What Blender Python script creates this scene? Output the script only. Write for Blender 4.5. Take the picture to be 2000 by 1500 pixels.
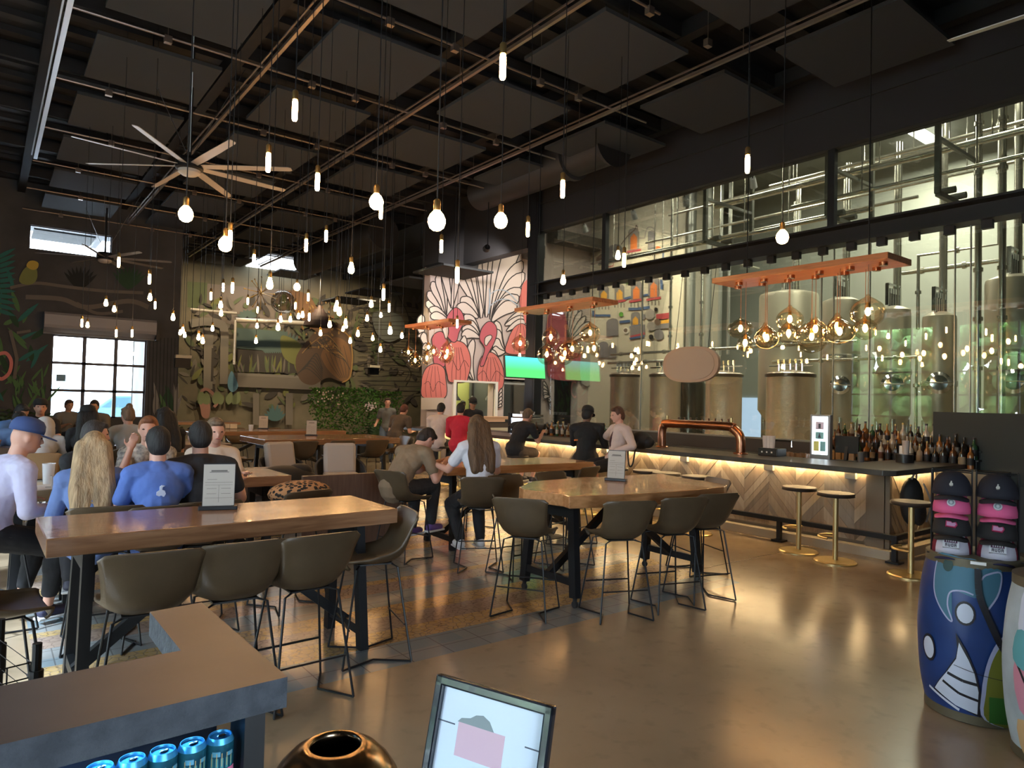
import bpy, bmesh, math, random
from mathutils import Vector as V, Matrix as M, Euler
from mathutils.geometry import tessellate_polygon
for o in list(bpy.data.objects): bpy.data.objects.remove(o)
SC = bpy.context.scene; COL = SC.collection
PI = math.pi
# ---------- camera, view, sky ----------
CH = 1.65; FPX = 1333.6; PITCH, ROLL, YAW = .025921, .024499, .65811
cy, sy = math.cos(YAW), math.sin(YAW)
FW = V((sy*math.cos(PITCH), cy*math.cos(PITCH), math.sin(PITCH)))
_r = V((cy, -sy, 0)); _u = _r.cross(FW)
RT = _r*math.cos(ROLL) + _u*math.sin(ROLL); UP = _u*math.cos(ROLL) - _r*math.sin(ROLL)
cam = bpy.data.objects.new('camera', bpy.data.cameras.new('camera')); COL.objects.link(cam)
m = M((RT, UP, -FW)).transposed().to_4x4(); m.translation = V((0, 0, CH)); cam.matrix_world = m
cam.data.sensor_width = 36; cam.data.lens = FPX/2000*36; cam.data.clip_start = .05; cam.data.clip_end = 300
SC.camera = cam
SC.view_settings.view_transform = 'Standard'; SC.view_settings.look = 'None'
SC.view_settings.gamma = 1; SC.view_settings.use_curve_mapping = False
SC.view_settings.exposure = 1.05
SC.cycles.max_bounces = 8; SC.cycles.diffuse_bounces = 3; SC.cycles.glossy_bounces = 4
SC.cycles.transparent_max_bounces = 16; SC.cycles.transmission_bounces = 6
SC.cycles.sample_clamp_indirect = 4.0; SC.cycles.blur_glossy = 1.0; SC.cycles.caustics_reflective = False; SC.cycles.caustics_refractive = False
W = bpy.data.worlds.new('daylight'); SC.world = W; W.use_nodes = True
bg = W.node_tree.nodes['Background']; bg.inputs[0].default_value = (.80, .90, 1, 1); bg.inputs[1].default_value = 9.0
sd = bpy.data.lights.new('sun', 'SUN'); sd.energy = 26; sd.color = (.74, .87, 1); sd.angle = math.radians(2.5)
sun = bpy.data.objects.new('sun', sd); COL.objects.link(sun); sun.rotation_euler = V((4.72, 1.8, -4.4)).to_track_quat('-Z', 'Y').to_euler()

# ---------- pixel -> point of the room ----------
def ray(x, y): return FW + RT*((x-1000)/FPX) - UP*((y-750)/FPX)
def atz(x, y, z=0.):
    d = ray(x, y); return V((0, 0, CH)) + d*((z-CH)/d.z)
def atY(x, y, Y):
    d = ray(x, y); return V((0, 0, CH)) + d*(Y/d.y)
def atX(x, y, X):
    d = ray(x, y); return V((0, 0, CH)) + d*(X/d.x)
def atk(x, y, k): return V((0, 0, CH)) + ray(x, y)*k

# ---------- materials ----------
def mat(name, col, rough=.6, metal=0., noise=0., nscale=8., bump=0., bscale=40., emit=0., ecol=None, coat=0., stretch=None, col2=None, alpha=1., trans=0., sheen=0.):
    m = bpy.data.materials.new(name); m.use_nodes = True; nt = m.node_tree; N = nt.nodes; L = nt.links
    b = N['Principled BSDF']; b.inputs['Base Color'].default_value = (*col, 1)
    b.inputs['Roughness'].default_value = rough; b.inputs['Metallic'].default_value = metal
    b.inputs['Coat Weight'].default_value = coat; b.inputs['Transmission Weight'].default_value = trans; b.inputs['Alpha'].default_value = alpha
    if emit: b.inputs['Emission Color'].default_value = (*(ecol or col), 1); b.inputs['Emission Strength'].default_value = emit
    if noise or bump:
        tc = N.new('ShaderNodeTexCoord'); mp = N.new('ShaderNodeMapping'); L.new(tc.outputs['Object'], mp.inputs[0])
        if stretch: mp.inputs['Scale'].default_value = stretch
    if noise:
        n = N.new('ShaderNodeTexNoise'); n.inputs['Scale'].default_value = nscale; n.inputs['Detail'].default_value = 6
        L.new(mp.outputs[0], n.inputs[0]); mx = N.new('ShaderNodeMix'); mx.data_type = 'RGBA'
        c2 = col2 or tuple(c*(1-noise) for c in col)
        mx.inputs[6].default_value = (*col, 1); mx.inputs[7].default_value = (*c2, 1)
        r = N.new('ShaderNodeMapRange'); r.inputs[1].default_value = .35; r.inputs[2].default_value = .65
        L.new(n.outputs[0], r.inputs[0]); L.new(r.outputs[0], mx.inputs[0]); L.new(mx.outputs[2], b.inputs['Base Color'])
    if bump:
        n = N.new('ShaderNodeTexNoise'); n.inputs['Scale'].default_value = bscale; n.inputs['Detail'].default_value = 3; L.new(mp.outputs[0], n.inputs[0])
        bp = N.new('ShaderNodeBump'); bp.inputs['Strength'].default_value = bump; bp.inputs['Distance'].default_value = .02
        L.new(n.outputs[0], bp.inputs['Height']); L.new(bp.outputs[0], b.inputs['Normal'])
    return m
def wood(name, c1, c2, rough=.35, axis=0, scale=3., coat=0.):
    m = mat(name, c1, rough, coat=coat); nt = m.node_tree; N = nt.nodes; L = nt.links; b = N['Principled BSDF']
    tc = N.new('ShaderNodeTexCoord'); mp = N.new('ShaderNodeMapping'); s = [14., 14., 14.]; s[axis] = 1.2
    mp.inputs['Scale'].default_value = s; L.new(tc.outputs['Object'], mp.inputs[0])
    n = N.new('ShaderNodeTexNoise'); n.inputs['Scale'].default_value = scale; n.inputs['Detail'].default_value = 8; n.inputs['Distortion'].default_value = .6; L.new(mp.outputs[0], n.inputs[0])
    cr = N.new('ShaderNodeValToRGB'); cr.color_ramp.elements[0].position = .3; cr.color_ramp.elements[1].position = .7
    cr.color_ramp.elements[0].color = (*c2, 1); cr.color_ramp.elements[1].color = (*c1, 1)
    L.new(n.outputs[0], cr.inputs[0]); L.new(cr.outputs[0], b.inputs['Base Color'])
    bp = N.new('ShaderNodeBump'); bp.inputs['Strength'].default_value = .15; bp.inputs['Distance'].default_value = .01; L.new(n.outputs[0], bp.inputs['Height']); L.new(bp.outputs[0], b.inputs['Normal'])
    return m
def thin_glass(name, tint=(.92, .97, .95), refl=.12, rough=0., fk=.6):
    m = bpy.data.materials.new(name); m.use_nodes = True; nt = m.node_tree; N = nt.nodes; L = nt.links
    N.remove(N['Principled BSDF']); out = N['Material Output']
    t = N.new('ShaderNodeBsdfTransparent'); t.inputs[0].default_value = (*tint, 1)
    g = N.new('ShaderNodeBsdfGlossy'); g.inputs['Roughness'].default_value = rough
    fr = N.new('ShaderNodeLayerWeight'); fr.inputs[0].default_value = .35
    ad = N.new('ShaderNodeMath'); ad.operation = 'ADD'; ad.inputs[1].default_value = refl; ad.use_clamp = True
    mu = N.new('ShaderNodeMath'); mu.operation = 'MULTIPLY'; mu.inputs[1].default_value = fk; L.new(fr.outputs['Fresnel'], mu.inputs[0]); L.new(mu.outputs[0], ad.inputs[0])
    mx = N.new('ShaderNodeMixShader'); L.new(ad.outputs[0], mx.inputs[0]); L.new(t.outputs[0], mx.inputs[1]); L.new(g.outputs[0], mx.inputs[2]); L.new(mx.outputs[0], out.inputs[0])
    return m
MT = {}
def K(name, *a, **k):
    if name not in MT: MT[name] = mat(name, *a, **k)
    return MT[name]

# ---------- geometry collector ----------
def frame(d):
    d = V(d).normalized(); a = V((0, 0, 1)) if abs(d.z) < .95 else V((1, 0, 0))
    x = a.cross(d).normalized(); return x, d.cross(x)
class G:
    def __init__(s): s.v = []; s.f = []; s.mi = []; s.m = 0
    def add(s, vs, fs):
        n = len(s.v); s.v += [tuple(v) for v in vs]; s.f += [tuple(i+n for i in f) for f in fs]; s.mi += [s.m]*len(fs); return s
    def mat(s, i): s.m = i; return s
    def box(s, c, d, rz=0., R=None):
        R = R or M.Rotation(rz, 3, 'Z'); c = V(c); h = V(d)/2
        vs = [c + R @ V((x*h.x, y*h.y, z*h.z)) for x in (-1, 1) for y in (-1, 1) for z in (-1, 1)]
        return s.add(vs, [(0, 1, 3, 2), (4, 6, 7, 5), (0, 4, 5, 1), (2, 3, 7, 6), (0, 2, 6, 4), (1, 5, 7, 3)])
    def bar(s, a, b, w, h=None, up=(0, 0, 1)):
        a = V(a); b = V(b); d = (b-a).normalized(); h = h or w; u = V(up)
        if abs(d.dot(u)) > .98: u = V((0, 1, 0))
        x = d.cross(u).normalized()*w/2; y = x.cross(d).normalized()*h/2
        vs = [p + sx*x + sy*y for p in (a, b) for sx, sy in ((-1, -1), (1, -1), (1, 1), (-1, 1))]
        return s.add(vs, [(3, 2, 1, 0), (4, 5, 6, 7), (0, 1, 5, 4), (1, 2, 6, 5), (2, 3, 7, 6), (3, 0, 4, 7)])
    def tube(s, pts, r, n=8, rs=None, cap=True, closed=False):
        pts = [V(p) for p in pts]; L = len(pts); vs = []; px = None
        for i, p in enumerate(pts):
            if closed: d = pts[(i+1) % L] - pts[i-1]
            else: d = pts[min(i+1, L-1)] - pts[max(i-1, 0)]
            d.normalize()
            if px is None: x, y = frame(d)
            else:
                x = (px - d*px.dot(d)); x = x.normalized() if x.length > 1e-6 else frame(d)[0]; y = d.cross(x)
            px = x; rr = rs[i] if rs else r
            vs += [p + (x*math.cos(t) + y*math.sin(t))*rr for t in [2*PI*k/n for k in range(n)]]
        fs = []
        for i in range(L if closed else L-1):
            a = i*n; b = ((i+1) % L)*n
            fs += [(a+k, a+(k+1) % n, b+(k+1) % n, b+k) for k in range(n)]
        if cap and not closed: fs += [tuple(range(n-1, -1, -1)), tuple((L-1)*n+k for k in range(n))]
        return s.add(vs, fs)
    def cyl(s, a, b, r, r2=None, n=20): return s.tube([a, b], r, n, rs=[r, r if r2 is None else r2])
    def lathe(s, prof, c=(0, 0, 0), n=24, R=None, closed=False):
        c = V(c); vs = []; L = len(prof)
        for r, z in prof:
            for k in range(n):
                t = 2*PI*k/n; p = V((max(r, 1e-5)*math.cos(t), max(r, 1e-5)*math.sin(t), z)); vs.append(c + (R @ p if R else p))
        fs = []
        for i in range(L if closed else L-1):
            a = i*n; b = ((i+1) % L)*n; fs += [(a+k, a+(k+1) % n, b+(k+1) % n, b+k) for k in range(n)]
        if not closed:
            if prof[0][0] > 1e-4: fs.append(tuple(range(n-1, -1, -1)))
            if prof[-1][0] > 1e-4: fs.append(tuple((L-1)*n+k for k in range(n)))
        return s.add(vs, fs)
    def ell(s, c, r, R=None, n=12, m_=8):
        c = V(c); r = V((r, r, r)) if isinstance(r, (int, float)) else V(r); vs = []
        for i in range(1, m_):
            p = PI*i/m_
            for k in range(n):
                t = 2*PI*k/n; q = V((r.x*math.sin(p)*math.cos(t), r.y*math.sin(p)*math.sin(t), r.z*math.cos(p))); vs.append(c + (R @ q if R else q))
        q = V((0, 0, r.z)); vs += [c + (R @ q if R else q), c - (R @ q if R else q)]
        T = len(vs)-2; fs = [(T, k, (k+1) % n) for k in range(n)]
        for i in range(m_-2): a = i*n; b = a+n; fs += [(a+k, b+k, b+(k+1) % n, a+(k+1) % n) for k in range(n)]
        a = (m_-2)*n; fs += [(T+1, a+(k+1) % n, a+k) for k in range(n)]
        return s.add(vs, fs)
    def cap(s, a, b, r1, r2, n=10):   # tapered capsule
        a = V(a); b = V(b); d = (b-a); L = d.length; d = d/L if L > 1e-6 else V((0, 0, 1))
        pr = [(r1*math.sin(t), -r1*math.cos(t)) for t in (.01, .5, 1.05, 1.57)] + [(r2*math.cos(t), L + r2*math.sin(t)) for t in (0, .5, 1.05, 1.56)]
        x, y = frame(d); R = M((x, y, d)).transposed()
        return s.lathe(pr, a, n, R)
    def prism(s, pts, z0, z1, T=None):   # polygon in XY
        n = len(pts); vs = [V((p[0], p[1], z)) for z in (z0, z1) for p in pts]
        if T: vs = [T @ v for v in vs]
        tri = tessellate_polygon([[V((p[0], p[1], 0)) for p in pts]])
        fs = []
        ar = sum(pts[i][0]*pts[(i+1) % n][1]-pts[(i+1) % n][0]*pts[i][1] for i in range(n))
        for t in tri:
            a, b, c = t; A = V((*pts[b][:2], 0))-V((*pts[a][:2], 0)); B = V((*pts[c][:2], 0))-V((*pts[a][:2], 0))
            if A.cross(B).z < 0: a, c = c, a
            fs += [(c, b, a), (a+n, b+n, c+n)]
        for i in range(n):
            j = (i+1) % n; fs.append((i, j, j+n, i+n) if ar > 0 else (j, i, i+n, j+n))
        return s.add(vs, fs)
    def me(s, name, mats, smooth=False):
        me = bpy.data.meshes.new(name); me.from_pydata(s.v, [], s.f)
        for m in (mats if isinstance(mats, (list, tuple)) else [mats]): me.materials.append(m)
        me.polygons.foreach_set('material_index', s.mi)
        if smooth: me.polygons.foreach_set('use_smooth', [True]*len(s.f))
        me.update()
        if smooth:
            try: me.set_sharp_from_angle(angle=math.radians(smooth if smooth > 1 else 40))
            except Exception: pass
        return me
    def ob(s, name, mats, parent=None, smooth=False, bev=0.):
        o = bpy.data.objects.new(name, s.me(name, mats, smooth)); COL.objects.link(o)
        if parent: o.parent = parent
        if bev:
            b = o.modifiers.new('b', 'BEVEL'); b.width = bev; b.segments = 2; b.limit_method = 'ANGLE'; b.harden_normals = False
        return o
def tag(o, label=None, cat=None, group=None, kind=None):
    if label: o['label'] = label
    if cat: o['category'] = cat
    if group: o['group'] = group
    if kind: o['kind'] = kind
    return o
def thing(name, label, cat, loc=(0, 0, 0), rz=0., group=None):
    o = bpy.data.objects.new(name, None); COL.objects.link(o); o.empty_display_size = .1
    o.location = loc; o.rotation_euler = (0, 0, rz); return tag(o, label, cat, group)
def dup(root, loc, rz, label=None, group=None, scale=None):
    r = root.copy(); COL.objects.link(r); r.location = loc; r.rotation_euler = (0, 0, rz)
    if label: r['label'] = label
    if group: r['group'] = group
    if scale: r.scale = scale
    for ch in KIDS[root.name]:
        c = ch.copy(); COL.objects.link(c); c.parent = r
        for g in KIDS.get(ch.name, []):
            d = g.copy(); COL.objects.link(d); d.parent = c
    return r
KIDS = {}
def regkids():
    KIDS.clear()
    for o in bpy.data.objects:
        if o.parent: KIDS.setdefault(o.parent.name, []).append(o)
def struct(g, name, m, smooth=False, bev=0.):
    o = g.ob(name, m, smooth=smooth, bev=bev); o['kind'] = 'structure'; return o
def light(name, typ, loc, power, col=(1, .8, .55), size=.1, tgt=None, size_y=None, spot=None, parent=None):
    d = bpy.data.lights.new(name, typ); d.energy = power; d.color = col
    if typ == 'AREA':
        d.size = size
        if size_y: d.shape = 'RECTANGLE'; d.size_y = size_y
    elif typ in ('POINT', 'SPOT'): d.shadow_soft_size = size
    if typ == 'SPOT' and spot: d.spot_size = spot; d.spot_blend = .6
    o = bpy.data.objects.new(name, d); COL.objects.link(o); o.location = loc
    if tgt is not None: o.rotation_euler = (V(tgt)-V(loc)).to_track_quat('-Z', 'Y').to_euler()
    if parent: o.parent = parent
    return o

# ---------- shared materials ----------
BLACK = mat('black_metal', (.012, .013, .015), .45, .3)
DARK = mat('dark_ceiling_paint', (.016, .015, .015), .7, noise=.25, nscale=2)
PANEL = mat('acoustic_felt', (.036, .039, .041), .95, bump=.1, bscale=300)
STEELP = mat('galvanised_pipe', (.35, .35, .36), .35, .9)
LEATH = mat('brown_leather', (.088, .060, .033), .36, noise=.25, nscale=5, bump=.08, bscale=250)
CREAMLEATH = mat('tan_leather', (.36, .22, .11), .45)
TABLEW = wood('walnut_tabletop', (.33, .17, .085), (.20, .095, .045), .22, 0, 2.5, coat=.25)
LIVEW = wood('live_edge_wood', (.52, .26, .11), (.33, .155, .06), .22, 0, 2., coat=.25)
COPPER = mat('copper', (.60, .27, .15), .28, 1., noise=.25, nscale=6)
CHROME = mat('chrome', (.75, .75, .76), .12, 1.)
BRASS = mat('brushed_brass', (.62, .47, .22), .35, .9)
WHITE = mat('white_plastic', (.8, .8, .8), .4)
BULB = mat('warm_filament_glass', (1, .75, .4), .3, emit=45., ecol=(1, .55, .22))
# ================= SETTING =================
XG = 9.8      # plane of the brewery glass
YP = 15.5     # flamingo wall
YW = 21.0     # window wall
YM = 27.0     # jungle mural wall
def floor_mat():
    m = mat('polished_concrete', (.22, .165, .115), .2); nt = m.node_tree; N = nt.nodes; L = nt.links; b = N['Principled BSDF']
    tc = N.new('ShaderNodeTexCoord'); sp = N.new('ShaderNodeSeparateXYZ'); L.new(tc.outputs['Object'], sp.inputs[0])
    def math_(op, a, bb, c=None):
        n = N.new('ShaderNodeMath'); n.operation = op
        for i, q in enumerate((a, bb, c)):
            if q is None: continue
            if isinstance(q, (int, float)): n.inputs[i].default_value = q
            else: L.new(q, n.inputs[i])
        return n.outputs[0]
    def mix(f, a, bb):
        n = N.new('ShaderNodeMix'); n.data_type = 'RGBA'
        for i, q in ((0, f), (6, a), (7, bb)):
            if isinstance(q, tuple): n.inputs[i].default_value = (*q, 1)
            elif isinstance(q, (int, float)): n.inputs[i].default_value = q
            else: L.new(q, n.inputs[i])
        return n.outputs[2]
    X, Y = sp.outputs[0], sp.outputs[1]
    def noise(s, d=5):
        n = N.new('ShaderNodeTexNoise'); n.inputs['Scale'].default_value = s; n.inputs['Detail'].default_value = d; L.new(tc.outputs['Object'], n.inputs[0]); return n.outputs[0]
    def rng(v, a, bb):
        n = N.new('ShaderNodeMapRange'); n.inputs[1].default_value = a; n.inputs[2].default_value = bb; L.new(v, n.inputs[0]); return n.outputs[0]
    conc = mix(rng(noise(.9, 8), .35, .65), (.34, .255, .165), (.26, .19, .12))
    conc = mix(math_('MULTIPLY', rng(noise(9, 8), .55, .75), .35), conc, (.17, .125, .08))
    # slab joints every 3.5 m
    def joint(v, off, per, w):
        f = math_('ABSOLUTE', math_('SUBTRACT', math_('MODULO', math_('ADD', v, 35.-off+per/2), per), per/2), None); return math_('LESS_THAN', f, w)
    jj = joint(Y, 3.32, 3.6, .006)
    conc = mix(math_('MULTIPLY', jj, .75), conc, (.05, .035, .025))
    # patterned tile carpet in bands along Y
    ramp = N.new('ShaderNodeValToRGB'); ramp.color_ramp.interpolation = 'CONSTANT'
    blue = (.16, .205, .225); mus = (.42, .27, .075); peb = (.24, .17, .14)
    per = 2.47
    stops = [(0, blue), (.37, mus), (.62, peb), (.90, mus), (1.14, blue), (1.49, peb), (1.75, mus), (1.87, blue)]
    t = math_('DIVIDE', math_('MODULO', math_('SUBTRACT', Y, 3.78-per*4), per), per); L.new(t, ramp.inputs[0])
    e = ramp.color_ramp.elements
    e[0].position = 0; e[0].color = (*blue, 1); e[1].position = stops[1][0]/per; e[1].color = (*mus, 1)
    for p, c in stops[2:]:
        q = e.new(p/per); q.color = (*c, 1)
    tcol = ramp.outputs[0]
    isblue = N.new('ShaderNodeValToRGB'); isblue.color_ramp.interpolation = 'CONSTANT'; L.new(t, isblue.inputs[0]); ee = isblue.color_ramp.elements
    ee[0].color = (1, 1, 1, 1); ee[1].position = stops[1][0]/per; ee[1].color = (0, 0, 0, 1)
    for p, c in stops[2:]:
        q = ee.new(p/per); q.color = (1, 1, 1, 1) if c is blue else (0, 0, 0, 1)
    vo = N.new('ShaderNodeTexVoronoi'); vo.feature = 'DISTANCE_TO_EDGE'; vo.inputs['Scale'].default_value = 17; L.new(tc.outputs['Object'], vo.inputs[0])
    crack = math_('LESS_THAN', vo.outputs[0], .05)
    crack = math_('MULTIPLY', crack, math_('SUBTRACT', 1., isblue.outputs[0]))
    wv = N.new('ShaderNodeTexVoronoi'); wv.inputs['Scale'].default_value = 34; L.new(tc.outputs['Object'], wv.inputs[0])
    # blue border tiles 30 cm, mixed greys
    fx = math_('FLOOR', math_('DIVIDE', X, .3), None); fy = math_('FLOOR', math_('DIVIDE', math_('SUBTRACT', Y, 3.78), .185), None)
    cx = N.new('ShaderNodeCombineXYZ'); L.new(fx, cx.inputs[0]); L.new(fy, cx.inputs[1])
    wn = N.new('ShaderNodeTexWhiteNoise'); L.new(cx.outputs[0], wn.inputs[0])
    tcol = mix(math_('MULTIPLY', isblue.outputs[0], math_('MULTIPLY', wn.outputs[0], .55)), tcol, (.30, .26, .22))
    tj = math_('MAXIMUM', joint(X, 0, .3, .004), joint(Y, 3.78, .185, .004))
    tcol = mix(math_('MULTIPLY', math_('MULTIPLY', tj, isblue.outputs[0]), .6), tcol, (.07, .06, .055))
    tcol = mix(math_('MULTIPLY', crack, .7), tcol, (.05, .035, .025))
    pm = math_('MULTIPLY', math_('SUBTRACT', 1., isblue.outputs[0]), math_('MULTIPLY', rng(wv.outputs[1] if False else wv.outputs[0], .1, .5), .45))
    tcol = mix(pm, tcol, (.36, .27, .2))
    edge = math_('ADD', X, math_('MULTIPLY', noise(.8, 2), .9))
    mask = math_('MULTIPLY', math_('GREATER_THAN', Y, 3.78), math_('LESS_THAN', edge, 6.2))
    mask = math_('MULTIPLY', mask, math_('LESS_THAN', Y, 14.)); mask = math_('MULTIPLY', mask, math_('GREATER_THAN', X, .3))
    L.new(mix(mask, conc, tcol), b.inputs['Base Color'])
    rr = N.new('ShaderNodeMapRange'); rr.inputs[3].default_value = .13; rr.inputs[4].default_value = .30; L.new(noise(2.2, 5), rr.inputs[0]); L.new(rr.outputs[0], b.inputs['Roughness'])
    bp = N.new('ShaderNodeBump'); bp.inputs['Strength'].default_value = .12; bp.inputs['Distance'].default_value = .01; L.new(noise(5, 2), bp.inputs['Height']); L.new(bp.outputs[0], b.inputs['Normal'])
    return m
struct(G().box((7, 12.5, -.05), (24, 31, .1)), 'floor', floor_mat())
DECK = 6.9
struct(G().box((2.9, 12.0, DECK+.05), (14, 31, .1)).box((14.3, 21.6, DECK+.05), (9.2, 11.8, .1)), 'ceiling', DARK)
struct(G().box((18.7, 21.6, 3.45), (.2, 11.8, 6.9)), 'wall_hall', mat('hall_dark', (.05, .045, .04), .8))
# ribs of the metal roof deck
g = G()
for i in range(52): g.box((3.0, -2.3+i*.56, DECK-.05), (13.5, .18, .09))
struct(g, 'trim_1', mat('roof_deck_ribs', (.022, .02, .02), .6))
DW = mat('dark_wall', (.035, .036, .036), .8, noise=.3, nscale=1.5)
# ---- left wall: tall gridded glass garage doors (mirrored in the brewery glass)
XL = -4.0
g = G(); ops = [(1.2, 5.4), (6.2, 8.3), (9.0, 11.6)]; y = -3.
for a, b_ in ops:
    g.box((XL-.1, (y+a)/2, 3.45), (.2, a-y, 6.9)); g.box((XL-.1, (a+b_)/2, 5.65), (.2, b_-a, 2.5)); y = b_
g.box((XL-.1, (y+YW)/2, 3.45), (.2, YW-y, 6.9)); struct(g, 'wall_left', DW)
WG = thin_glass('window_glass', (.95, .98, 1), .05)
FR = mat('window_frame_grey', (.10, .105, .13), .5)
for i, (a, b_) in enumerate(ops):
    g = G()
    for k in range(5): g.box((XL-.1, a+(b_-a)*k/4, 2.2), (.06, .05, 4.4))
    for k in range(7): g.box((XL-.1, (a+b_)/2, 4.4*k/6), (.06, b_-a, .05))
    g.mat(1).box((XL-.12, (a+b_)/2, 2.2), (.006, b_-a, 4.4)); struct(g, 'window_%d' % (i+3), [FR, WG])
# ---- rear and right walls, out of the picture but part of the room
g = G().box((-2.4, -3.1, 3.45), (3.6, .2, 6.9)).box((7.9, -3.1, 3.45), (12.6, .2, 6.9)).box((.5, -3.1, 4.65), (2.2, .2, 4.5)); struct(g, 'wall_rear', DW)
g = G()
for k in range(3): g.box((-.6+1.1*k, -3.1, 1.2), (.06, .06, 2.4))
for z in (.03, 1.2, 2.37): g.box((.5, -3.1, z), (2.2, .06, .06))
g.mat(1).box((.5, -3.12, 1.2), (2.2, .006, 2.4)); struct(g, 'window_11', [FR, WG])
# ---- window wall
def rect(px, Y): p = [atY(*q, Y) for q in px]; return p
wl, wr = atY(100, 700, YW).x, atY(286, 700, YW).x; wt = atY(190, 659, YW).z; wb = .95
hl, hr = atY(57, 465, YW).x, atY(218, 490, YW).x; ht, hb = atY(120, 447, YW).z, atY(130, 494, YW).z
wxr = atY(352, 600, YW).x
wm = G(); Yc = YW+.15
wm.box(((XL+wl)/2, Yc, wt/2), (wl-XL, .3, wt)); wm.box(((wr+wxr)/2, Yc, wt/2), (wxr-wr, .3, wt)); wm.box(((wl+wr)/2, Yc, wb/2), (wr-wl, .3, wb))
wm.box(((XL+wxr)/2, Yc, (wt+hb)/2), (wxr-XL, .3, hb-wt)); wm.box(((XL+hl)/2, Yc, (hb+ht)/2), (hl-XL, .3, ht-hb)); wm.box(((hr+wxr)/2, Yc, (hb+ht)/2), (wxr-hr, .3, ht-hb))
wm.box(((XL+wxr)/2, Yc, (ht+DECK)/2), (wxr-XL, .3, DECK-ht))
wm.box((wxr-.1, (YW+YM)/2+.15, DECK/2), (.2, YM-YW, DECK))
# ---- painted walls: flat shapes as material areas of the wall mesh
class Paint:
    def __init__(s, P): s.P = P; s.g = G(); s.mats = []; s.n = 0       # P(x,y,depth) -> point on the wall
    def idx(s, m):
        if m not in s.mats: s.mats.append(m)
        return s.mats.index(m)
    def poly(s, pts, m):
        s.n += 1; d = .002+.0004*s.n
        tri = tessellate_polygon([[V((p[0], p[1], 0)) for p in pts]]); s.g.mat(s.idx(m)); s.g.add([s.P(p[0], p[1], d) for p in pts], [tuple(t) for t in tri])
    def line(s, pts, w, m, closed=False):
        s.n += 1; d = .002+.0004*s.n; n = len(pts); L_ = []; R_ = []
        for i in range(n):
            a = pts[i-1] if (i or closed) else pts[0]; b = pts[(i+1) % n] if (i < n-1 or closed) else pts[-1]
            dx, dy = b[0]-a[0], b[1]-a[1]; l = math.hypot(dx, dy) or 1; nx, ny = -dy/l*w/2, dx/l*w/2
            L_.append((pts[i][0]+nx, pts[i][1]+ny)); R_.append((pts[i][0]-nx, pts[i][1]-ny))
        vs = [s.P(*p, d) for p in L_+R_]; s.g.mat(s.idx(m))
        s.g.add(vs, [(i, (i+1) % n, n+(i+1) % n, n+i) for i in range(n if closed else n-1)])
def cat(pts, n=6, closed=False):      # smooth curve through points
    out = []; L = len(pts)
    for i in range(L if closed else L-1):
        p0 = pts[i-1] if (i or closed) else pts[0]; p1 = pts[i]; p2 = pts[(i+1) % L]; p3 = pts[(i+2) % L] if (closed or i+2 < L) else pts[-1]
        for k in range(n):
            t = k/n; out.append(tuple(.5*((2*p1[j])+(-p0[j]+p2[j])*t+(2*p0[j]-5*p1[j]+4*p2[j]-p3[j])*t*t+(-p0[j]+3*p1[j]-3*p2[j]+p3[j])*t**3) for j in range(len(p1))))
    if not closed: out.append(tuple(pts[-1]))
    return out
def leafprof(t): return math.sin(PI*min(1, t**.8*.97+.02))**.8
def petalprof(t): return (.16+.84*min(1, t/.72)**.75) if t < .72 else math.sqrt(max(0, 1-((t-.72)/.285)**2))
def leafpts(bx, by, tx, ty, w, n=8, bend=0., prof_=leafprof):
    dx, dy = tx-bx, ty-by; l = math.hypot(dx, dy); nx, ny = -dy/l, dx/l; A = []; B = []
    for i in range(n+1):
        t = i/n; o = w*prof_(t); c = bend*math.sin(PI*t)
        A.append((bx+dx*t+nx*(o+c), by+dy*t+ny*(o+c))); B.append((bx+dx*t-nx*(o-c), by+dy*t-ny*(o-c)))
    return A+B[::-1]
# ---- window wall mural (dim jungle: parrot, branches, leaves)
p = Paint(lambda x, y, d: atY(x, y, YW-d))
g_dk = K('mural_dark_green', (0.042, 0.093, 0.051), .9); g_md = K('mural_green', (0.116, 0.232, 0.093), .9); g_tl = K('mural_teal', (0.046, 0.197, 0.174), .9)
g_ol = K('mural_olive', (0.255, 0.278, 0.093), .9); g_br = K('mural_branch', (0.197, 0.174, 0.151), .9); g_go = K('mural_gold', (0.650, 0.464, 0.093), .9); g_pk = K('mural_pink', (0.800, 0.278, 0.255), .9)
g_bk = K('mural_black', (0.028, 0.032, 0.032), .9); g_gr = K('mural_grey', (0.302, 0.290, 0.267), .9)
rnd = random.Random(4)
for i in range(46):
    bx = rnd.uniform(-60, 62); by = rnd.uniform(560, 815); a = rnd.uniform(-2.6, -.4); l = rnd.uniform(25, 60)
    p.poly(leafpts(bx, by, bx+l*math.cos(a), by+l*math.sin(a), rnd.uniform(2.5, 6)), rnd.choice([g_dk, g_md, g_md, g_tl]))
for i in range(26):
    bx = rnd.uniform(20, 90); by = rnd.uniform(720, 812); a = rnd.uniform(-2.2, -.7); l = rnd.uniform(20, 45)
    p.poly(leafpts(bx, by, bx+l*math.cos(a), by+l*math.sin(a), rnd.uniform(1.5, 3.5)), rnd.choice([g_md, g_md, g_dk]))
for i in range(12):
    bx = -8; by = 505+i*9; p.poly(leafpts(bx, by, bx+38, by-20+i*3, 4), g_tl)
for i in range(9):
    bx = 155; by = 565; a = -2.3+i*.2; p.poly(leafpts(bx, by, bx+45*math.cos(a), by+45*math.sin(a), 4), g_bk)
    bx = 250; p.poly(leafpts(bx, by, bx+45*math.cos(a), by+45*math.sin(a), 4), g_dk)
p.line(cat([(20, 562), (70, 553), (130, 560), (200, 568), (280, 572)]), 6, g_br)
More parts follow.
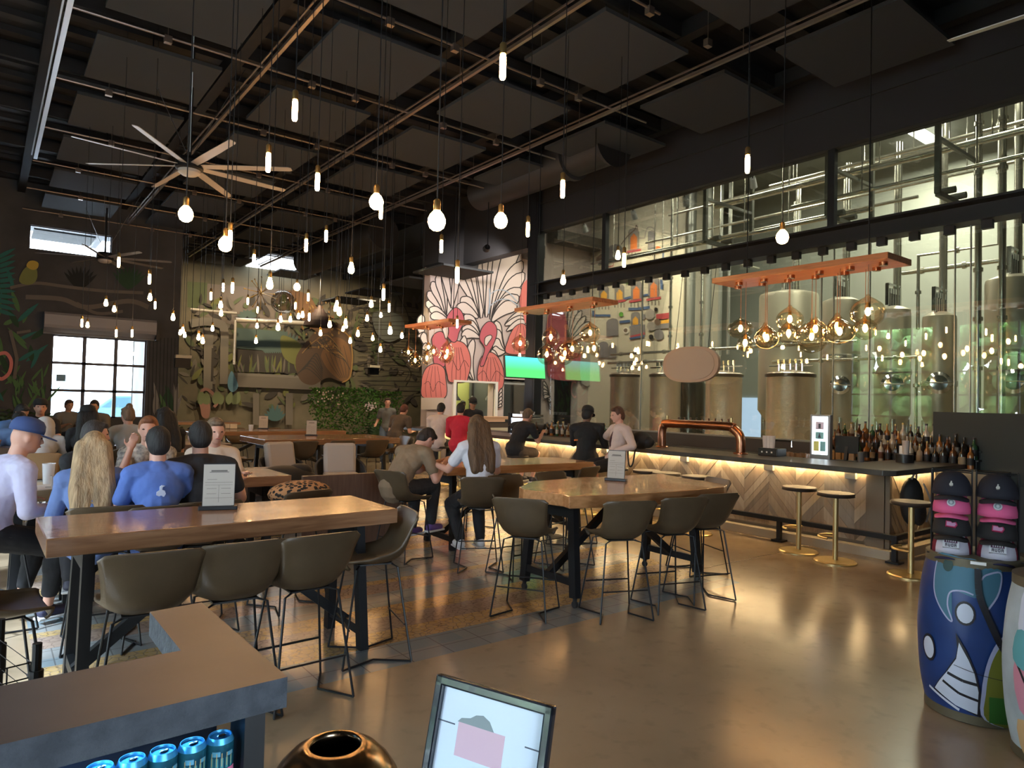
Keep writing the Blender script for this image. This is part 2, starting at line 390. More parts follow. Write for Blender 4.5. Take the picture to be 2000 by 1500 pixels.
p.line(cat([(50, 580), (120, 584), (170, 600), (250, 588), (290, 600)]), 9, g_br); p.line(cat([(150, 592), (190, 612), (240, 608)]), 6, g_br)
p.line([(20, 645), (33, 700), (28, 740)], 7, g_br); p.line([(33, 650), (60, 646)], 5, g_br)
p.poly(cat([(37, 548), (45, 528), (58, 518), (70, 522), (73, 540), (66, 553), (50, 556)], 5, True), g_ol)
p.poly(cat([(52, 520), (56, 511), (66, 509), (75, 514), (73, 524), (63, 527)], 5, True), g_go)
p.line(cat([(-4, 692), (12, 690), (22, 706), (18, 728), (4, 740), (-6, 736)]), 7, g_pk)
for i in range(10): bx = 300+rnd.uniform(0, 45); p.poly(leafpts(bx, 810, bx+rnd.uniform(-18, 18), 765+rnd.uniform(-20, 10), 4), rnd.choice([g_md, g_dk, g_gr]))
p.g.mat(0)
for x in range(293, 350, 7): p.line([(x, 660), (x-4, 812)], 1.2, g_bk)
wm.f += [tuple(i+len(wm.v) for i in f) for f in p.g.f]; nb = len(wm.mi); wm.mi += [i+1 for i in p.g.mi]; wm.v += p.g.v
struct(wm, 'wall_window', [mat('charcoal_wall', (.10, .10, .102), .85, noise=.3, nscale=1.2)]+p.mats)
# window frames and glass
def win(name, x0, x1, z0, z1, nx, nz, t=.085, st=None):
    g = G(); y = YW+.12
    for k in range(nx+1): g.box((x0+(x1-x0)*k/nx, y, (z0+z1)/2), (t, .07, z1-z0+t))
    for k in range(nz+1): g.box(((x0+x1)/2, y, z0+(z1-z0)*k/nz), (x1-x0, .07, t*.8))
    g.mat(1).box(((x0+x1)/2, y+.02, (z0+z1)/2), (x1-x0, .006, z1-z0))
    if st: a, b_ = atY(110, 731, y), atY(128, 745, y); g.mat(2).box(((a.x+b_.x)/2, y-.005, (a.z+b_.z)/2), (b_.x-a.x, .01, a.z-b_.z))
    struct(g, name, [FR, WG, K('sticker_blue', (.25, .42, .55), .7)])
win('window_1', wl, wr, wb, wt, 3, 3, st=True); win('window_2', hl, hr, hb, ht, 1, 1, .05)
# roller shutter housing above the window
a, b_ = atY(85, 620, YW).x, atY(301, 640, YW).x; z1 = atY(190, 619, YW).z; z0 = atY(190, 657, YW).z; hz = z1-z0
T = M.Translation((a, YW, z0)) @ M.Rotation(PI/2, 4, 'X') @ M.Identity(4)
t = thing('roller_shutter_box', 'long pale grey roller shutter housing above the big gridded window', 'shutter', ((a+b_)/2, YW, z0))
pr = [(.02, 0), (.05, .02), (.22, .10), (.34, .13), (.38, .2), (.38, hz-.06), (.32, hz), (0, hz), (0, 0)]
g = G(); n = len(pr); L_ = (b_-a)/2
g.add([V((s*L_, -q[0], q[1])) for s in (-1, 1) for q in pr], [tuple(range(n)), tuple(range(2*n-1, n-1, -1))]+[(i, i+n, (i+1) % n+n, (i+1) % n) for i in range(n)])
g.ob('shutter_housing', mat('shutter_grey', (.36, .35, .36), .55), t)
G().box((L_+.04, -.2, .12), (.08, .3, .3)).ob('end_bracket', BLACK, t)
G().cyl((-L_, -.12, 0), (L_, -.12, 0), .03, n=10).ob('shutter_bottom_bar', K('shutter_lip', (.25, .25, .26), .5), t)

# ---- jungle mural wall (far)
p = Paint(lambda x, y, d: atY(x, y, YM-d))
base = mat('mural_olive_brown', (.15, .125, .08), .9, noise=.45, nscale=.9, col2=(.085, .08, .05))
mg = G().box(((wxr-.2+18)/2, YM+.1, DECK/2), (18.2-wxr, .2, DECK))
zt = lambda x, y: (x, y)
def C(name, c, r=.9): return K('mural_'+name, c, r)
C0 = C
def C(name, c, r=.9): return C0('far_'+name, tuple(q*1.05 for q in c), r)
mauve = C('mauve', (.15, .12, .095)); teal = C('jteal', (.07, .10, .085)); lt = C('lime', (.13, .13, .04)); org = C('rust', (.15, .078, .035)); orgd = C('rustdark', (.085, .052, .032))
grn = C('jgreen', (.085, .10, .045)); blu = C('jblue', (.10, .2, .25)); dk = C('jdark', (.045, .038, .03)); pp = C('pipegrey', (.16, .14, .11)); ppd = C('piped', (.13, .11, .085)); gold = C('jgold', (.26, .15, .05)); pnk = C('jpink', (.24, .12, .09))
p.poly([(380, 552), (480, 560), (560, 566), (560, 640), (470, 640), (380, 610)], mauve)
p.poly([(366, 550), (405, 552), (403, 606), (366, 600)], grn)
rnd = random.Random(9)
for i in range(380):   # tropical leaf masses
    bx = rnd.uniform(365, 820); by = rnd.uniform(590, 800); a = rnd.uniform(-2.9, -.2); l = rnd.uniform(10, 34)
    c = rnd.choice([grn, grn, dk, dk, lt, ppd]) if bx < 600 else rnd.choice([grn, dk, dk, ppd])
    p.poly(leafpts(bx, by, bx+l*math.cos(a), by+l*math.sin(a), rnd.uniform(2, 6)), c)
p.poly([(463, 682), (580, 690), (630, 694), (630, 730), (463, 726)], dk)
for i in range(26):
    bx = rnd.uniform(462, 590); p.poly(leafpts(bx, 728, bx+rnd.uniform(-10, 10), rnd.uniform(690, 712), 2), rnd.choice([grn, lt, ppd]))
p.poly([(462, 640), (560, 648), (560, 688), (462, 680)], teal)
for i in range(12): p.poly(leafpts(520+i*4, 690, 505+i*7, 640+abs(i-6)*3, 5), teal)
p.poly(cat([(552, 655), (585, 670), (590, 692), (578, 712), (556, 700), (548, 676)], 5, True), lt)
# painted pipe bend
p.line(cat([(372, 632), (400, 628), (428, 632), (438, 645), (438, 690), (437, 750)]), 16, pp); p.line([(408, 640), (406, 760)], 18, pp); p.line([(416, 680), (414, 745)], 5, dk)
p.poly([(452, 728), (626, 736), (626, 762), (452, 755)], ppd); p.line([(455, 730), (626, 738)], 5, pp)
p.line([(500, 768), (500, 830)], 12, ppd); p.line([(565, 768), (565, 830)], 14, ppd)
# big curled rust coloured form
p.poly(cat([(578, 700), (600, 665), (625, 640), (655, 630), (680, 650), (687, 690), (682, 735), (668, 745), (640, 738), (610, 752), (585, 740)], 6, True), orgd)
p.poly(cat([(628, 690), (650, 660), (676, 668), (686, 700), (682, 738), (668, 744), (646, 728), (632, 708)], 6, True), org)
for i in range(6): p.line(cat([(636+i*7, 690-i*3), (646+i*7, 712+i), (664+i*3, 738)]), 1.5, orgd)
for i in range(9): p.line(cat([(590+i*5, 690-i*4), (612+i*5, 668+i*3), (640+i*4, 655+i*6), (668+i*2, 690+i*4)]), 1.3, gold if i % 3 == 0 else dk)
for i in range(7): p.line(cat([(575+i*4, 735-i*3), (600+i*3, 720-i*5), (630, 745-i*4)]), 1.4, dk)
p.line(cat([(655, 640), (680, 655), (688, 690), (684, 735), (668, 747)]), 2.5, gold)
p.poly(cat([(560, 570), (600, 575), (625, 610), (650, 640), (625, 650), (585, 620)], 5, True), org)
for i in range(60):
    bx = rnd.uniform(585, 672); by = rnd.uniform(590, 690); p.poly(leafpts(bx, by, bx+rnd.uniform(-5, 5), by-rnd.uniform(4, 9), 1.6), rnd.choice([gold, gold, org]))
for i in range(7): a = -2.6+i*.35; p.poly(leafpts(483, 618, 483+24*math.cos(a), 618+24*math.sin(a)+10, 4), teal)
p.poly(cat([(445, 742), (452, 725), (460, 738), (465, 755), (455, 766), (446, 758)], 5, True), blu)
for s in (-1, 1):
    for i in range(4): p.poly(leafpts(537, 822, 537+s*(6+i*5), 790+i*6, 4), C('agave', (.05, .10, .10)))
p.line(cat([(395, 800), (390, 775), (400, 760), (415, 768), (424, 785), (418, 795)]), 6, pnk); p.poly(cat([(392, 800), (398, 785), (410, 790), (408, 815), (396, 815)], 4, True), pnk)
for i in range(10): bx = rnd.uniform(375, 470); p.poly(leafpts(bx, 790, bx+rnd.uniform(-12, 12), 765, 7), C('palegreen', (.13, .15, .07)))
p.poly(cat([(730, 610), (780, 615), (790, 650), (760, 668), (735, 650)], 5, True), C('misty', (.13, .14, .12)))
for y in range(600, 770, 9): p.line(cat([(700, y), (740, y+rnd.uniform(-3, 3)), (780, y+rnd.uniform(-3, 3)), (819, y+2)]), 1.2, dk)
p.line(cat([(770, 560), (782, 585), (795, 610), (800, 635)]), 1.6, dk); p.line(cat([(775, 690), (800, 720), (790, 745)]), 1.6, dk)
mg.f += [tuple(i+len(mg.v) for i in f) for f in p.g.f]; mg.mi += [i+1 for i in p.g.mi]; mg.v += p.g.v
struct(mg, 'wall_back', [base]+p.mats)

# ---- flamingo wall
C = C0
px0 = atY(836, 700, YP).x; pxr = 15.2
fb = mat('blush_wall_paint', (.44, .36, .33), .8); ink = C('ink', (.03, .025, .025)); cream = C('cream', (.55, .47, .43)); cor = C('coral', (.50, .14, .12)); cord = C('coral_shade', (.40, .09, .11)); fblue = C('pale_blue', (.30, .38, .46)); lim = C('lit_cream', (.62, .56, .40))
fg = G()
zx = lambda x, y: atY(x, y, YP)
wx0, wx1, wz0, wz1 = atY(889, 760, YP).x, atY(965, 760, YP).x, 1.12, atY(925, 747, YP).z
dx0, dx1, dz1 = atY(984, 760, YP).x, atY(1056, 760, YP).x, atY(1020, 742, YP).z
ddx0, ddx1 = atY(1082, 760, YP).x, atY(1128, 760, YP).x; ddz = atY(1100, 741, YP).z
def seg(x0, x1, z0, z1): fg.box(((x0+x1)/2, YP+.15, (z0+z1)/2), (x1-x0, .3, z1-z0))
seg(px0, wx0, 0, DECK); seg(wx0, wx1, 0, wz0); seg(wx0, wx1, wz1, DECK); seg(wx1, dx0, 0, DECK); seg(dx0, dx1, dz1, DECK); seg(dx1, ddx0, 0, DECK); seg(ddx0, ddx1, ddz, DECK); seg(ddx1, pxr, 0, DECK)
fg.box(((XG+pxr)/2, YP+.15, 7.5), (pxr-XG, .3, 1.4))
p = Paint(lambda x, y, d: atY(x, y, YP-d))
def F(x, y): return (780+.16*x, 560+.16*y)
def petal(b_, t_, w, bend=0, fill=cream):
    q = [F(*z) for z in (b_, t_)]; pts = leafpts(*q[0], *q[1], w*.19, 12, bend*.16, petalprof); p.poly(pts, fill); p.line(pts, 2.1, ink, True)
def blob(pts, m, ol=None): q = cat([F(*z) for z in pts], 6, True); p.poly(q, m); (p.line(q, 1.6, ol, True) if ol else None)
def stroke(pts, w=1.5, m=ink): p.line(cat([F(*z) for z in pts], 6), w, m)
# fans of long plumes; each: base, list of tips, width
for b_, tips, w, bd in [((590, 400), [(330, 180), (350, 60), (400, -60), (470, -150), (555, -230), (640, -290)], 58, 26),
        ((600, 420), [(370, 260), (380, 350)], 45, 20),
        ((640, 260), [(620, -360), (520, -320), (720, -240)], 42, 0),
        ((1000, 380), [(720, -190), (790, -320), (870, -420), (960, -520)], 60, 18),
        ((1060, 370), [(1010, -330), (1090, -660), (1190, -500)], 62, 0),
        ((1120, 400), [(1330, -720), (1470, -690)], 85, -20),
        ((1130, 420), [(1500, -310), (1520, -170), (1480, 20), (1450, 110), (1430, 210)], 70, -34),
        ((1290, 470), [(1540, 330), (1550, 400)], 48, -18), ((1310, 540), [(1540, 420)], 40, -16),
        ((960, 380), [(760, 130), (700, 230)], 60, 20), ((980, 620), [(800, 340), (800, 420), (770, 500), (760, 580)], 52, 22),
        ((1290, 800), [(1180, 420), (1180, 520), (1160, 640), (1140, 760)], 50, -22), ((1290, 1080), [(1130, 770), (1160, 880)], 38, -20),
        ((900, 1140), [(720, 680), (790, 600)], 46, -60), ((910, 1140), [(900, 640)], 40, -40),
        ((300, 620), [(270, 340), (275, 460), (270, 560)], 40, -20), ((370, 760), [(290, 560), (300, 700)], 36, -20)]:
    for t_ in tips: petal(b_, t_, w, bd)
q = [F(*z) for z in [(1090, -60), (1100, 0), (1095, 300), (1075, 300)]]
stroke([(1100, 20), (1105, 150), (1090, 330)], 2.2, fblue); stroke([(1110, 90), (1200, 40), (1320, 60), (1440, 180)], 1.6, fblue)
stroke([(1110, 230), (1220, 160), (1340, 160), (1450, 230)], 1.4, fblue)
blob([(1470, 200), (1490, 40), (1530, -60), (1620, -70), (1622, 420), (1540, 440), (1510, 330)], cor)
blob([(1310, 810), (1330, 640), (1400, 500), (1500, 450), (1590, 520), (1612, 620), (1612, 810)], cor, ink)
for xx in (1400, 1460, 1525, 1580): stroke([(xx, 800), (xx+8, 640), (1500+(xx-1500)*.4, 470)], .7)
blob([(400, 700), (400, 620), (450, 560), (520, 550), (570, 620), (600, 720), (560, 960), (430, 960)], cord, ink)
blob([(560, 960), (560, 840), (600, 700), (700, 660), (800, 700), (860, 820), (872, 960), (840, 1100), (800, 1165), (620, 1165), (585, 1080)], cor, ink)
blob([(640, 670), (560, 560), (560, 440), (600, 330), (680, 255), (750, 290), (790, 380), (780, 450), (730, 560), (700, 660)], cord, ink)
blob([(590, 470), (600, 560), (570, 640), (545, 580), (520, 500), (555, 490)], cream, ink)
blob([(270, 1180), (290, 1060), (350, 970), (450, 940), (540, 990), (565, 1100), (560, 1350), (290, 1352)], cor, ink)
for xx in (330, 390, 450, 510): stroke([(xx, 1345), (xx-10, 1200), (420+(xx-420)*.5, 970)], .7)
stroke([(300, 1190), (360, 1160), (410, 1280), (470, 1160), (550, 1200)], .8)
for xx in (640, 690, 740, 800): stroke([(xx, 1160), (xx+5, 1000), (710+(xx-710)*.4, 740)], .7)
stroke([(600, 950), (650, 900), (720, 1020), (790, 900), (850, 980)], .8)
blob([(970, 1160), (960, 1000), (1010, 850), (1120, 800), (1220, 880), (1275, 1040), (1270, 1200), (1210, 1290), (1165, 1240), (1160, 1165)], cor, ink)
blob([(985, 950), (1040, 760), (980, 640), (1000, 520), (1060, 440), (1120, 425), (1180, 480), (1190, 580), (1150, 700), (1080, 830), (1030, 960)], cord, ink)
blob([(1040, 690), (1050, 620), (1110, 590), (1130, 620), (1090, 680), (1060, 720)], cream, ink)
for xx in (1010, 1060, 1110, 1170, 1220): stroke([(xx, 1160), (xx+5, 1020), (1120+(xx-1120)*.4, 860)], .7)
stroke([(960, 1080), (1035, 1030), (1105, 1160), (1180, 1030), (1270, 1100)], .8)
for i in range(5): petal((1180+i*6, 1470), (1250, 1240+i*50), 16, 0)
# beyond the column, behind glass
blob([(1800, 900), (1790, 500), (1850, 300), (1960, 260), (2040, 420), (2060, 760), (2300, 860), (2290, 1120), (1860, 1120)], cord)
for i in range(6): petal((2060, 700), (2120+i*50, 150+i*70), 30, -10)
for i in range(5): petal((1840, 1500-i*40), (1760, 1150+i*50), 22, 8)
blob([(2230, 1180), (2210, 900), (2300, 700), (2400, 900), (2370, 1180)], g_gr)
p.poly([F(*z) for z in [(265, 1355), (545, 1355), (545, 1500), (265, 1500)]], C('light_ply', (.42, .35, .28)))
fg.f += [tuple(i+len(fg.v) for i in f) for f in p.g.f]; fg.mi += [i+1 for i in p.g.mi]; fg.v += p.g.v
struct(fg, 'wall_flamingo', [fb]+p.mats)
# pizza kitchen behind the serving hatch
KW = K('kitchen_yellow', (.42, .46, .17), .7)
g = G(); g.box(((wx0+dx0)/2+.15, YP+1.6, 1.5), (dx0-wx0+.1, .1, 3.0)); g.box(((wx0+dx0)/2+.15, YP+.95, 2.95), (dx0-wx0+.1, 1.3, .1)); g.box((dx0+.1, YP+.95, 1.5), (.1, 1.3, 3.0)); g.box((wx0+.15, YP+1.0, 1.5), (.1, 1.2, 3.0)); struct(g, 'wall_kitchen', KW)
light('kitchen_lamp', 'AREA', ((wx0+wx1)/2+.1, YP+.9, 2.85), 20, (1, .9, .6), 1.2)
g = G(); w = .09
for a, b_, c, d in ((wx0-w, wx0, wz0, wz1), (wx1, wx1+w, wz0, wz1)): g.box(((a+b_)/2, YP-.02, (c+d)/2), (b_-a, .1, d-c))
g.box(((wx0+wx1)/2, YP-.02, wz1+.02), (wx1-wx0+2*w, .1, .05)); struct(g, 'trim_2', C('hatch_frame', (.6, .58, .52)))
G_ = G().box((0, 0, 0), (wx1-wx0+.3, .45, .07)); o = G_.ob('serving_ledge', K('ledge_wood', (.5, .3, .18), .5)); o.location = ((wx0+wx1)/2, YP-.12, wz0); tag(o, 'pale wooden ledge of the pizza serving hatch', 'shelf')
# dark doorway with glass door left of the column
g = G(); g.box(((dx0+dx1)/2, YP+1.4, 1.3), (dx1-dx0+.4, .1, 2.6)); g.box((dx0-.05, YP+.8, 1.3), (.08, 1.2, 2.6)); g.box((dx1+.05, YP+.8, 1.3), (.08, 1.2, 2.6)); struct(g, 'wall_corridor', mat('corridor_grey', (.06, .065, .075), .7))
g = G(); w = .05
for x in (dx0, (dx0+dx1)/2+.15, dx1): g.box((x, YP+.05, dz1/2), (w, .06, dz1))
g.box(((dx0+dx1)/2, YP+.05, dz1-.12), (dx1-dx0, .06, .05)); g.mat(1).box(((dx0+dx1)/2, YP+.06, dz1/2), (dx1-dx0, .01, dz1-.1)); struct(g, 'door_1', [K('door_alu', (.35, .37, .38), .4, .6), thin_glass('door_glass', (.5, .55, .6), .08)])
g = G(); g.box(((ddx0+ddx1)/2, YP+1.3, 1.2), (ddx1-ddx0+.3, .1, 2.6)); struct(g, 'wall_backroom', mat('backroom_teal', (.10, .18, .18), .7))
light('backroom_lamp', 'AREA', ((ddx0+ddx1)/2, YP+.8, 2.3), 1.2, (.6, 1, .9), .3)
# glowing reveal at the end of the flamingo wall
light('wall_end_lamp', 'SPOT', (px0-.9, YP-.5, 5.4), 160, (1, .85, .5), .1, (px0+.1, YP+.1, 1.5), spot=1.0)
# ---- brewery room behind the glass
BC = mat('brewery_ceiling', (.26, .26, .225), .8, noise=.12, nscale=1)
XB = 18.6
struct(G().box((14.3, 7.2, 8.2), (9.2, 22, .1)), 'ceiling_brewery', BC)
struct(G().box((XB+.1, 7.2, 4.1), (.2, 22, 8.2)), 'wall_right', mat('brewery_far_wall', (.48, .50, .44), .6))
struct(G().box((14.3, -2.7, 4.1), (9.2, .2, 8.2)), 'wall_brewery_rear', mat('brewery_rear_wall', (.2, .2, .19), .7))
struct(G().box(((pxr+XB)/2, YP+.1, 4.1), (XB-pxr, .2, 8.2)), 'wall_brewery_end', K('brewery_pale', (.46, .44, .38), .7))
XW = 15.0
yE = atX(1336, 560, XW).y
wg = G().box((XW+.1, (YP+yE)/2, 4.1), (.2, YP-yE, 8.2)); wg.box((XW+.9, yE+.08, 4.1), (1.6, .16, 8.2))
p = Paint(lambda x, y, d: atX(x, y, XW-d))
steel = C('b_steel', (.21, .19, .20)); steell = C('b_steel2', (.33, .29, .27)); red = C('b_red', (.42, .06, .07)); bl = C('b_blue', (.07, .12, .26)); oran = C('b_orange', (.72, .20, .05)); yel = C('b_yellow', (.72, .36, .05)); lg = C('b_leaf', (.12, .35, .05)); brn = C('b_brown', (.16, .10, .07)); wht = C('b_white', (.8, .75, .68)); blk = ink
def B(x, y): return (1150+x*.2334, 350+y*.2334)
def vessel(x0, x1, y0, y1, m=steel, flame=None, legs=True, base_=red):
    s = -.16*(x1-x0)      # painted to follow the wall
    w = x1-x0; q = [(x0, y1), (x0, y0+w*.35), (x0+w*.15, y0+w*.12), (x0+w*.5, y0), (x0+w*.85, y0+w*.06), (x1, y0+w*.28), (x1, y1+s)]
    p.poly([B(*z) for z in q], m); p.line([B(*z) for z in q], .6, blk, True)
    if flame:
        c = (x0+x1)/2; p.poly([B(*z) for z in [(x0+w*.18, y1-w*.12), (x0+w*.18, y0+w*.9), (c, y0+w*.5), (x1-w*.18, y0+w*.85), (x1-w*.18, y1-w*.2)]], flame)
    if base_: p.poly([B(*z) for z in [(x0-w*.2, y1), (x1+w*.2, y1+s*1.4), (x1+w*.2, y1+18+s*1.4), (x0-w*.2, y1+20)]], base_)
    if legs:
        for i in range(4): xx = x0+w*i/3; p.line([B(xx, y1+15), B(xx, y1+55)], 1.6, brn if i % 2 else blk)
vessel(165, 275, 545, 680, steel, None, False, None); p.poly([B(*z) for z in [(140, 600), (150, 575), (150, 660), (60, 690), (60, 655)]], brn)
p.line([B(*z) for z in [(140, 700), (205, 690), (205, 725), (140, 738), (140, 700)]], 2, red)
vessel(332, 418, 410, 600, steell, oran, True, red); vessel(495, 553, 430, 590, steel, None, True, None)
p.line([B(*z) for z in cat([(270, 545), (330, 470), (385, 420), (395, 385), (405, 400), (405, 430)])], 1.8, brn)
p.line([B(*z) for z in cat([(420, 490), (465, 490), (475, 440), (500, 400), (540, 410), (548, 450)])], 1.8, steell)
p.poly([B(*z) for z in cat([(565, 560), (600, 570), (608, 600), (575, 630), (560, 600)], 4, True)], oran); p.line([B(620, 680), B(622, 600), (B(635, 595))], 3, bl)
for x0, x1, y0, y1, f in [(85, 165, 890, 1035, yel), (217, 295, 880, 1020, yel), (353, 440, 850, 1015, oran), (498, 585, 815, 1000, oran)]: vessel(x0, x1, y0, y1, steel, f, True, red)
p.line([B(30, 1140), B(180, 1140)], 4, bl); p.line([B(35, 1100), B(35, 1140)], 4, bl); p.line([B(295, 1000), B(350, 985)], 4, bl); p.line([B(440, 975), B(495, 965)], 4, bl)
p.line([B(330, 1085), B(400, 1085), B(510, 1070)], 5, bl); p.line([B(605, 840), B(610, 920)], 5, bl)
vessel(148, 245, 1165, 1320, steel, None, False, None); vessel(353, 425, 1110, 1230, steel, yel, False, bl)
p.poly([B(*z) for z in [(345, 1230), (470, 1215), (470, 1300), (345, 1320)]], steel); p.line([B(345, 1320), B(470, 1290)], 4, red); p.line([B(340, 1335), B(465, 1310)], 4, bl)
p.line([B(255, 1195), B(345, 1185)], 5, bl)
p.poly([B(*z) for z in [(560, 1130), (680, 1115), (680, 1165), (565, 1175)]], red); p.poly([B(*z) for z in [(590, 1185), (680, 1170), (685, 1200), (600, 1210)]], yel); p.poly([B(*z) for z in [(600, 1210), (690, 1200), (690, 1245), (550, 1255), (545, 1220)]], steel)
for c, r, m_ in [((575, 1195), 30, brn), ((520, 1230), 40, steell), ((585, 1300), 45, steel), ((520, 1320), 22, blk), ((510, 1130), 45, steell), ((455, 1150), 22, steel), ((320, 850), 25, lg), ((270, 1130), 20, lg), ((310, 1265), 28, wht), ((307, 1265), 18, brn), ((560, 1090), 18, blk)]:
    p.poly([B(c[0]+r*math.cos(t)*.9, c[1]+r*math.sin(t)) for t in [k*PI/7 for k in range(14)]], m_)
vessel(75, 160, 1360, 1500, steel, None, False, None); vessel(165, 230, 1385, 1500, steel, None, False, None)
for x in (250, 555, 800): p.line([B(x, 20 if x > 300 else 200), B(x-10, 1500)], .7, C('joint', (.3, .28, .24)))
wg.f += [tuple(i+len(wg.v) for i in f) for f in p.g.f]; wg.mi += [i+1 for i in p.g.mi]; wg.v += p.g.v
struct(wg, 'wall_brewery_mural', [mat('brewery_cream_wall', (.58, .52, .42), .7)]+p.mats)
# roller box high on the flamingo wall inside the brewery + smaller one left of the column
for nm, pts, lab in [('left', [(1018, 484), (1042, 507)], 'small dark box fixed high on the flamingo wall left of the black column'), ('right', [(1066, 444), (1156, 473)], 'long brown shutter housing high on the flamingo wall behind the glass')]:
    a, b_ = atY(*pts[0], YP), atY(*pts[1], YP); c = (a+b_)/2; o = G().box((0, 0, 0), (abs(b_.x-a.x), .5, .34 if nm == 'right' else .38)).ob('shutter_box', K('brown_box', (.07, .06, .05), .6), bev=.03); o.location = (c.x, YP-.3, atY((pts[0][0]+pts[1][0])/2, 474 if nm == 'right' else 496, YP).z); tag(o, lab, 'shutter')
# steel structure of the brewery: corner posts and pipes in the far background
g = G(); yy = yE-.15
for dx, dy, r in ((0, 0, .12), (.1, -.5, .08), (.2, -.8, .05), (0, -1.2, .04)): g.cyl((XW+.1+dx, yy+dy, 0 if r > .1 else 3.0), (XW+.1+dx, yy+dy, 8.1), r, n=12)
o = g.ob('column_pipe', K('pipe_grey', (.36, .36, .33), .4, .5), smooth=True); tag(o, 'bundle of tall grey vertical pipes beside the illustrated cream wall', 'pipe')
PP = K('brew_pipe', (.62, .60, .52), .25, .85)
pipes = [(11.2, 6.05, -2, 8.2, .055), (11.6, 5.7, -2, 8.4, .055), (11.0, 5.15, -2, 6.4, .03), (11.4, 4.95, 5.2, 11.5, .035), (12.6, 5.35, 5, 13, .03), (12.9, 6.3, -2, 8, .035), (12.2, 4.75, 6.5, 12.5, .03), (13.6, 5.9, -1, 12, .03), (14.5, 6.8, -2, 12, .04)]
for i, (x, z, y0, y1, r) in enumerate(pipes):
    g = G(); g.cyl((x, y0, z), (x, y1, z), r, n=12)
    for k in range(int((y1-y0)/1.6)): g.cyl((x, y0+.8+k*1.6, z), (x, y0+.8+k*1.6, min(8.1, z+1.6)), .012, n=6)
    o = g.ob('overhead_pipe', PP, smooth=True); tag(o, ['highest and nearest of the long bright steel pipes behind the upper glass', 'second long bright steel pipe just under the highest one behind the upper glass', 'short thin steel pipe just above the black beam at the right', 'thin steel pipe run along the beam toward the cream illustrated wall', 'slim horizontal pipe in front of the cream illustrated wall', 'slim steel pipe high behind the pair of long bright ones', 'lowest of the thin pipes leading toward the cream illustrated wall', 'slim horizontal pipe deep under the brewery ceiling', 'thickest pipe at the very top of the brewery ceiling'][i], 'pipe')
# hanging frames (unistrut) over the brewery
US = K('strut_green_grey', (.16, .165, .14), .5, .4)
for i, (x, y) in enumerate([(10.6, 7.9), (10.6, 5.55), (10.6, 3.95), (10.6, 2.85)]):
    g = G(); z0 = 4.75
    g.bar((x, y, 8.1), (x, y, z0), .07); g.bar((x+1.5, y, 8.1), (x+1.5, y, z0), .07); g.bar((x, y, z0), (x+1.5, y, z0), .07); g.bar((x, y, 5.55), (x+1.5, y, 5.55), .05)
    for k, s in enumerate((.3, .7, 1.1)): g.cyl((x+s, y-.12, z0+.1), (x+s, y+.12, z0+.1), .05, n=8)
    o = g.ob('pipe_hanger', US); tag(o, 'green grey strut frame under the brewery ceiling, %s' % ['nearest the illustrated wall', 'second from the illustrated wall', 'third from the illustrated wall', 'at the far right of the upper glass'][i], 'frame', 'hanging strut frames in the brewery')
# big fermenters
TK = mat('tank_steel', (.60, .55, .44), .42, .75, bump=.25, bscale=5, stretch=(1, 1, .02))
def tank(cx, cy_, r, zt, label, group, cone=True):
    t = thing('fermenter_tank', label, 'tank', (cx, cy_, 0), 0, group)
    G().lathe([(r*.25, .9), (r, 1.6), (r, zt-.14), (r*.97, zt-.08), (r*.6, zt-.015), (.12, zt)], n=40).ob('tank_shell', TK, t, smooth=30)
    G().lathe([(r+.012, zt-1.3), (r+.02, zt-1.28), (r+.02, zt-1.22), (r+.012, zt-1.2)], n=40, closed=True).ob('weld_band', PP, t, smooth=True)
    for a in (.4, 2., 3.6, 5.2): G().cyl((r*.8*math.cos(a), r*.8*math.sin(a), 0), (r*.8*math.cos(a), r*.8*math.sin(a), 1.5), .05, n=10).ob('leg', PP, t, smooth=True)
    d = V((-cx, -cy_, 0)).normalized(); a = math.atan2(d.y, d.x)
    R = M.Rotation(a, 3, 'Z') @ M.Rotation(PI/2, 3, 'Y'); h = G(); h.lathe([(.001, .07), (.13, .06), (.17, .02), (.19, 0), (.19, -.06)], d*(r+.01)+V((0, 0, 2.15)), 20, R); h.tube([d*(r+.12)+V((d.y*-.2, d.x*.2, 2.15)), d*(r+.12)+V((d.y*.2, -d.x*.2, 2.15))], .012, 6)
    h.ob('manway', CHROME, t, smooth=True)
    g = G(); s = .09
    for i in range(4): x = -.15+i*.1; g.cyl((x, 0, zt-.02), (x, 0, zt+.32), .03, n=10); g.box((x, 0, zt+.28), (.07, .07, .1))
    g.box((0, 0, zt+.4), (.5, .06, .04)); g.box((-.24, 0, zt+.2), (.03, .06, .4)); g.box((.24, 0, zt+.2), (.03, .06, .4)); g.ob('valve_cluster', CHROME, t, smooth=True)
    g = G(); pts = [(r*.4, 0, zt-.05), (r*.4, 0, 6.5)]; g.tube(pts, .05, 10); g.tube([(r*.4+.2, .05, zt-.1), (r*.4+.2, .05, 6.9)], .06, 10); g.ob('riser_pipe', PP, t, smooth=True)
    return t
for i, (p0, p1, X, yt) in enumerate([(1472, 1590, 14.4, 575), (1592, 1672, 13.8, 588), (1694, 1772, 13.4, 606), (1786, 1862, 12.9, 618), (1905, 2040, 12.6, 545)]):
    a, b_ = atX(p0, yt, X), atX(p1, yt, X); r = (a.y-b_.y)/2*.86; c = (a.y+b_.y)/2; zt = atX((p0+p1)/2, yt, X).z+.1
    tank(X+.25, c, r, zt, ['widest pale steel fermenter tank, leftmost behind the glass', 'tall steel fermenter tank next to the widest one', 'steel fermenter in the middle of the row behind the glass globes', 'shorter steel fermenter tank fourth in the row', 'big steel fermenter tank at the right edge of the picture'][i], 'large fermenter tanks')
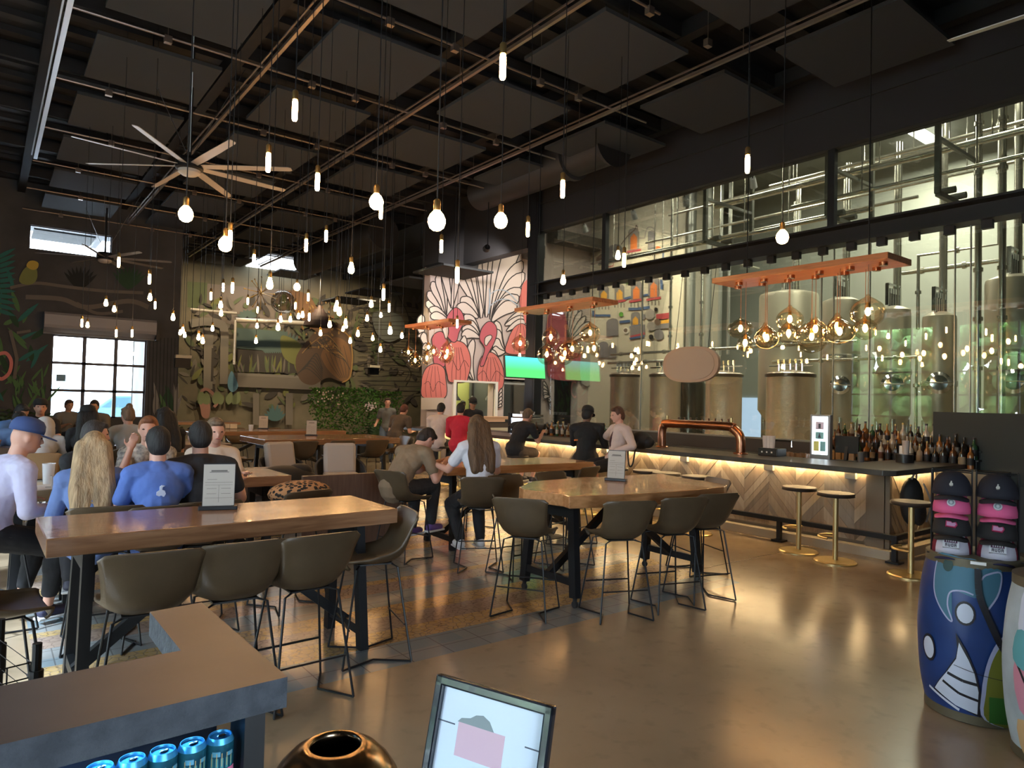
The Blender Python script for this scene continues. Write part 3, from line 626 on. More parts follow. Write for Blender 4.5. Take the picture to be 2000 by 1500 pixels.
# manifolds and hoses between the tanks
for i, pts in enumerate([[(13.0, 12.6, 2.95), (13.0, 6.2, 2.95)], [(12.9, 12.6, 2.72), (12.9, 9.2, 2.72), (12.9, 9.2, 1.2)], [(13.1, 8.0, 2.62), (13.1, 5.2, 2.62), (13.1, 5.2, .6)], [(13.3, 10.9, 8.0), (13.3, 10.9, 3.0)], [(13.2, 9.9, 2.95), (13.2, 9.9, 5.2), (15.5, 9.9, 5.2)], [(13.9, 5.5, 3.2), (13.9, 5.5, 4.6), (13.9, 4.2, 4.6), (13.9, 4.2, 8)], [(14.9, 3.2, 8.), (14.9, 3.2, 4.5), (14.9, 6.2, 4.5)], [(12.0, 3.9, 8), (12.0, 3.9, 1.2)], [(12.05, 3.6, 8), (12.05, 3.6, 1.2)]]):
    g = G(); g.tube([tuple(q) for q in pts], .034 if i < 6 else .05, 10)
    for k in range(len(pts)-1):
        a = V(pts[k]); b_ = V(pts[k+1]); nn_ = max(1, int((b_-a).length/.7))
        for j in range(nn_): c = a.lerp(b_, (j+.5)/nn_); d_ = (b_-a).normalized(); g.cyl(c-d_*.03, c+d_*.03, .055 if i < 6 else .07, n=10)
    o = g.ob('process_pipe', PP, smooth=50); tag(o, ['horizontal clamped steel pipe running above the four serving tanks', 'steel pipe dropping between the first two serving tanks', 'low steel pipe bending down beside the widest serving tank', 'vertical steel pipe rising behind the oval sign', 'steel pipe climbing and turning back above the oval sign', 'stepped steel pipe between the right hand fermenters', 'high looped steel pipe behind the right hand fermenters', 'tall thick steel pipe standing at the far right, left one of two', 'tall thick steel pipe standing at the far right, right one of two'][i], 'pipe')
# small polished tanks right behind the bar
TKS = K('polished_tank', (.95, .78, .64), .27, .92, bump=.35, bscale=10, stretch=(.6, .6, 45))
TX = 12.3
for i, (p0, p1, yt) in enumerate([(1197, 1244, 735), (1274, 1327, 735), (1381, 1448, 735), (1498, 1592, 735)]):
    a, b_ = atX(p0, yt, TX), atX(p1, yt, TX); r = (a.y-b_.y)/2*.88; c = (a.y+b_.y)/2; zt = a.z
    t = thing('serving_tank', 'polished cylindrical serving tank, %s' % ['leftmost and narrowest of the four behind the bar', 'second from the left, under the oval sign', 'third from the left, right of the oval sign', 'widest of the four, beside the lit menu board'][i], 'tank', (TX, c, 0), 0, 'polished serving tanks behind the bar')
    G().lathe([(r*.8, .35), (r, .45), (r, zt), (r*1.02, zt+.02), (r*.95, zt+.06), (.05, zt+.12)], n=44).ob('tank_shell', TKS, t, smooth=30)
    G().lathe([(r+.005, zt-.03), (r+.03, zt-.02), (r+.03, zt+.03), (r+.005, zt+.04)], n=44, closed=True).ob('rim', K('rim_dark', (.12, .09, .07), .3, .8), t, smooth=True)
    for a_ in (.8, 2.4, 3.9, 5.5): G().cyl((r*.8*math.cos(a_), r*.8*math.sin(a_), 0), (r*.8*math.cos(a_), r*.8*math.sin(a_), .5), .035, n=8).ob('leg', PP, t)
    g = G()
    for k in range(5): x = -.24+k*.12; g.cyl((0, x, zt+.08), (0, x, zt+.30), .022, n=8); g.box((0, x, zt+.28), (.06, .04, .09))
    g.cyl((0, -.45, zt+.2), (0, .45, zt+.2), .015, n=8); g.ob('valve_cluster', CHROME, t, smooth=True)
# dark tank/curtain forms between the serving tanks
o = G().lathe([(.3, 0), (.34, .5), (.34, 2.15), (.3, 2.25), (.05, 2.3)], n=32).ob('dark_tank', K('dark_steel', (.13, .12, .10), .25, .9), smooth=30); o.location = atX(1348, 800, 13.2)*1; o.location.z = 0; tag(o, 'darker narrow steel tank between the second and third serving tanks', 'tank')
for i, y in enumerate((11.2, 9.75, 8.45, 7.0)):
    t = thing('track_spotlight', 'small white track spotlight aimed down at the polished serving tanks', 'lamp', (10.35, y-.25, 5.6), 0, 'serving tank spotlights'); G().cyl((0, 0, 0), (.12, .05, -.12), .05, .06, n=14).ob('lamp_head', WHITE, t); G().cyl((0, 0, 0), (0, 0, 8.15-5.6), .012, n=6).ob('stem', BLACK, t)
    light('tank_spot', 'SPOT', (10.55, y-.2, 5.38), 230, (1, .84, .64), .12, (12.0, y, 1.5), spot=.9)
# daylight window low in the far brewery wall, seen between the tanks
a, b_ = atX(1448, 800, XB), atX(1492, 830, XB)
g = G().box((XB-.02, (a.y+b_.y)/2, 1.2), (.04, 1.3, 1.5)); struct(g, 'window_7', mat('bright_outdoor_pane', (.5, .65, .9), .4, emit=.45, ecol=(.55, .72, 1)))
# brewery lights
for x, y, pw in ((12.0, 4.0, 120), (12.5, 8.5, 150), (16.8, 6.5, 170), (12.8, 12.5, 90)):
    g = G().box((0, 0, 0), (1.2, .3, .05)); o = g.ob('ceiling_light', mat('lamp_face', (1, .97, .88), .5, emit=3)); o.location = (x, y, 7.9); tag(o, 'flat rectangular work light under the brewery ceiling', 'lamp', 'brewery ceiling lights')
    light('brewery_lamp', 'AREA', (x, y, 7.8), pw, (1, .93, .76), 1.2)
light('mural_spot', 'SPOT', (12.6, 12.9, 7.4), 800, (1, .86, .6), .15, (15, 13.2, 4.2), spot=1.3)
t = thing('track_spotlight', 'added black spotlight on a long stem aimed at the flamingo mural', 'lamp', (8.55, 12.05, 5.0)); G().cyl((0, 0, 0), (.05, .12, -.02), .06, .08, n=14).ob('lamp_head', BLACK, t); G().cyl((0, 0, 0), (0, 0, DECK-5.0), .012, n=6).ob('stem', BLACK, t)  # made-up fixture, added only to carry the fill spot below
light('flamingo_fill_spot', 'SPOT', (8.63, 12.24, 4.96), 270, (1, .93, .90), .12, (10.9, 15.5, 3.8), spot=1.5)  # fill light added to brighten the flamingo wall
for i, x in enumerate((6.2, 9.0, 11.5)):  # made-up spotlights, added because the far mural was too dark
    t = thing('track_spotlight', 'added black spotlight aimed at the jungle mural', 'lamp', (x, 22.6, 6.0), 0, 'added mural spotlights'); G().cyl((0, 0, 0), (0, .18, -.1), .06, .08, n=14).ob('lamp_head', BLACK, t); G().cyl((0, 0, 0), (0, 0, DECK-6.0), .012, n=6).ob('stem', BLACK, t)
    light('mural_far_fill_spot', 'SPOT', (x, 22.85, 5.88), 330, (1, .78, .50), .06, (x+.2, 27, 2.9), spot=1.7)
# ---- soffit, beams, column, glazing
zs = atX(1500, 325, XG).z; zbt, zbb = 4.31, 4.05
SO = mat('soffit_black', (.014, .013, .014), .75)
g = G().box((XG+.12, 6.1, (zs+8.15)/2), (.24, 18.8, 8.15-zs)); g.box((XG+.05, 4.45, zs+.62), (.16, 14.9, .05)); g.box((XG+.0, 13.75, 6.0), (.3, 3.4, 1.7)); struct(g, 'trim_3', SO)
struct(G().box((9.5, 15.05, 6.0), (1.2, .8, 1.8)), 'trim_11', SO)
g = G().box((XG+.1, 4.4, (zbt+zbb)/2), (.16, 15, zbt-zbb)); g.box((XG, 4.4, zbt-.01), (.36, 15, .03)); g.box((XG, 4.4, zbb+.01), (.3, 15, .03))
y = -2.8
while y < 11.6: g.box((XG-.02, y, zbb-.055), (.08, .12, .11)); y += .42
struct(g, 'trim_4', BLACK)
yc = atX(1046, 600, XG).y
g = G().box((XG, yc, 3.4), (.26, .22, 6.8)); g.box((XG-.11, yc, 3.4), (.03, .34, 6.8)); struct(g, 'trim_5', BLACK)
for i, xx in enumerate((1178, 1620)):
    yv = atX(xx, 420, XG).y; struct(G().box((XG+.08, yv, (zs+zbt)/2), (.1, .1, zs-zbt)), 'trim_%d' % (6+i), BLACK)
BG = thin_glass('brewery_glass', (.90, .94, .90), .085)
struct(G().box((XG+.12, (yc-2.8)/2, (zs+zbt)/2), (.012, yc+2.8, zs-zbt)), 'window_8', BG)
gz0 = 1.15
g = G().box((XG+.12, (yc-2.8)/2, (gz0+zbb)/2), (.012, yc+2.8, zbb-gz0)); struct(g, 'window_9', BG)
g = G()
for xx in (1244, 1595, 1619, 1690, 1857, 1888): yv = atX(xx, 700, XG).y; g.box((XG+.12, yv, (gz0+zbb)/2), (.03, .012, zbb-gz0))
g.box((XG+.1, (yc-2.8)/2, gz0), (.06, yc+2.8, .05)); struct(g, 'trim_8', K('alu_grey', (.32, .34, .32), .35, .7))
struct(G().box((XG+.12, (yc-2.8)/2, gz0/2), (.14, yc+2.8, gz0)), 'wall_bar', mat('bar_backwall', (.05, .045, .04), .6))
# dark lower panel at the right end of the glass
o = G().box((-.05, 0, 0), (.05, 4.4, .86)).ob('chalk_panel', K('dark_green_panel', (.012, .018, .015), .6)); o.location = (XG-.02, atX(1828, 860, XG).y-2.2, atX(1900, 806, XG).z-.43); tag(o, 'tall blackish green panel behind the bar at the right edge', 'panel')
# ================= CEILING =================
# acoustic panels on a 2.27 x 2.24 m grid
rod0 = G().cyl((0, 0, 0), (0, 0, DECK-6.2), .01, n=6).me('hanger_rod', BLACK)
panel0 = G().box((0, 0, 0), (1.5, 1.5, .05)).me('acoustic_panel', PANEL)
for i in range(-1, 4):
    for j in range(-1, 9):
        x = 1.73+2.27*i; y = 6.28+2.24*j
        if x < 0 or (i == 3 and j > 2): continue
        o = bpy.data.objects.new('acoustic_panel', panel0); COL.objects.link(o); o.location = (x+random.uniform(-.02, .02), y, 6.2)
        tag(o, 'square dark grey acoustic panel hung flat under the black ceiling', 'acoustic panel', 'ceiling acoustic panels'); w_ = bpy.data.objects.new('hanger_rod', rod0); COL.objects.link(w_); w_.parent = o
for i, (x, y, z) in enumerate([(965, 532, 4.95), (893, 554, 4.9), (790, 573, 5.3), (735, 588, 5.3)]):
    c = atz(x, y, z); o = bpy.data.objects.new('acoustic_panel', panel0); COL.objects.link(o); o.location = (c.x-.76, c.y+.76, z); tag(o, ['low black panel whose tip points into the flamingo feathers', 'low black panel before the left end of the flamingo mural', 'low black panel above the mural right of the skylight', 'low black panel above the mural, just below the skylight'][i], 'acoustic panel')
    w_ = bpy.data.objects.new('hanger_rod', rod0); COL.objects.link(w_); w_.parent = o; w_.scale = (1, 1, (DECK-z)/(DECK-6.2))
# joists and open-web trusses above the panels
g = G()
for k in range(12): g.box((2.9, -1+k*2.24+.15, 6.7), (13.6, .08, .2))
for k in range(6): g.box((.62+2.25*k-.05, 12, 6.7), (.16, 31, .22))
struct(g, 'trim_10', DARK)
# slatted bits of deck catching window light
# conduit grid at z 6.13
CZ = 6.12
CM = mat('worn_conduit', (.30, .24, .20), .35, .8)
CML = mat('conduit_pale', (.62, .66, .74), .3, .7)
xs = [.63, 2.89, 5.13, 7.42]; ysl = [5.15, 7.28, 9.47, 11.75, 14.1, 16.3, 18.6, 20.8]
for i, x in enumerate(xs):
    g = G(); y1 = 16 if i == 0 else (20.6 if i == 1 else 24); g.box((x, (1.5+y1)/2, CZ), (.045 if i else .06, y1-1.5, .045)); g.box((x-.06, (1.5+y1)/2, CZ+.05), (.02, y1-1.5, .02))
    k = 2.
    while k < y1: g.cyl((x, k, CZ), (x, k, DECK), .006, n=5); k += 3.
    o = g.ob('lighting_track', CML if i == 0 else CM); tag(o, 'long metal conduit track under the ceiling, %s' % ['leftmost and palest of the parallel four', 'second from the left, above the big fan', 'third from the left, crossing the picture middle', 'nearest to the brewery soffit'][i], 'track')
for i, y in enumerate(ysl):
    g = G(); g.cyl((.6, y, CZ+.03), (8.2 if i > 0 else 6, y, CZ+.03), .016, n=8)
    for x in (1.5, 3.6, 4.4, 5.9, 6.8): g.box((x+.2*math.sin(i*3+x), y, CZ), (.09, .07, .09)).cyl((x+.2*math.sin(i*3+x), y, CZ), (x+.2*math.sin(i*3+x), y, DECK), .005, n=5)
    o = g.ob('cross_conduit', CM, smooth=True); tag(o, 'thin conduit with black junction boxes crossing the ceiling tracks', 'conduit', 'cross conduits under the ceiling')
# ducts
D = mat('black_duct', (.028, .026, .025), .55, .2)
g = G(); a = atz(1215, 330, 5.95); g.cyl((8.7, 8.6, 6.3), (8.7, 12.6, 6.3), .36, n=28); g.cyl((8.7, 8.6, 6.3), (8.7, 8.45, 6.3), .36, .44, n=28); g.lathe([(.36, 0), (.42, .02), (.42, .12), (.36, .14)], (8.7, 9.6, 6.3), 28, M.Rotation(PI/2, 3, 'X'))
o = g.ob('air_duct', D, smooth=30); tag(o, 'large round black air duct under the ceiling next to the brewery soffit', 'duct')
g = G(); g.cyl((8.3, 16.5, 6.1), (8.3, 22, 6.1), .45, n=24); o = g.ob('air_duct', D, smooth=30); tag(o, 'far round black air duct above the flamingo wall end', 'duct')
g = G(); pts = [(3.0, 7.9, 6.72), (2.4, 7.3, 6.65), (2.1, 6.5, 6.7)]; g.tube(cat([tuple(q) for q in pts], 6), .22, 16); o = g.ob('air_duct', mat('grey_duct', (.10, .095, .09), .6), smooth=True); tag(o, 'short curved grey duct between the ceiling panels at upper left', 'duct')
# skylight at the far end
sk = [atz(495, 522, 6.65), atz(560, 492, 6.65), atz(628, 512, 6.65), atz(622, 545, 6.65)]
g = G().box(((sk[0].x+sk[2].x)/2, (sk[1].y+sk[3].y)/2+.2, 6.62), (2.3, 2.6, .04)); struct(g, 'window_10', mat('skylight_diffuser', (.9, .95, 1), .5, emit=2.5, ecol=(.86, .93, 1)))
o = bpy.data.objects.new('acoustic_panel', panel0); COL.objects.link(o); o.location = ((sk[0].x+sk[2].x)/2+.25, (sk[1].y+sk[3].y)/2+.05, 6.3); tag(o, 'dark acoustic panel half covering the bright skylight', 'acoustic panel'); w_ = bpy.data.objects.new('hanger_rod', rod0); COL.objects.link(w_); w_.parent = o
# bright gaps of edge strips
# ceiling fans
BLD = mat('fan_blade', (.42, .38, .35), .4, .3)
def fan(name, loc, R_, label, ph, n=8):
    t = thing(name, label, 'fan', loc)
    G().lathe([(.02, .13), (.15, .12), (.19, .07), (.19, -.04), (.16, -.06)], n=28).ob('motor_housing', BLACK, t, smooth=30)
    G().lathe([(.155, -.055), (.15, -.10), (.10, -.135), (.001, -.145)], n=28).ob('hub_cap', K('fan_cap', (.55, .5, .45), .4), t, smooth=True)
    G().cyl((0, 0, .1), (0, 0, DECK-loc[2]), .022, n=10).ob('downrod', BLACK, t)
    for k in range(3): a = k*2.1+.3; G().cyl((.05*math.cos(a), .05*math.sin(a), .2), (.9*math.cos(a), .9*math.sin(a), DECK-loc[2]), .006, n=5).ob('guy_wire', STEELP, t)
    for k in range(n):
        a = ph+2*PI*k/n; R = M.Rotation(a, 4, 'Z') @ M.Rotation(math.radians(-13), 4, 'X')
        g = G(); prof = [(.16, .05), (.5, .06), (1.0, .058), (R_-.04, .05), (R_, .035)]
        vs = [R @ V((x, s*w, z)) for x, w in prof for s, z in ((-1, -.004), (1, -.004), (1, .004), (-1, .004))]
        fs = [(i*4+j, i*4+(j+1) % 4, i*4+4+(j+1) % 4, i*4+4+j) for i in range(4) for j in range(4)]+[(3, 2, 1, 0), (16, 17, 18, 19)]
        g.add(vs, fs); g.ob('blade', BLD, t)
hub = atz(370, 325, 5.0); fan('ceiling_fan', tuple(hub), 1.5, 'large eight blade ceiling fan with pale blades, the near one', math.radians(8))
hub = atz(205, 503, 4.95); fan('ceiling_fan', tuple(hub), 1.5, 'far eight blade ceiling fan in front of the high bright window', math.radians(22))
p3 = atz(1930, -25, 4.9); fan('ceiling_fan', tuple(p3+V((.75, -1.0, 0))), 1.5, 'ceiling fan whose blade tips show at the top right corner', math.radians(5))

# ================= HANGING BULBS =================
def bulb_proto(kind):
    t = thing('pendant_bulb', kind, 'bulb')
    if kind == 'T': pr = [(.001, -.145), (.012, -.142), (.017, -.13), (.018, -.06), (.017, -.02), (.013, -.002)]
    elif kind == 'G': pr = [(.001, -.115), (.02, -.112), (.038, -.098), (.0475, -.07), (.046, -.05), (.036, -.028), (.02, -.010), (.014, 0)]
    else: pr = [(.001, -.125), (.016, -.122), (.029, -.108), (.033, -.088), (.03, -.065), (.02, -.03), (.014, 0)]
    G().lathe(pr, n=14).ob('glass_bulb', BULB, t, smooth=60)
    G().lathe([(.015, -.008), (.019, -.006), (.019, .045), (.012, .055), (.001, .06)], n=12).ob('socket', K('brass_socket', (.45, .28, .1), .35, .9), t, smooth=40)
    G().lathe([(.004, .05), (.004, 1.05)], n=5).ob('cord', BLACK, t)
    return t
PR = {k: bulb_proto(k) for k in 'TGS'}
regkids()
bulbs = """576,215,T,40;982,130,T,48;524,317,T,36;620,355,T,33;735,393,G,30;744,414,T,26;853,430,G,38;978,430,G,29;1099,369,T,33;1031,448,T,27;1460,320,T,34;363,417,G,30;440,476,G,28;449,467,T,33;637,461,T,22;598,479,T,24;862,481,T,24;1528,462,G,26;893,537,T,30;686,523,S,21;496,508,T,22;527,553,S,22;454,562,T,20;436,561,T,16;412,578,T,15;431,595,S,14;432,611,S,12;580,560,G,14;602,580,T,15;577,597,T,13;484,588,T,13;503,605,T,12;232,512,T,19;292,545,T,19;293,580,S,14;303,596,T,14;207,591,S,13;223,603,S,12;160,631,T,15;171,634,S,11;227,651,T,14;258,651,T,14;338,619,S,13;357,645,S,12;361,654,S,10;388,658,S,12;396,665,S,12;415,641,S,11;502,636,S,10;500,665,S,11;543,638,S,14;548,623,S,12;567,623,S,11;583,617,S,11;591,614,S,12;604,619,T,15;626,650,S,11;644,633,S,13;658,594,S,14;663,608,S,16;655,602,S,12;675,628,S,11;670,642,S,10;676,636,S,10;699,651,S,12;684,665,S,11;717,621,S,12;725,593,S,14;744,615,S,10;728,660,S,10;743,682,S,11;762,645,S,15;760,601,T,16;749,575,T,22;785,655,S,11;893,632,T,16;1100,546,S,18;1207,498,S,17;1219,508,T,26;1015,695,S,10;352,649,S,10""".split(';')
HT = {'T': .145, 'G': .115, 'S': .125}
spec = {(576, 215): 'tube bulb hanging high at upper left, above the big fan side', (982, 130): 'largest looking tube bulb, highest in the picture, near the top middle', (524, 317): 'tube bulb hanging at the right blade tips of the near fan',
 (620, 355): 'tube bulb just right of the near fan, below the conduit crossing', (735, 393): 'round globe bulb overlapping a tube bulb left of the largest globe', (744, 414): 'tube bulb half hidden behind a round globe bulb', (853, 430): 'largest round globe bulb near the picture centre',
 (978, 430): 'round globe bulb right of the largest globe bulb', (1099, 369): 'tube bulb against the dark ceiling left of the brewery soffit', (1031, 448): 'tube bulb hanging just left of the black column top', (1460, 320): 'lone tube bulb hanging in front of the brewery soffit',
 (363, 417): 'round globe bulb below the near ceiling fan', (440, 476): 'round globe bulb touching a tube bulb at left', (449, 467): 'tube bulb touching a round globe bulb at left', (1528, 462): 'lone round bulb hanging in front of the black beam', (893, 537): 'tube bulb in front of the flamingo mural feathers',
 (1100, 546): 'teardrop bulb just right of the black column', (1207, 498): 'teardrop bulb in front of the painted stills on the cream wall', (1219, 508): 'bright tube bulb in front of the painted stills on the cream wall', (893, 632): 'tube bulb hanging beside the farthest copper plank', (686, 523): 'teardrop bulb right of the skylight', (232, 512): 'tube bulb at the hub of the far ceiling fan'}
for q in bulbs:
    x, y, k, s = q.split(','); x, y, s = int(x), int(y), int(s)
    kk = min(FPX*HT[k]/s*.9, 21.5 if x > 352 else 16.5); pos = atk(x, y, kk)
    if pos.x > 9.3 and x > 1040: pos = atk(x, y, kk*9.2/pos.x)
    pos.z += HT[k]/2
    r = PR[k].copy(); COL.objects.link(r); r.location = pos
    far = s < 19 or (x, y) not in spec
    r['label'] = spec.get((x, y)) or ('warm %s bulb hanging among the far cluster of bulbs' % {'T': 'tube', 'G': 'round', 'S': 'small teardrop'}[k])
    if (x, y) not in spec: r['group'] = 'far hanging %s bulbs' % {'T': 'tube', 'G': 'round', 'S': 'teardrop'}[k]
    for ch in KIDS[PR[k].name]:
        c = ch.copy(); COL.objects.link(c); c.parent = r
        if ch.name.startswith('cord'): c.scale = (1, 1, (DECK-pos.z-.05)); c.location = (0, 0, .05-.05*(DECK-pos.z-.05))
for t in PR.values():
    for ch in KIDS[t.name]: bpy.data.objects.remove(ch)
    bpy.data.objects.remove(t)

# ================= PLANK CHANDELIERS =================
GG = thin_glass('amber_glass', (1, .93, .80), .035, fk=.38)
PLK = wood('copper_toned_plank', (.62, .24, .10), (.42, .15, .06), .3, 1, 2)
rnd = random.Random(3)
def chand(y0, y1, z, globes, label):
    globes = [(a, b_, c*1.15, d*1.15) for a, b_, c, d in globes]
    xc = 7.8; t = thing('plank_chandelier', label, 'chandelier', (xc, (y0+y1)/2, z))
    L = y1-y0; G().box((0, 0, 0), (.58, L, .07)).ob('plank', PLK, t, bev=.006)
    for s in (-1, 1): G().cyl((0, s*L*.35, .03), (0, s*L*.35, DECK-z), .008, n=6).ob('hanger_rod', BLACK, t)
    n = len(globes)
    for i in range(n): G().cyl((-.12+.24*(i % 2), -L/2+.12+(L-.24)*i/(n-1), -.035), (-.12+.24*(i % 2), -L/2+.12+(L-.24)*i/(n-1), -.075), .045, n=14).ob('canopy', K('canopy_cu', (.5, .22, .1), .25, 1), t, smooth=30)
    for i, (x, y, w, h) in enumerate(globes):
        k = None; P_ = atX(x, y, xc); q = P_-V((xc, (y0+y1)/2, z)); q.y = max(-L/2-.1, min(L/2+.1, q.y)); q.x = -.12+.24*(i % 2)
        r = w/2*(P_.dot(FW))/FPX
        a = 1+rnd.uniform(-.1, .1); hh = h/w
        pr = [(.02, r*hh*1.15), (.03, r*hh*1.0), (r*.45, r*hh*.82), (r*.85, r*hh*.45), (r, 0), (r*.86, -r*hh*.5), (r*.5, -r*hh*.84), (.001, -r*hh)]
        pr = [tuple(z_) for z_ in cat(pr, 4)]
        gl = G().lathe(pr, q, 28).ob('glass_globe', GG, t, smooth=60)
        G().lathe([(.001, -.09), (.014, -.085), (.026, -.06), (.028, -.035), (.018, -.008), (.012, 0)], q+V((0, 0, .05)), 12).ob('glass_bulb', BULB, t, smooth=60)
        G().cyl(q+V((0, 0, .05)), q+V((0, 0, .11)), .018, n=10).ob('socket', K('brass_socket', (0,)*3), t)
        G().cyl(q+V((0, 0, .1)), (q.x, q.y, -.04), .004, n=5).ob('cord', K('copper_cord', (.35, .15, .07), .5), t)
chand(3.27, 5.48, 3.3, [(1705, 612, 56, 52), (1680, 640, 38, 40), (1650, 650, 52, 42), (1625, 636, 30, 40), (1603, 645, 36, 36), (1575, 657, 56, 56), (1553, 626, 44, 42), (1530, 650, 36, 40), (1508, 662, 40, 38), (1484, 655, 32, 40), (1466, 672, 26, 28), (1436, 641, 44, 34)], 'nearest copper toned plank chandelier with a row of clear glass globes')
chand(7.7, 9.7, 3.3, [(1163, 652, 36, 34), (1150, 680, 22, 24), (1128, 683, 40, 34), (1093, 690, 32, 40), (1086, 660, 30, 34), (1058, 692, 34, 36), (1026, 672, 30, 28)], 'middle copper toned plank chandelier beside the black column')
chand(11.9, 13.75, 3.3, [(883, 688, 25, 36), (861, 697, 24, 22), (843, 700, 20, 24), (838, 686, 18, 20), (820, 705, 26, 28), (828, 678, 16, 16), (797, 690, 25, 18)], 'farthest and smallest copper toned plank chandelier before the flamingo mural')
# TV on a bracket at the column
t = thing('television', 'wall television showing a plain green picture beside the black column', 'television', (0, 0, 0))
a = atY(987, 693, 11.3); b_ = atY(1064, 741, 11.3); w = abs(b_.x-a.x); h = abs(a.z-b_.z); c = (a+b_)/2; t.location = c; t.rotation_euler = (math.radians(-7), 0, 0)
G().box((0, .03, 0), (w, .06, h)).ob('casing', BLACK, t, bev=.006)
def screen_mat():
    m = mat('tv_green_screen', (.02, .2, .06), .3); nt = m.node_tree; N = nt.nodes; L = nt.links; b = N['Principled BSDF']
    tc = N.new('ShaderNodeTexCoord'); s = N.new('ShaderNodeSeparateXYZ'); L.new(tc.outputs['Generated'], s.inputs[0]); cr = N.new('ShaderNodeValToRGB')
    cr.color_ramp.elements[0].color = (.08, .62, .14, 1); cr.color_ramp.elements[1].color = (.10, .62, .62, 1); cr.color_ramp.elements[0].position = .35
    L.new(s.outputs[2], cr.inputs[0]); L.new(cr.outputs[0], b.inputs['Emission Color']); b.inputs['Emission Strength'].default_value = .9; return m
G().box((0, -.003, 0), (w-.03, .006, h-.03)).ob('screen', screen_mat(), t)
G().bar((0, .06, 0), (.75, .62, 0), .05).ob('bracket', BLACK, t)
# oval sign hanging on the glass
P_ = atX(1349, 712, XG-.25); r = 0
a, b_ = atX(1295, 712, XG-.25), atX(1403, 712, XG-.25); w = a.y-b_.y; h = atX(1349, 676, XG-.25).z-atX(1349, 746, XG-.25).z
pts = [(w/2*math.copysign(abs(math.cos(q))**.75, math.cos(q)), h/2*math.copysign(abs(math.sin(q))**.85, math.sin(q))) for q in [2*PI*k/40 for k in range(40)]]
t = thing('oval_sign', 'plain tan oval sign hung over the polished serving tanks', 'sign', P_)
T = M.Rotation(-PI/2, 4, 'Z') @ M.Rotation(PI/2, 4, 'X')
G().prism(pts, -.03, .03, T).ob('sign_panel', K('sign_tan', (.42, .31, .23), .6), t)
G().prism([(x*.86, y*.86) for x, y in pts if x > -9], .03, .04, T).ob('sign_face', K('sign_face', (.40, .32, .25), .6), t)
for s in (-1, 1): G().cyl((0, s*w*.3, h*.4), (.2, s*w*.3, 4.1-P_.z), .005, n=5).ob('wire', BLACK, t)
# ================= BAR =================
XBAR, ZB, YB0, YB1 = 7.55, 1.02, 3.22, 14.0
XPN = 8.1
CONC = mat('dark_bar_concrete', (.085, .08, .072), .32, noise=.25, nscale=4)
bt = thing('bar_counter', 'long dark bar counter with lit chevron wood front in front of the brewery glass', 'bar', (XPN, YB0, 0))
def L(x, y, z=0): return V((x-XPN, y-YB0, z))
g = G(); c = [(XBAR, YB0+.1), (XBAR+.1, YB0), (11.5, YB0), (11.5, YB0+.75), (8.4, YB0+.75), (8.4, YB1), (XBAR, YB1)]
g.prism([tuple(L(*q)[:2]) for q in c], ZB-.06, ZB); g.ob('countertop', CONC, bt, bev=.006)
tones = [wood('oak_plank_%d' % i, a, b_, .55, 2, 2) for i, (a, b_) in enumerate([((.42, .32, .22), (.32, .24, .16)), ((.34, .25, .175), (.25, .18, .12)), ((.48, .38, .27), (.38, .29, .2)), ((.25, .19, .14), (.17, .13, .09)), ((.30, .25, .20), (.22, .18, .14))])]
def clipz(poly, z, keep_above):
    out = []
    for i in range(len(poly)):
        a, b_ = poly[i-1], poly[i]; ia = (a[1] >= z) == keep_above; ib = (b_[1] >= z) == keep_above
        if ia != ib: t = (z-a[1])/(b_[1]-a[1]); out.append((a[0]+t*(b_[0]-a[0]), z))
        if ib: out.append(b_)
    return out
def chevron(g, P, s0, s1, cw, z0, z1, seed):
    rnd = random.Random(seed); s = s0; k = 0
    while s < s1-.01:
        e = min(s+cw, s1); z = z0-cw*1.3; sg = 1 if k % 2 else -1
        while z < z1+cw:
            w = rnd.choice([.09, .12, .16, .2]); dz = (e-s)*1.15*sg; b0 = z if sg > 0 else z+cw*1.15
            q = [(s, b0), (e, b0+dz), (e, b0+dz+w-.004), (s, b0+w-.004)]
            q = clipz(clipz(q, z0, True), z1+1e-6, False)
            if len(q) > 2:
                g.mat(rnd.choice([0, 0, 1, 1, 2, 3, 4])); th = rnd.uniform(0, .008); n = len(q)
                vs = [P(a, b_, th+.012) for a, b_ in q]+[P(a, b_, 0) for a, b_ in q]
                g.add(vs, [tuple(range(n))]+[(i, i+n, (i+1) % n+n, (i+1) % n) for i in range(n)])
            z += w
        s = e; k += 1
g = G(); chevron(g, lambda s, z, d: L(XPN-d, s, z), YB0+.28, YB1, .365, .14, ZB-.06, 2); g.ob('chevron_front', tones, bt)
g = G(); chevron(g, lambda s, z, d: L(s, YB0+.28-d, z), XPN, 11.5, .45, .14, ZB-.06, 5); g.ob('chevron_side', tones, bt)
g = G(); g.box(L(XPN+.1, (YB0+YB1)/2+.2, .5), (.18, YB1-YB0-.4, .92)); g.box(L(9.8, YB0+.4, .5), (3.5, .2, .92)); g.box(L(XPN-.01, YB0+.27, .52), (.05, .05, .9)); g.ob('bar_carcass', K('carcass', (.2, .15, .1), .7), bt)
g = G(); g.box(L(XPN-.03, (YB0+YB1)/2+.14, .05), (.24, YB1-YB0-.1, .1)); g.box(L(9.7, YB0+.27, .05), (3.3, .24, .1)); g.ob('plinth', K('plinth_cream', (.42, .36, .26), .6), bt)
LED = K('warm_led_strip', (1, .8, .45), .5, emit=42, ecol=(1, .70, .34))
g = G(); g.box(L(XPN-.06, (YB0+YB1)/2+.2, ZB-.072), (.02, YB1-YB0-.6, .012)); g.box(L(9.7, YB0+.22, ZB-.072), (3.0, .02, .012)); g.ob('led_strip', LED, bt)
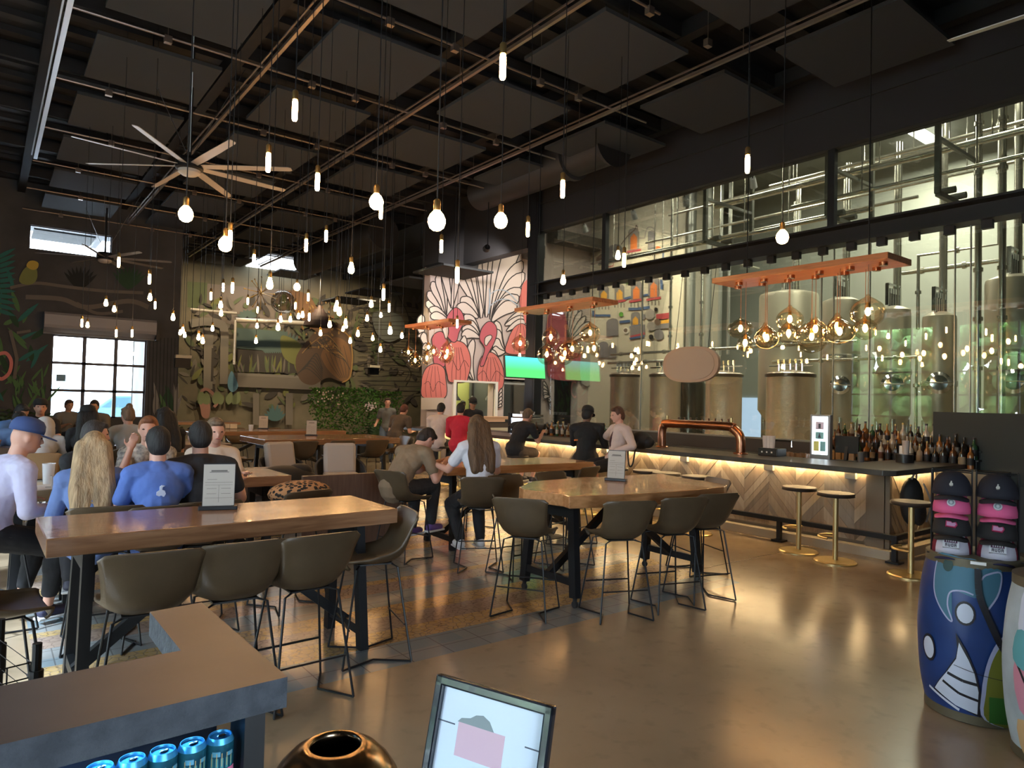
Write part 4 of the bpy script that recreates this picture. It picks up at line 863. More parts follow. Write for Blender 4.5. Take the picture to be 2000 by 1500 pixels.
SOCK = K('white_outlet', (.6, .55, .45), .5)
for y in (3.9, 4.95, 6.3, 7.9): G().box(L(XPN-.04, y, ZB-.13), (.05, .13, .09)).ob('power_outlet', SOCK, bt, bev=.006)
# inner lower work surface and back bar
g = G(); g.box((8.62, 8.3, .88), (.44, 9.4, .05)); g.box((8.62, 8.3, .44), (.4, 9.4, .86)); o = g.ob('work_counter', K('steel_counter', (.20, .19, .17), .3, .6)); tag(o, 'stainless work counter behind the bar top', 'counter')
g = G(); g.box((9.55, 8.2, .93), (.42, 10.8, .05)); g.box((9.56, 8.2, .46), (.38, 10.8, .9)); o = g.ob('back_counter', K('back_counter_dark', (.05, .045, .04), .35)); tag(o, 'dark back counter along the foot of the brewery glass', 'counter')
# foot rail
t = thing('foot_rail', 'black square foot rail standing on posts along the bar', 'rail', (7.88, 3.33, 0))
g = G(); g.bar((0, -.03, .27), (0, 10.2, .27), .055); g.bar((-.0, 0, .27), (2.8, .0, .27), .055); g.ob('rail', BLACK, t)
for y in (0, 1.36, 2.72, 4.08, 5.44, 6.8, 8.16): g = G(); g.bar((0, y, .27), (0, y, 0), .05); g.box((0, y, .01), (.14, .14, .02)); g.ob('post', BLACK, t)
# round gold bar stools
def bar_stool():
    t = thing('bar_stool', 'x', 'stool')
    G().lathe([(.001, .705), (.16, .705), (.185, .715), (.19, .735), (.185, .748), (.001, .75)], n=32).ob('seat', K('stool_seat', (.04, .028, .02), .55), t, smooth=30)
    G().lathe([(.001, .70), (.12, .70), (.19, .712), (.192, .72), (.12, .706)], n=32).ob('seat_rim', BLACK, t, smooth=30)
    G().cyl((0, 0, .02), (0, 0, .70), .028, n=16).ob('pole', BRASS, t, smooth=True)
    G().lathe([(.001, .028), (.20, .022), (.215, .012), (.215, 0), (.001, 0)], n=36).ob('base', BRASS, t, smooth=30)
    g = G(); g.tube([(.17*math.cos(a), .17*math.sin(a), .27) for a in [PI*(.1+.8*k/10) for k in range(11)]], .011, 8); g.cyl((0, 0, .27), (0, .17, .27), .01, n=6); g.ob('footrest', BRASS, t, smooth=True)
    return t
bs = bar_stool(); regkids()
for i, (x, y, l) in enumerate([(7.5, 4.22, 'round brown seat bar stool on gold pole, nearer pair at the bar, left one'), (7.36, 3.72, 'round brown seat bar stool on gold pole, nearer pair at the bar, right one'), (7.42, 2.98, 'round seat bar stool beside the barrel with hats'), (7.35, 5.55, 'round seat bar stool just past the right end of the live edge table'),
        (7.3, 6.35, 'bar stool right of the person with the tie'), (7.3, 6.0, 'bar stool between the person with the tie and the live edge table end'), (7.25, 8.05, 'empty bar stool left of the person in the dark jacket, right of a pair'), (7.25, 8.45, 'empty bar stool left of the person in the dark jacket, left of a pair'), (7.2, 6.85, 'bar stool under the person with the loosened tie'), (7.2, 7.45, 'bar stool under the person in the dark jacket with an orange stripe'),
        (7.2, 9.1, 'bar stool under the person in black tee using a phone'), (7.1, 10.7, 'bar stool under the person in the red hoodie'), (7.1, 11.45, 'bar stool under the person in the pale shirt beside the red hoodie'), (7.0, 13.1, 'bar stool under the hunched person in taupe at the far bar end')]):
    if i == 0: bs.location = (x, y, 0); bs['label'] = l; bs['group'] = 'round bar stools'
    else: dup(bs, (x, y, 0), .3*i, l, 'round bar stools')
# copper tap pipe
t = thing('tap_tower', 'copper pipe beer tap tower arching over the bar top', 'tap', (8.12, 0, ZB))
a, b_ = atX(1293, 850, 8.12).y, atX(1447, 850, 8.12).y; zt = atX(1370, 833, 8.12).z-ZB+.02; r = .062
pts = [(0, a, 0), (0, a, zt-.12), (0, a-.04, zt-.03), (0, a-.14, zt), (0, b_+.22, zt), (0, b_+.12, zt-.03), (0, b_+.03, zt-.10), (0, b_, zt-.2), (0, b_, 0)]
G().tube(cat(pts, 5), r, 16).ob('copper_pipe', COPPER, t, smooth=True)
for y in (a, b_): G().lathe([(.001, .02), (.09, .02), (.1, .01), (.1, 0)], (0, y, 0), 20).ob('flange', COPPER, t, smooth=30)
for k in range(9): y = a-.22-(a-b_-.5)*k/8; g = G(); g.cyl((r, y, zt), (r+.06, y, zt), .012, n=8); g.cyl((r+.06, y, zt+.02), (r+.07, y, zt-.07), .01, n=8); g.cyl((r+.06, y, zt+.02), (r+.05, y, zt+.10), .008, .014, n=8); g.ob('tap', CHROME, t, smooth=True)
for y, s in ((a-.1, 1), (b_+.15, 1)): G().cyl((0, y, zt+.04), (0, y, zt+.12), .014, .02, n=8).ob('valve', BRASS, t)
# bottles on the back counter
BCOL = [K('bottle_amber', (.10, .035, .012), .12, coat=.4), K('bottle_dark', (.025, .02, .015), .12, coat=.4), K('bottle_clear', (.45, .42, .34), .08, coat=.5), K('bottle_green', (.03, .09, .04), .12, coat=.4), K('bottle_whisky', (.30, .12, .03), .12, coat=.4)]
LBL = [K('label_cream', (.30, .24, .15), .7), K('label_black', (.02, .02, .02), .6), K('label_brown', (.14, .06, .03), .6), K('label_pale', (.36, .32, .26), .6), K('label_black', (0,)*3)]
CAPM = K('bottle_cap', (.04, .03, .03), .4); CAPG = K('bottle_cap_gold', (.4, .26, .08), .3, .8)
rnd = random.Random(11)
def bottle(x, y, z, label, group, sc=1.):
    t = thing('liquor_bottle', label, 'bottle', (x, y, z), rnd.uniform(0, 6), group); h = rnd.choice([.27, .29, .31])*sc; r = rnd.choice([.034, .038, .042])*sc
    G().lathe([(.001, 0), (r, .002), (r, h*.56), (r*.85, h*.64), (r*.36, h*.72), (r*.34, h*.93)], n=12).ob('glass_body', rnd.choice(BCOL), t, smooth=50)
    G().lathe([(r*1.01, h*.16), (r*1.02, h*.17), (r*1.02, h*.45), (r*1.01, h*.46)], n=12).ob('paper_label', rnd.choice(LBL), t, smooth=50)
    G().cyl((0, 0, h*.92), (0, 0, h), r*.4, n=8).ob('cap', rnd.choice([CAPM, CAPM, CAPG]), t, smooth=50)
# tiered back shelf with bottles right of the lit board
for k in range(3):
    o = G().box((9.55-.0+.1*k, 4.05, .955+.11*k), (.12, 1.9, .02+.0*k)).ob('bottle_riser', K('riser', (.03, .03, .03), .3)); tag(o, 'black stepped shelf carrying bottles before the glass, %s step' % ['lowest', 'middle', 'top'][k], 'shelf')
    o2 = G().box((9.55+.1*k, 4.05, .955+.055*k), (.1, 1.86, .11*k+.001)) if k else None
    if o2: q = o2.ob('riser_block', K('riser', (0,)*3)); tag(q, 'black block under the %s bottle step' % ['', 'middle', 'top'][k], 'shelf')
    for j in range(19): bottle(9.545+.1*k, 3.17+j*.096+rnd.uniform(-.01, .01), .966+.11*k, 'liquor bottle packed among the rows of bottles right of the lit board, %s step' % ['front', 'middle', 'back'][k], 'bottles on the %s step behind the bar' % ['front', 'middle', 'back'][k])
for j in range(22): bottle(9.5+.1*(j % 2), 9.35+j*.085, .956, 'liquor bottle standing left of the first serving tank, behind the person in the dark jacket', 'bottles behind the dark jacketed person')
# tan coffee bags in front
for j in range(4): o = G().box((0, 0, .06), (.05, .075, .12)).ob('paper_box', K('kraft', (.42, .30, .17), .8), bev=.004); o.location = (9.43, 4.55+j*.09, .956); tag(o, 'small kraft box in a row of four before the bottles', 'box', 'kraft boxes before the bottles')
# lit beverage board
a = atX(1604, 850, 8.75); t = thing('menu_board', 'backlit white beverage menu board in a grey stand on the bar', 'menu board', (8.75, a.y, .905))
hh = atX(1604, 812, 8.75).z-.905; w = .27; ang = math.radians(-60)
g = G(); g.box((0, 0, hh/2+.03), (.07, w, hh-.03)); g.box((0, -w/2+.03, .03), (.09, .05, .07)); g.box((0, w/2-.03, .03), (.09, .05, .07)); g.ob('stand_frame', K('stand_grey', (.25, .27, .29), .4, .4), t, bev=.004)
G().box((-.037, 0, hh/2+.07), (.006, w-.06, hh-.16)).ob('lit_panel', mat('lit_white', (.9, .95, 1), .5, emit=1.6, ecol=(.80, .92, 1)), t)
g = G()
def arc(g, y, z, w_, h_, x=-.042): g.box((x, y, z), (.004, w_, h_))
z0 = hh/2+.07
arc(g, 0, z0+.13, .11, .1); g.mat(1); arc(g, 0, z0+.125, .03, .06, -.045); g.mat(2); arc(g, 0, z0, .11, .09); g.mat(1); g.prism([(-.02, -.03), (.02, -.03), (0, .04)], .044, .047, M.Translation((0, 0, z0)) @ M.Rotation(-PI/2, 4, 'Z') @ M.Rotation(PI/2, 4, 'X')); g.mat(3); arc(g, .045, z0-.14, .07, .13); g.mat(2); arc(g, -.045, z0-.14, .07, .13)
g.ob('menu_pictures', [K('pic_lav', (.7, .7, .95), .5), K('pic_ink', (.05, .07, .12), .5), K('pic_cyan', (.25, .6, .7), .5), K('pic_yellow', (.75, .8, .25), .5)], t)
# espresso machine, till, dispenser, small things on the bar
def place(name, label, catg, px, py, z, build, rz=0, X=None):
    q = atX(px, py, X) if X else atz(px, py, z); t = thing(name, label, catg, (q.x, q.y, z), rz); build(t); return t
def espresso(t):
    G().box((0, 0, .20), (.45, .62, .32)).ob('body', CHROME, t, bev=.02); G().box((0, 0, .40), (.4, .6, .05)).ob('cup_tray', CHROME, t)
    G().box((-.16, 0, .04), (.2, .62, .06)).ob('drip_tray', BLACK, t)
    for y in (-.18, 0, .18): g = G(); g.cyl((-.24, y, .24), (-.24, y, .17), .035, n=12); g.cyl((-.24, y, .19), (-.38, y, .17), .012, n=8); g.ob('portafilter', CHROME, t, smooth=True)
    for y in (-.2, -.1, .0, .12, .22): G().lathe([(.02, .0), (.035, .06), (.03, .06), (.001, .01)], (.0, y, .425), 10).ob('cup', WHITE, t)
    G().cyl((-.2, .36, .0), (-.2, .36, .45), .05, n=12).ob('grinder', BLACK, t)
q = place('espresso_machine', 'chrome espresso machine on the back counter under the television', 'coffee machine', 1030, 832, .956, espresso, X=9.45)
def till(t):
    G().box((0, 0, .05), (.2, .3, .10)).ob('base', BLACK, t, bev=.01); G().bar((0, 0, .1), (.04, 0, .3), .04).ob('arm', BLACK, t)
    G().box((.03, 0, .30), (.03, .30, .22)).ob('display', BLACK, t, bev=.006); G().cyl((-.02, -.2, .0), (-.02, -.2, .22), .04, n=10).ob('scanner', K('grey_dark', (.1, .1, .1), .4), t)
place('point_of_sale', 'black till terminal just right of the lit menu board', 'till', 1652, 880, .905, till, X=8.75)
place('point_of_sale', 'black till on the work counter beside the person in the dark jacket', 'till', 1165, 862, .905, till, X=8.6)
def cups(t):
    G().box((0, 0, .05), (.22, .28, .10)).ob('caddy', K('caddy_black', (.02, .02, .02), .35), t, bev=.008)
    for k in range(3): G().lathe([(.03, 0), (.04, .16), (.036, .16), (.001, .01)], (0, .10-.05*k, .1), 12).ob('paper_straw_cup', K('straw_white', (.62, .55, .50), .5), t)
    for k in range(3): G().box((-.112, -.06+.07*k, .05), (.004, .02, .02)).ob('tab', WHITE, t)
place('caddy', 'black caddy holding white cups on the bar top right of the copper taps', 'caddy', 1508, 890, ZB, cups)
def cups2(t):
    G().cyl((0, 0, 0), (0, 0, .10), .10, n=24).ob('tray', K('caddy_black', (0,)*3), t, smooth=30)
    G().lathe([(.035, 0), (.045, .17), (.04, .17), (.001, .01)], (-.02, -.02, .1), 16).ob('cup', K('cup_grey', (.5, .45, .42), .5), t, smooth=30)
    G().box((.05, .04, .15), (.06, .07, .1)).ob('napkin_stack', WHITE, t)
place('cup_caddy', 'round dark caddy with a cup on the bar top near the corner', 'caddy', 1767, 903, ZB, cups2)
def dev(t):
    G().box((0, 0, .045), (.14, .18, .09)).ob('body', K('purple_black', (.06, .02, .06), .4), t, bev=.02); G().box((.1, 0, .09), (.05, .26, .18)).ob('box_behind', K('blue_grey_box', (.12, .15, .18), .6), t)
place('card_reader', 'small dark purple rounded gadget in front of a blue box on the bar', 'gadget', 1820, 900, ZB, dev)
def bags(t):
    for k in range(4):
        g = G(); x0 = -.02+.09*k; w_ = .1; g.add([V((x0+dx*(1 if z < .2 else .8), y, z)) for z in (0, .19) for dx, y in ((0, -.06), (w_, -.06), (w_, .06), (0, .06))], [(0, 3, 2, 1), (4, 5, 6, 7), (0, 1, 5, 4), (1, 2, 6, 5), (2, 3, 7, 6), (3, 0, 4, 7)])
        g.box((x0+w_/2, -.062, .14), (w_, .01, .025)); g.ob('paper_bag', K('kraft2', (.48, .35, .20), .8), t)
place('paper_bags', 'row of folded brown paper bags standing on the bar corner', 'paper bags', 1862, 898, ZB, bags)
def rack(t):
    for k in range(4): G().box((.2, 0, .03+.04*k), (.36, .25, .012)).ob('shelf_tray', K('tray_dk', (.06, .055, .05), .4), t)
    for s in (-1, 1):
        for u in (-1, 1): G().bar((.2+.18*s, .12*u, 0), (.2+.18*s, .12*u, .17), .012).ob('post', BLACK, t)
place('tray_rack', 'low rack of stacked dark trays right of the paper bags', 'rack', 1905, 903, ZB, rack)
def bag(t):
    g = G(); g.ell((0, 0, .12), (.17, .15, .13), n=16, m_=10); g.ell((.02, -.1, .1), (.1, .1, .09)); g.ob('bag_body', K('black_nylon', (.01, .01, .011), .7), t, smooth=True)
    G().tube(cat([(-.15, .05, .14), (-.24, .02, .05), (-.27, .0, -.1), (-.28, -.04, -.24), (-.28, -.1, -.2), (-.26, -.12, -.02), (-.16, -.08, .1)], 5), .012, 6).ob('strap', K('black_nylon', (0,)*3), t)
q = place('backpack', 'black backpack on the bar top with its strap hanging over the edge', 'bag', 1252, 876, ZB, bag)
t = thing('backpack', 'black backpack hanging on the bar end behind the stool beside the barrel', 'bag', (8.22, YB0+.08, .45))
g = G(); g.ell((0, 0, .2), (.16, .11, .27), n=18, m_=10); g.ell((0, -.08, .08), (.12, .06, .14)); g.ob('bag_body', K('black_nylon', (0,)*3), t, smooth=True)
G().tube(cat([(-.06, -.02, .45), (0, -.04, .53), (.06, -.02, .45)], 5), .012, 6).ob('carry_loop', K('bag_loop', (.5, .5, .5), .5), t)
g = G(); g.tube(cat([(.1, -.08, .4), (.14, -.14, .2), (.08, -.12, -.02)], 5), .01, 6); g.ob('strap', K('strap_grey', (.2, .2, .2), .6), t)
# glassware left of the copper tower
for k in range(5):
    o = G().lathe([(.001, 0), (.025, .003), (.03, .15), (.027, .15), (.022, .01)], n=14).ob('pint_glass', K('glass_pale', (.6, .55, .4), .08, alpha=.55), smooth=40); q = atX(1262+k*6, 850, 8.5); o.location = (8.5+.05*(k % 2), q.y, .905); tag(o, 'upright pint glass in the small group left of the copper tap tower', 'glass', 'pint glasses by the tap tower')
o = G().cyl((0, 0, 0), (0, 0, .03), .0, n=4)
for k in range(34):
    r_ = random.Random(k); o = G().lathe([(.001, .06), (.022, .058), (.026, .0), (.022, .0)], n=8).ob('upturned_glass', K('glass_amber', (.5, .36, .24), .12, alpha=.7), smooth=40); q = atX(1530+k*1.9, 862, 9.3); o.location = (9.25+r_.uniform(-.06, .16), q.y, .956); tag(o, 'upturned small glass in the drying cluster left of the lit board', 'glass', 'drying glasses left of the lit board')
# square frame faucet
t = thing('faucet', 'square bent steel faucet rising behind the bar right of the copper taps', 'faucet', (8.7, atX(1497, 850, 8.7).y, .905)); a = -.38
G().tube([(0, 0, 0), (0, 0, .30), (0, a, .30), (0, a, .22)], .014, 8).ob('spout', CHROME, t)
G().cyl((0, 0, 0), (0, 0, .1), .03, n=10).ob('base', CHROME, t)
# pizza pass lamps
for i, x in enumerate((892, 923, 953)):
    P_ = atY(x, 775, YP+.5); t = thing('pendant_lamp', 'black cone heat lamp over the pizza hatch, %s of three' % ['left', 'middle', 'right'][i], 'lamp', P_)
    G().lathe([(.13, -.1), (.12, -.08), (.03, .03), (.02, .1), (.001, .1)], n=20).ob('shade', BLACK, t, smooth=30); G().cyl((0, 0, .1), (0, 0, 2.9-P_.z), .02, n=6).ob('rod', BLACK, t)
# pizza counter under the hatch
t = thing('food_counter', 'glass fronted food display counter under the pizza hatch', 'counter', ((wx0+wx1)/2, YP-1.1, 0))
G().box((0, 0, .55), (1.7, .6, 1.1)).ob('counter_body', K('dark_brown', (.07, .05, .04), .5), t); G().box((0, 0, 1.22), (1.8, .65, .06)).ob('wood_top', K('ledge_wood', (0,)*3), t); G().box((0, -.31, .85), (1.2, .02, .25)).ob('display_window', K('case_glow', (.6, .55, .42), .5), t)
# ================= TABLES =================
def PXK(x, k): q = atk(x, 770, k); return q.x, q.y
def trestle_table(name, label, loc, rz, L_, W_, top, th, legx, leg_w=.07, casters=False, outline=None, z=.92, legs=True, und=None):
    t = thing(name, label, 'table', loc, rz, 'tall wooden tables')
    g = G()
    if outline: g.prism(outline, z-th, z)
    else: g.box((0, 0, z-th/2), (L_, W_, th))
    o = g.ob('tabletop', top, t, bev=.006)
    LG_ = []; lw = W_/2-.1; f = .08 if casters else 0.
    for sx in (-1, 1):
        for s in (-1, 1): g = G(); g.bar((sx*legx, s*(lw), f), (sx*(legx-.02), s*(lw-.07), z-th), leg_w, leg_w*.8, (1, 0, 0)); LG_.append(g.ob('leg', BLACK, t))
        G().bar((sx*(legx-.02), -lw+.06, z-th-.06), (sx*(legx-.02), lw-.06, z-th-.06), .06, .10).ob('top_crossbar', BLACK, t)
        G().bar((sx*legx, -lw, f+.12), (sx*legx, lw, f+.12), .04, .06).ob('lower_crossbar', BLACK, t)
        G().bar((sx*legx, 0, f+.13), (sx*.04, 0, z-th-.08), .05, .06).ob('brace', BLACK, t)
        if casters:
            for s in (-1, 1): g = G(); g.cyl((sx*legx-.012, s*lw, .028), (sx*legx+.012, s*lw, .028), .028, n=14); g.bar((sx*legx, s*lw, .03), (sx*legx, s*lw, .1), .025); g.ob('caster', K('rubber', (.02, .02, .02), .6), LG_[(0 if sx < 0 else 2)+(0 if s < 0 else 1)])
    return t
def menu(loc, rz, label, h=.27, w=.19):
    t = thing('menu_holder', label, 'menu holder', loc, rz)
    G().box((0, 0, .012), (w+.04, .07, .024)).ob('base', BLACK, t, bev=.004)
    R = M.Rotation(math.radians(-6), 3, 'X')
    G().box((0, .01, .02+h/2), (w, .012, h), R=R).ob('backing_board', BLACK, t)
    ms_ = G().box((0, .002, .02+h/2), (w-.006, .004, h-.01), R=R).ob('menu_sheet', K('menu_paper', (.42, .38, .33), .8), t)
    g = G()
    for k, (x, z, a, b_) in enumerate([(0, h*.83, w*.5, .009), (0, h*.8, w*.6, .004), (-.04, h*.63, w*.3, .002), (0, h*.56, w*.85, .002), (0, h*.5, w*.85, .0015), (-w*.22, h*.42, w*.3, .002), (w*.22, h*.42, w*.3, .002), (-w*.22, h*.3, w*.3, .002), (w*.22, h*.3, w*.3, .002), (0, h*.3, .0015, h*.4), (0, h*.2, w*.85, .0015)]):
        g.box(R @ V((x, -.001, z-h/2))+V((0, .002, .02+h/2)), (a, .003, b_), R=R)
    g.ob('menu_lines', K('menu_ink', (.12, .11, .10), .8), ms_)
    return t
t1 = trestle_table('bar_table', 'long thick walnut table in the foreground with a menu holder on it', (1.235, 4.42, 0), math.radians(.5), 1.94, .73, TABLEW, .095, .79)
def lv(px, py): q = atz(px, py, .92); return (q.x-4.62, q.y-4.38)
ol = [lv(*q) for q in [(1014, 951), (1022, 956), (1100, 965), (1112, 969), (1175, 967), (1240, 965), (1330, 959), (1385, 954), (1414, 951), (1420, 947), (1385, 941), (1340, 934), (1292, 925), (1180, 931), (1120, 933), (1090, 936), (1040, 940)]]
t2 = trestle_table('bar_table', 'live edge slab table on black caster legs in the middle right foreground', (4.62, 4.38, 0), 0, 2.0, .85, LIVEW, .10, .79, .075, True, ol)
t3 = trestle_table('bar_table', 'plain thick wooden table where the leaning pair sits', (5.05, 6.6, 0), math.radians(-3), 2.1, .8, LIVEW, .09, .9)
t4 = trestle_table('bar_table', 'long dark wooden table in the back with a single menu holder, nearer of two', (4.95, 12.1, 0), 0, 2.5, 1.4, TABLEW, .10, 1.0)
t5 = trestle_table('bar_table', 'long wooden table in the back behind the nearer one, partly hidden', (4.75, 14.6, 0), 0, 3.2, .9, TABLEW, .08, 1.3)
t6 = trestle_table('bar_table', 'light wooden table at left with cups and papers where the capped person sits', (*PXK(92, 5.25), 0), 0, .50, .50, wood('pale_plank', (.62, .48, .27), (.5, .37, .2), .4), .09, .17)
t7 = trestle_table('bar_table', 'wooden table in front of the two people in blue and black tees', (1.42, 6.62, 0), 0, 1.72, .75, TABLEW, .09, .7)
t8 = trestle_table('bar_table', 'dark table at left near the big window where the group sits', (1.5, 11.0, 0), 0, 2.9, .8, K('dark_table', (.12, .07, .045), .4), .08, 1.1)
t9 = trestle_table('bar_table', 'far pale topped table under the jungle mural, left one', (4.4, 19.4, 0), 0, 2.2, .8, K('peach_top', (.45, .25, .13), .4), .07, .8)
menu(tuple(atz(426, 995, .92)), math.radians(-18), 'grey menu board in a black holder on the foreground walnut table')
menu(tuple(atz(1203, 939, .92)), math.radians(-62), 'grey menu card in a black holder on the live edge table', .27, .17)
menu(tuple(atz(608, 851, .92)), math.radians(-25), 'small cream menu card on the nearer back table')
menu(tuple(atz(514, 838, .92)), math.radians(-25), 'small tan menu card on the farther back table')
# ================= WIRE BASE BUCKET STOOLS =================
def stool_proto():
    t = thing('bucket_stool', 'x', 'stool')
    prof = cat([(.205, -.035, .17), (.185, -.006, .195), (.10, -.012, .212), (-.02, -.022, .214), (-.12, -.012, .205), (-.185, .035, .198), (-.213, .11, .202), (-.235, .21, .212), (-.252, .275, .220), (-.256, .295, .221)], 3)
    n = len(prof); m_ = 17; vs = []; fs = []
    for i, (y, z, w) in enumerate(prof):
        v = i/(n-1)
        for j in range(m_):
            u = -1+2*j/(m_-1); a = abs(u)
            zz = z; yy = y; s = max(0, 1-abs(v-.42)/.42)
            zz += .065*s*a**3.6; yy += (.085*s+.05*max(0, (v-.45)))*a**2.8
            if v > .85: zz -= .035*a**14*(v-.85)/.15
            if v < .12: yy -= .03*a**6*(1-v/.12)
            vs.append(V((u*w*(1-.04*s*a), yy, zz+.63)))
    for i in range(n-1):
        for j in range(m_-1): fs.append((i*m_+j, (i+1)*m_+j, (i+1)*m_+j+1, i*m_+j+1))
    g = G(); g.add(vs, fs); o = g.ob('seat_shell', LEATH, t, smooth=75); md = o.modifiers.new('s', 'SOLIDIFY'); md.thickness = .014; md.offset = 0
    g = G()
    top = [(sx*.12, sy) for sy in (.11, -.11) for sx in (-1, 1)]
    for sx in (-1, 1):
        for sy in (1, -1): G().tube([(sx*.10, .10*sy, .600), (sx*.15, .13*sy, .585), (sx*.22, .215*sy, .008)], .0068, 7).ob('leg', BLACK, t, smooth=True)
        G().tube([(sx*.22, .215, .008), (sx*.11, 0, .008), (sx*.22, -.215, .008)], .0068, 7).ob('floor_rail', BLACK, t, smooth=True)
    G().tube([(-.185, .174, .23), (.185, .174, .23)], .0068, 7).ob('footrest', BLACK, t)
    G().tube([(-.185, -.174, .23), (.185, -.174, .23)], .0055, 7).ob('cross_wire', BLACK, t)
    g = G().box((0, 0, .601), (.22, .22, .008)); g.ob('seat_bracket', BLACK, t)
    return t
ST = stool_proto(); regkids(); used = [0]
def stool(x, y, deg, label):    # deg: direction the sitter faces, 0 = away along the bar
    loc = (x, y, 0); rz = math.radians(-deg)
    if not used[0]: used[0] = 1; ST.location = loc; ST.rotation_euler = (0, 0, rz); ST['label'] = label; ST['group'] = 'brown bucket stools'; return ST
    return dup(ST, loc, rz, label, 'brown bucket stools')
for a in [(.66, 3.72, 4, 'brown bucket stool at the near side of the foreground table, left one of three'), (1.06, 3.73, 2, 'brown bucket stool at the near side of the foreground table, middle one of three'), (1.44, 3.72, -2, 'brown bucket stool at the near side of the foreground table, right one of three'),
        (2.02, 4.05, -78, 'shiny brown bucket stool turned sideways at the right end of the foreground table'), (.07, 3.98, 84, 'brown stool cut by the left picture edge beside the wire cart'),
        (3.42, 4.18, 55, 'olive brown bucket stool at the left end of the live edge table'), (3.98, 3.75, 22, 'bucket stool at the near side of the live edge table, left one of three'), (4.52, 3.68, 18, 'bucket stool at the near side of the live edge table, middle one of three'), (4.96, 3.70, 14, 'bucket stool at the near side of the live edge table, right one of three'),
        (5.72, 4.3, -70, 'bucket stool at the right end of the live edge table'), (4.1, 5.15, 180, 'bucket stool at the far side of the live edge table, left one'), (4.75, 5.2, 178, 'bucket stool at the far side of the live edge table, right one'),
        (3.50, 6.30, 72, 'bucket stool under the person in the tan polo shirt'), (3.92, 5.55, 28, 'bucket stool under the person in the white tee with long brown hair'), (5.1, 7.4, 180, 'bucket stool at the far side of the leaning pair table'), (5.5, 5.9, -15, 'bucket stool at the right of the leaning pair table'),
        (*PXK(215, 4.55), 5, 'tan backed stool under the person with long blond hair'), (*PXK(318, 4.62), 0, 'stool under the person in the blue tee'), (*PXK(402, 4.85), 0, 'stool under the person in the black tee'),
        (*PXK(292, 6.5), 188, 'stool under the person in the pale patterned top facing the camera'), (*PXK(415, 6.5), 185, 'stool under the person hidden behind the black haired person in black'), (*PXK(-10, 4.65), 62, 'stool under the person in the navy cap at the left edge'), (*PXK(575, 5.45), -15, 'empty bucket stool right of the person in the black tee'),
        (4.2, 11.15, 0, 'stool tucked under the nearer back table, leftmost'), (4.85, 11.15, 0, 'stool tucked under the nearer back table, middle'), (5.5, 11.15, 0, 'stool tucked under the nearer back table, rightmost'), (6.35, 11.9, -90, 'stool at the right end of the nearer back table'),
        (3.3, 12.6, 60, 'stool left of the nearer back table'), (3.2, 11.2, 90, 'stool left of the nearer back table, in front'), (4.4, 15.4, 180, 'stool behind the farther back table, left'), (5.2, 15.4, 180, 'stool behind the farther back table, right')]: stool(*a)
o = stool(*PXK(85, 8.1), 8, 'caramel backed stool under the person in the white hoodie')
for c in list(bpy.data.objects):
    if c.parent == o and c.name.startswith('seat_shell'):
        c.data = c.data.copy(); c.data.materials[0] = CREAMLEATH
for x, y, l in [(*PXK(178, 8.5), 'stool under the person in the black jacket and cap with long black hair'), (*PXK(256, 9.0), 'stool under the person in the grey sweater near the window'), (*PXK(337, 8.6), 'stool under the person in black with long black hair, right of the window'), (*PXK(80, 10.3), 'stool under the bearded person in the black cap'), (*PXK(28, 9.9), 'stool under the dark haired person at the left edge, rear'), (*PXK(52, 9.0), 'stool under the dark haired person leaning at the left edge')]:
    stool(x, y, 0 if 'black jacket' in l or 'grey sweater' in l or 'black with long' in l else 180, l)
for px_, k_, l_ in ((190, 13.3, 'stool under the small distant person before the gridded window'), (131, 14.6, 'stool under the small distant person at the bottom left of the window')): stool(*PXK(px_, k_), 190, l_)
# ================= LOUNGE CHAIRS, PARTITION, HEDGE =================
def lounge(loc, rz, label):
    t = thing('lounge_chair', label, 'armchair', loc, rz, 'grey lounge chairs')
    cu = K('cushion_grey', (.42, .37, .33), .9); wv = K('woven_dark', (.035, .035, .035), .8)
    o = G().box((0, .0, .42), (.52, .52, .13)).ob('seat_cushion', cu, t, bev=.035)
    R = M.Rotation(math.radians(14), 3, 'X'); G().box((0, -.27, .68), (.50, .14, .50), R=R).ob('back_cushion', cu, t, bev=.05)
    g = G(); arc = [(-.36, .26, .33), (-.38, .0, .46), (-.36, -.25, .60), (-.2, -.42, .68), (.2, -.42, .68), (.36, -.25, .60), (.38, 0, .46), (.36, .26, .33)]
    low = [(x*.9, y*.9, .30) for x, y, z in arc]; A = cat(arc, 5); B_ = cat(low, 5); g.tube(A, .02, 8); g.tube(B_, .015, 8)
    vs = A+B_; n = len(A); g.add(vs, [(i, i+1, n+i+1, n+i) for i in range(n-1)]); g.ob('woven_shell', wv, t)
    G().box((0, 0, .32), (.56, .54, .05)).ob('seat_base', wv, t)
    for sx in (-1, 1):
        for sy in (-1, 1): G().cyl((sx*.24, sy*.22, .31), (sx*.29, sy*.27, 0), .014, n=8).ob('leg', BLACK, t)
p1 = atz(566, 925, .45); lounge((p1.x, p1.y, 0), math.radians(-165), 'grey cushioned woven lounge chair, left of the pair before the back table')
p2 = atz(668, 928, .45); lounge((p2.x, p2.y, 0), math.radians(165), 'grey cushioned woven lounge chair, right of the pair before the back table')
PW = wood('partition_walnut', (.14, .085, .055), (.09, .05, .035), .45, 2, 2)
t = thing('bench', 'low dark walnut bench back panel behind the person in the tan polo', 'bench', (3.35, 7.15, 0), 0)
G().box((0, 0, .40), (1.25, .06, .80)).ob('back_panel', PW, t, bev=.005); G().box((0, .3, .40), (1.25, .55, .08)).ob('seat', PW, t); G().box((-.6, .3, .2), (.05, .55, .4)).ob('side_panel', PW, t); G().box((.6, .3, .2), (.05, .55, .4)).ob('side_panel', PW, t)
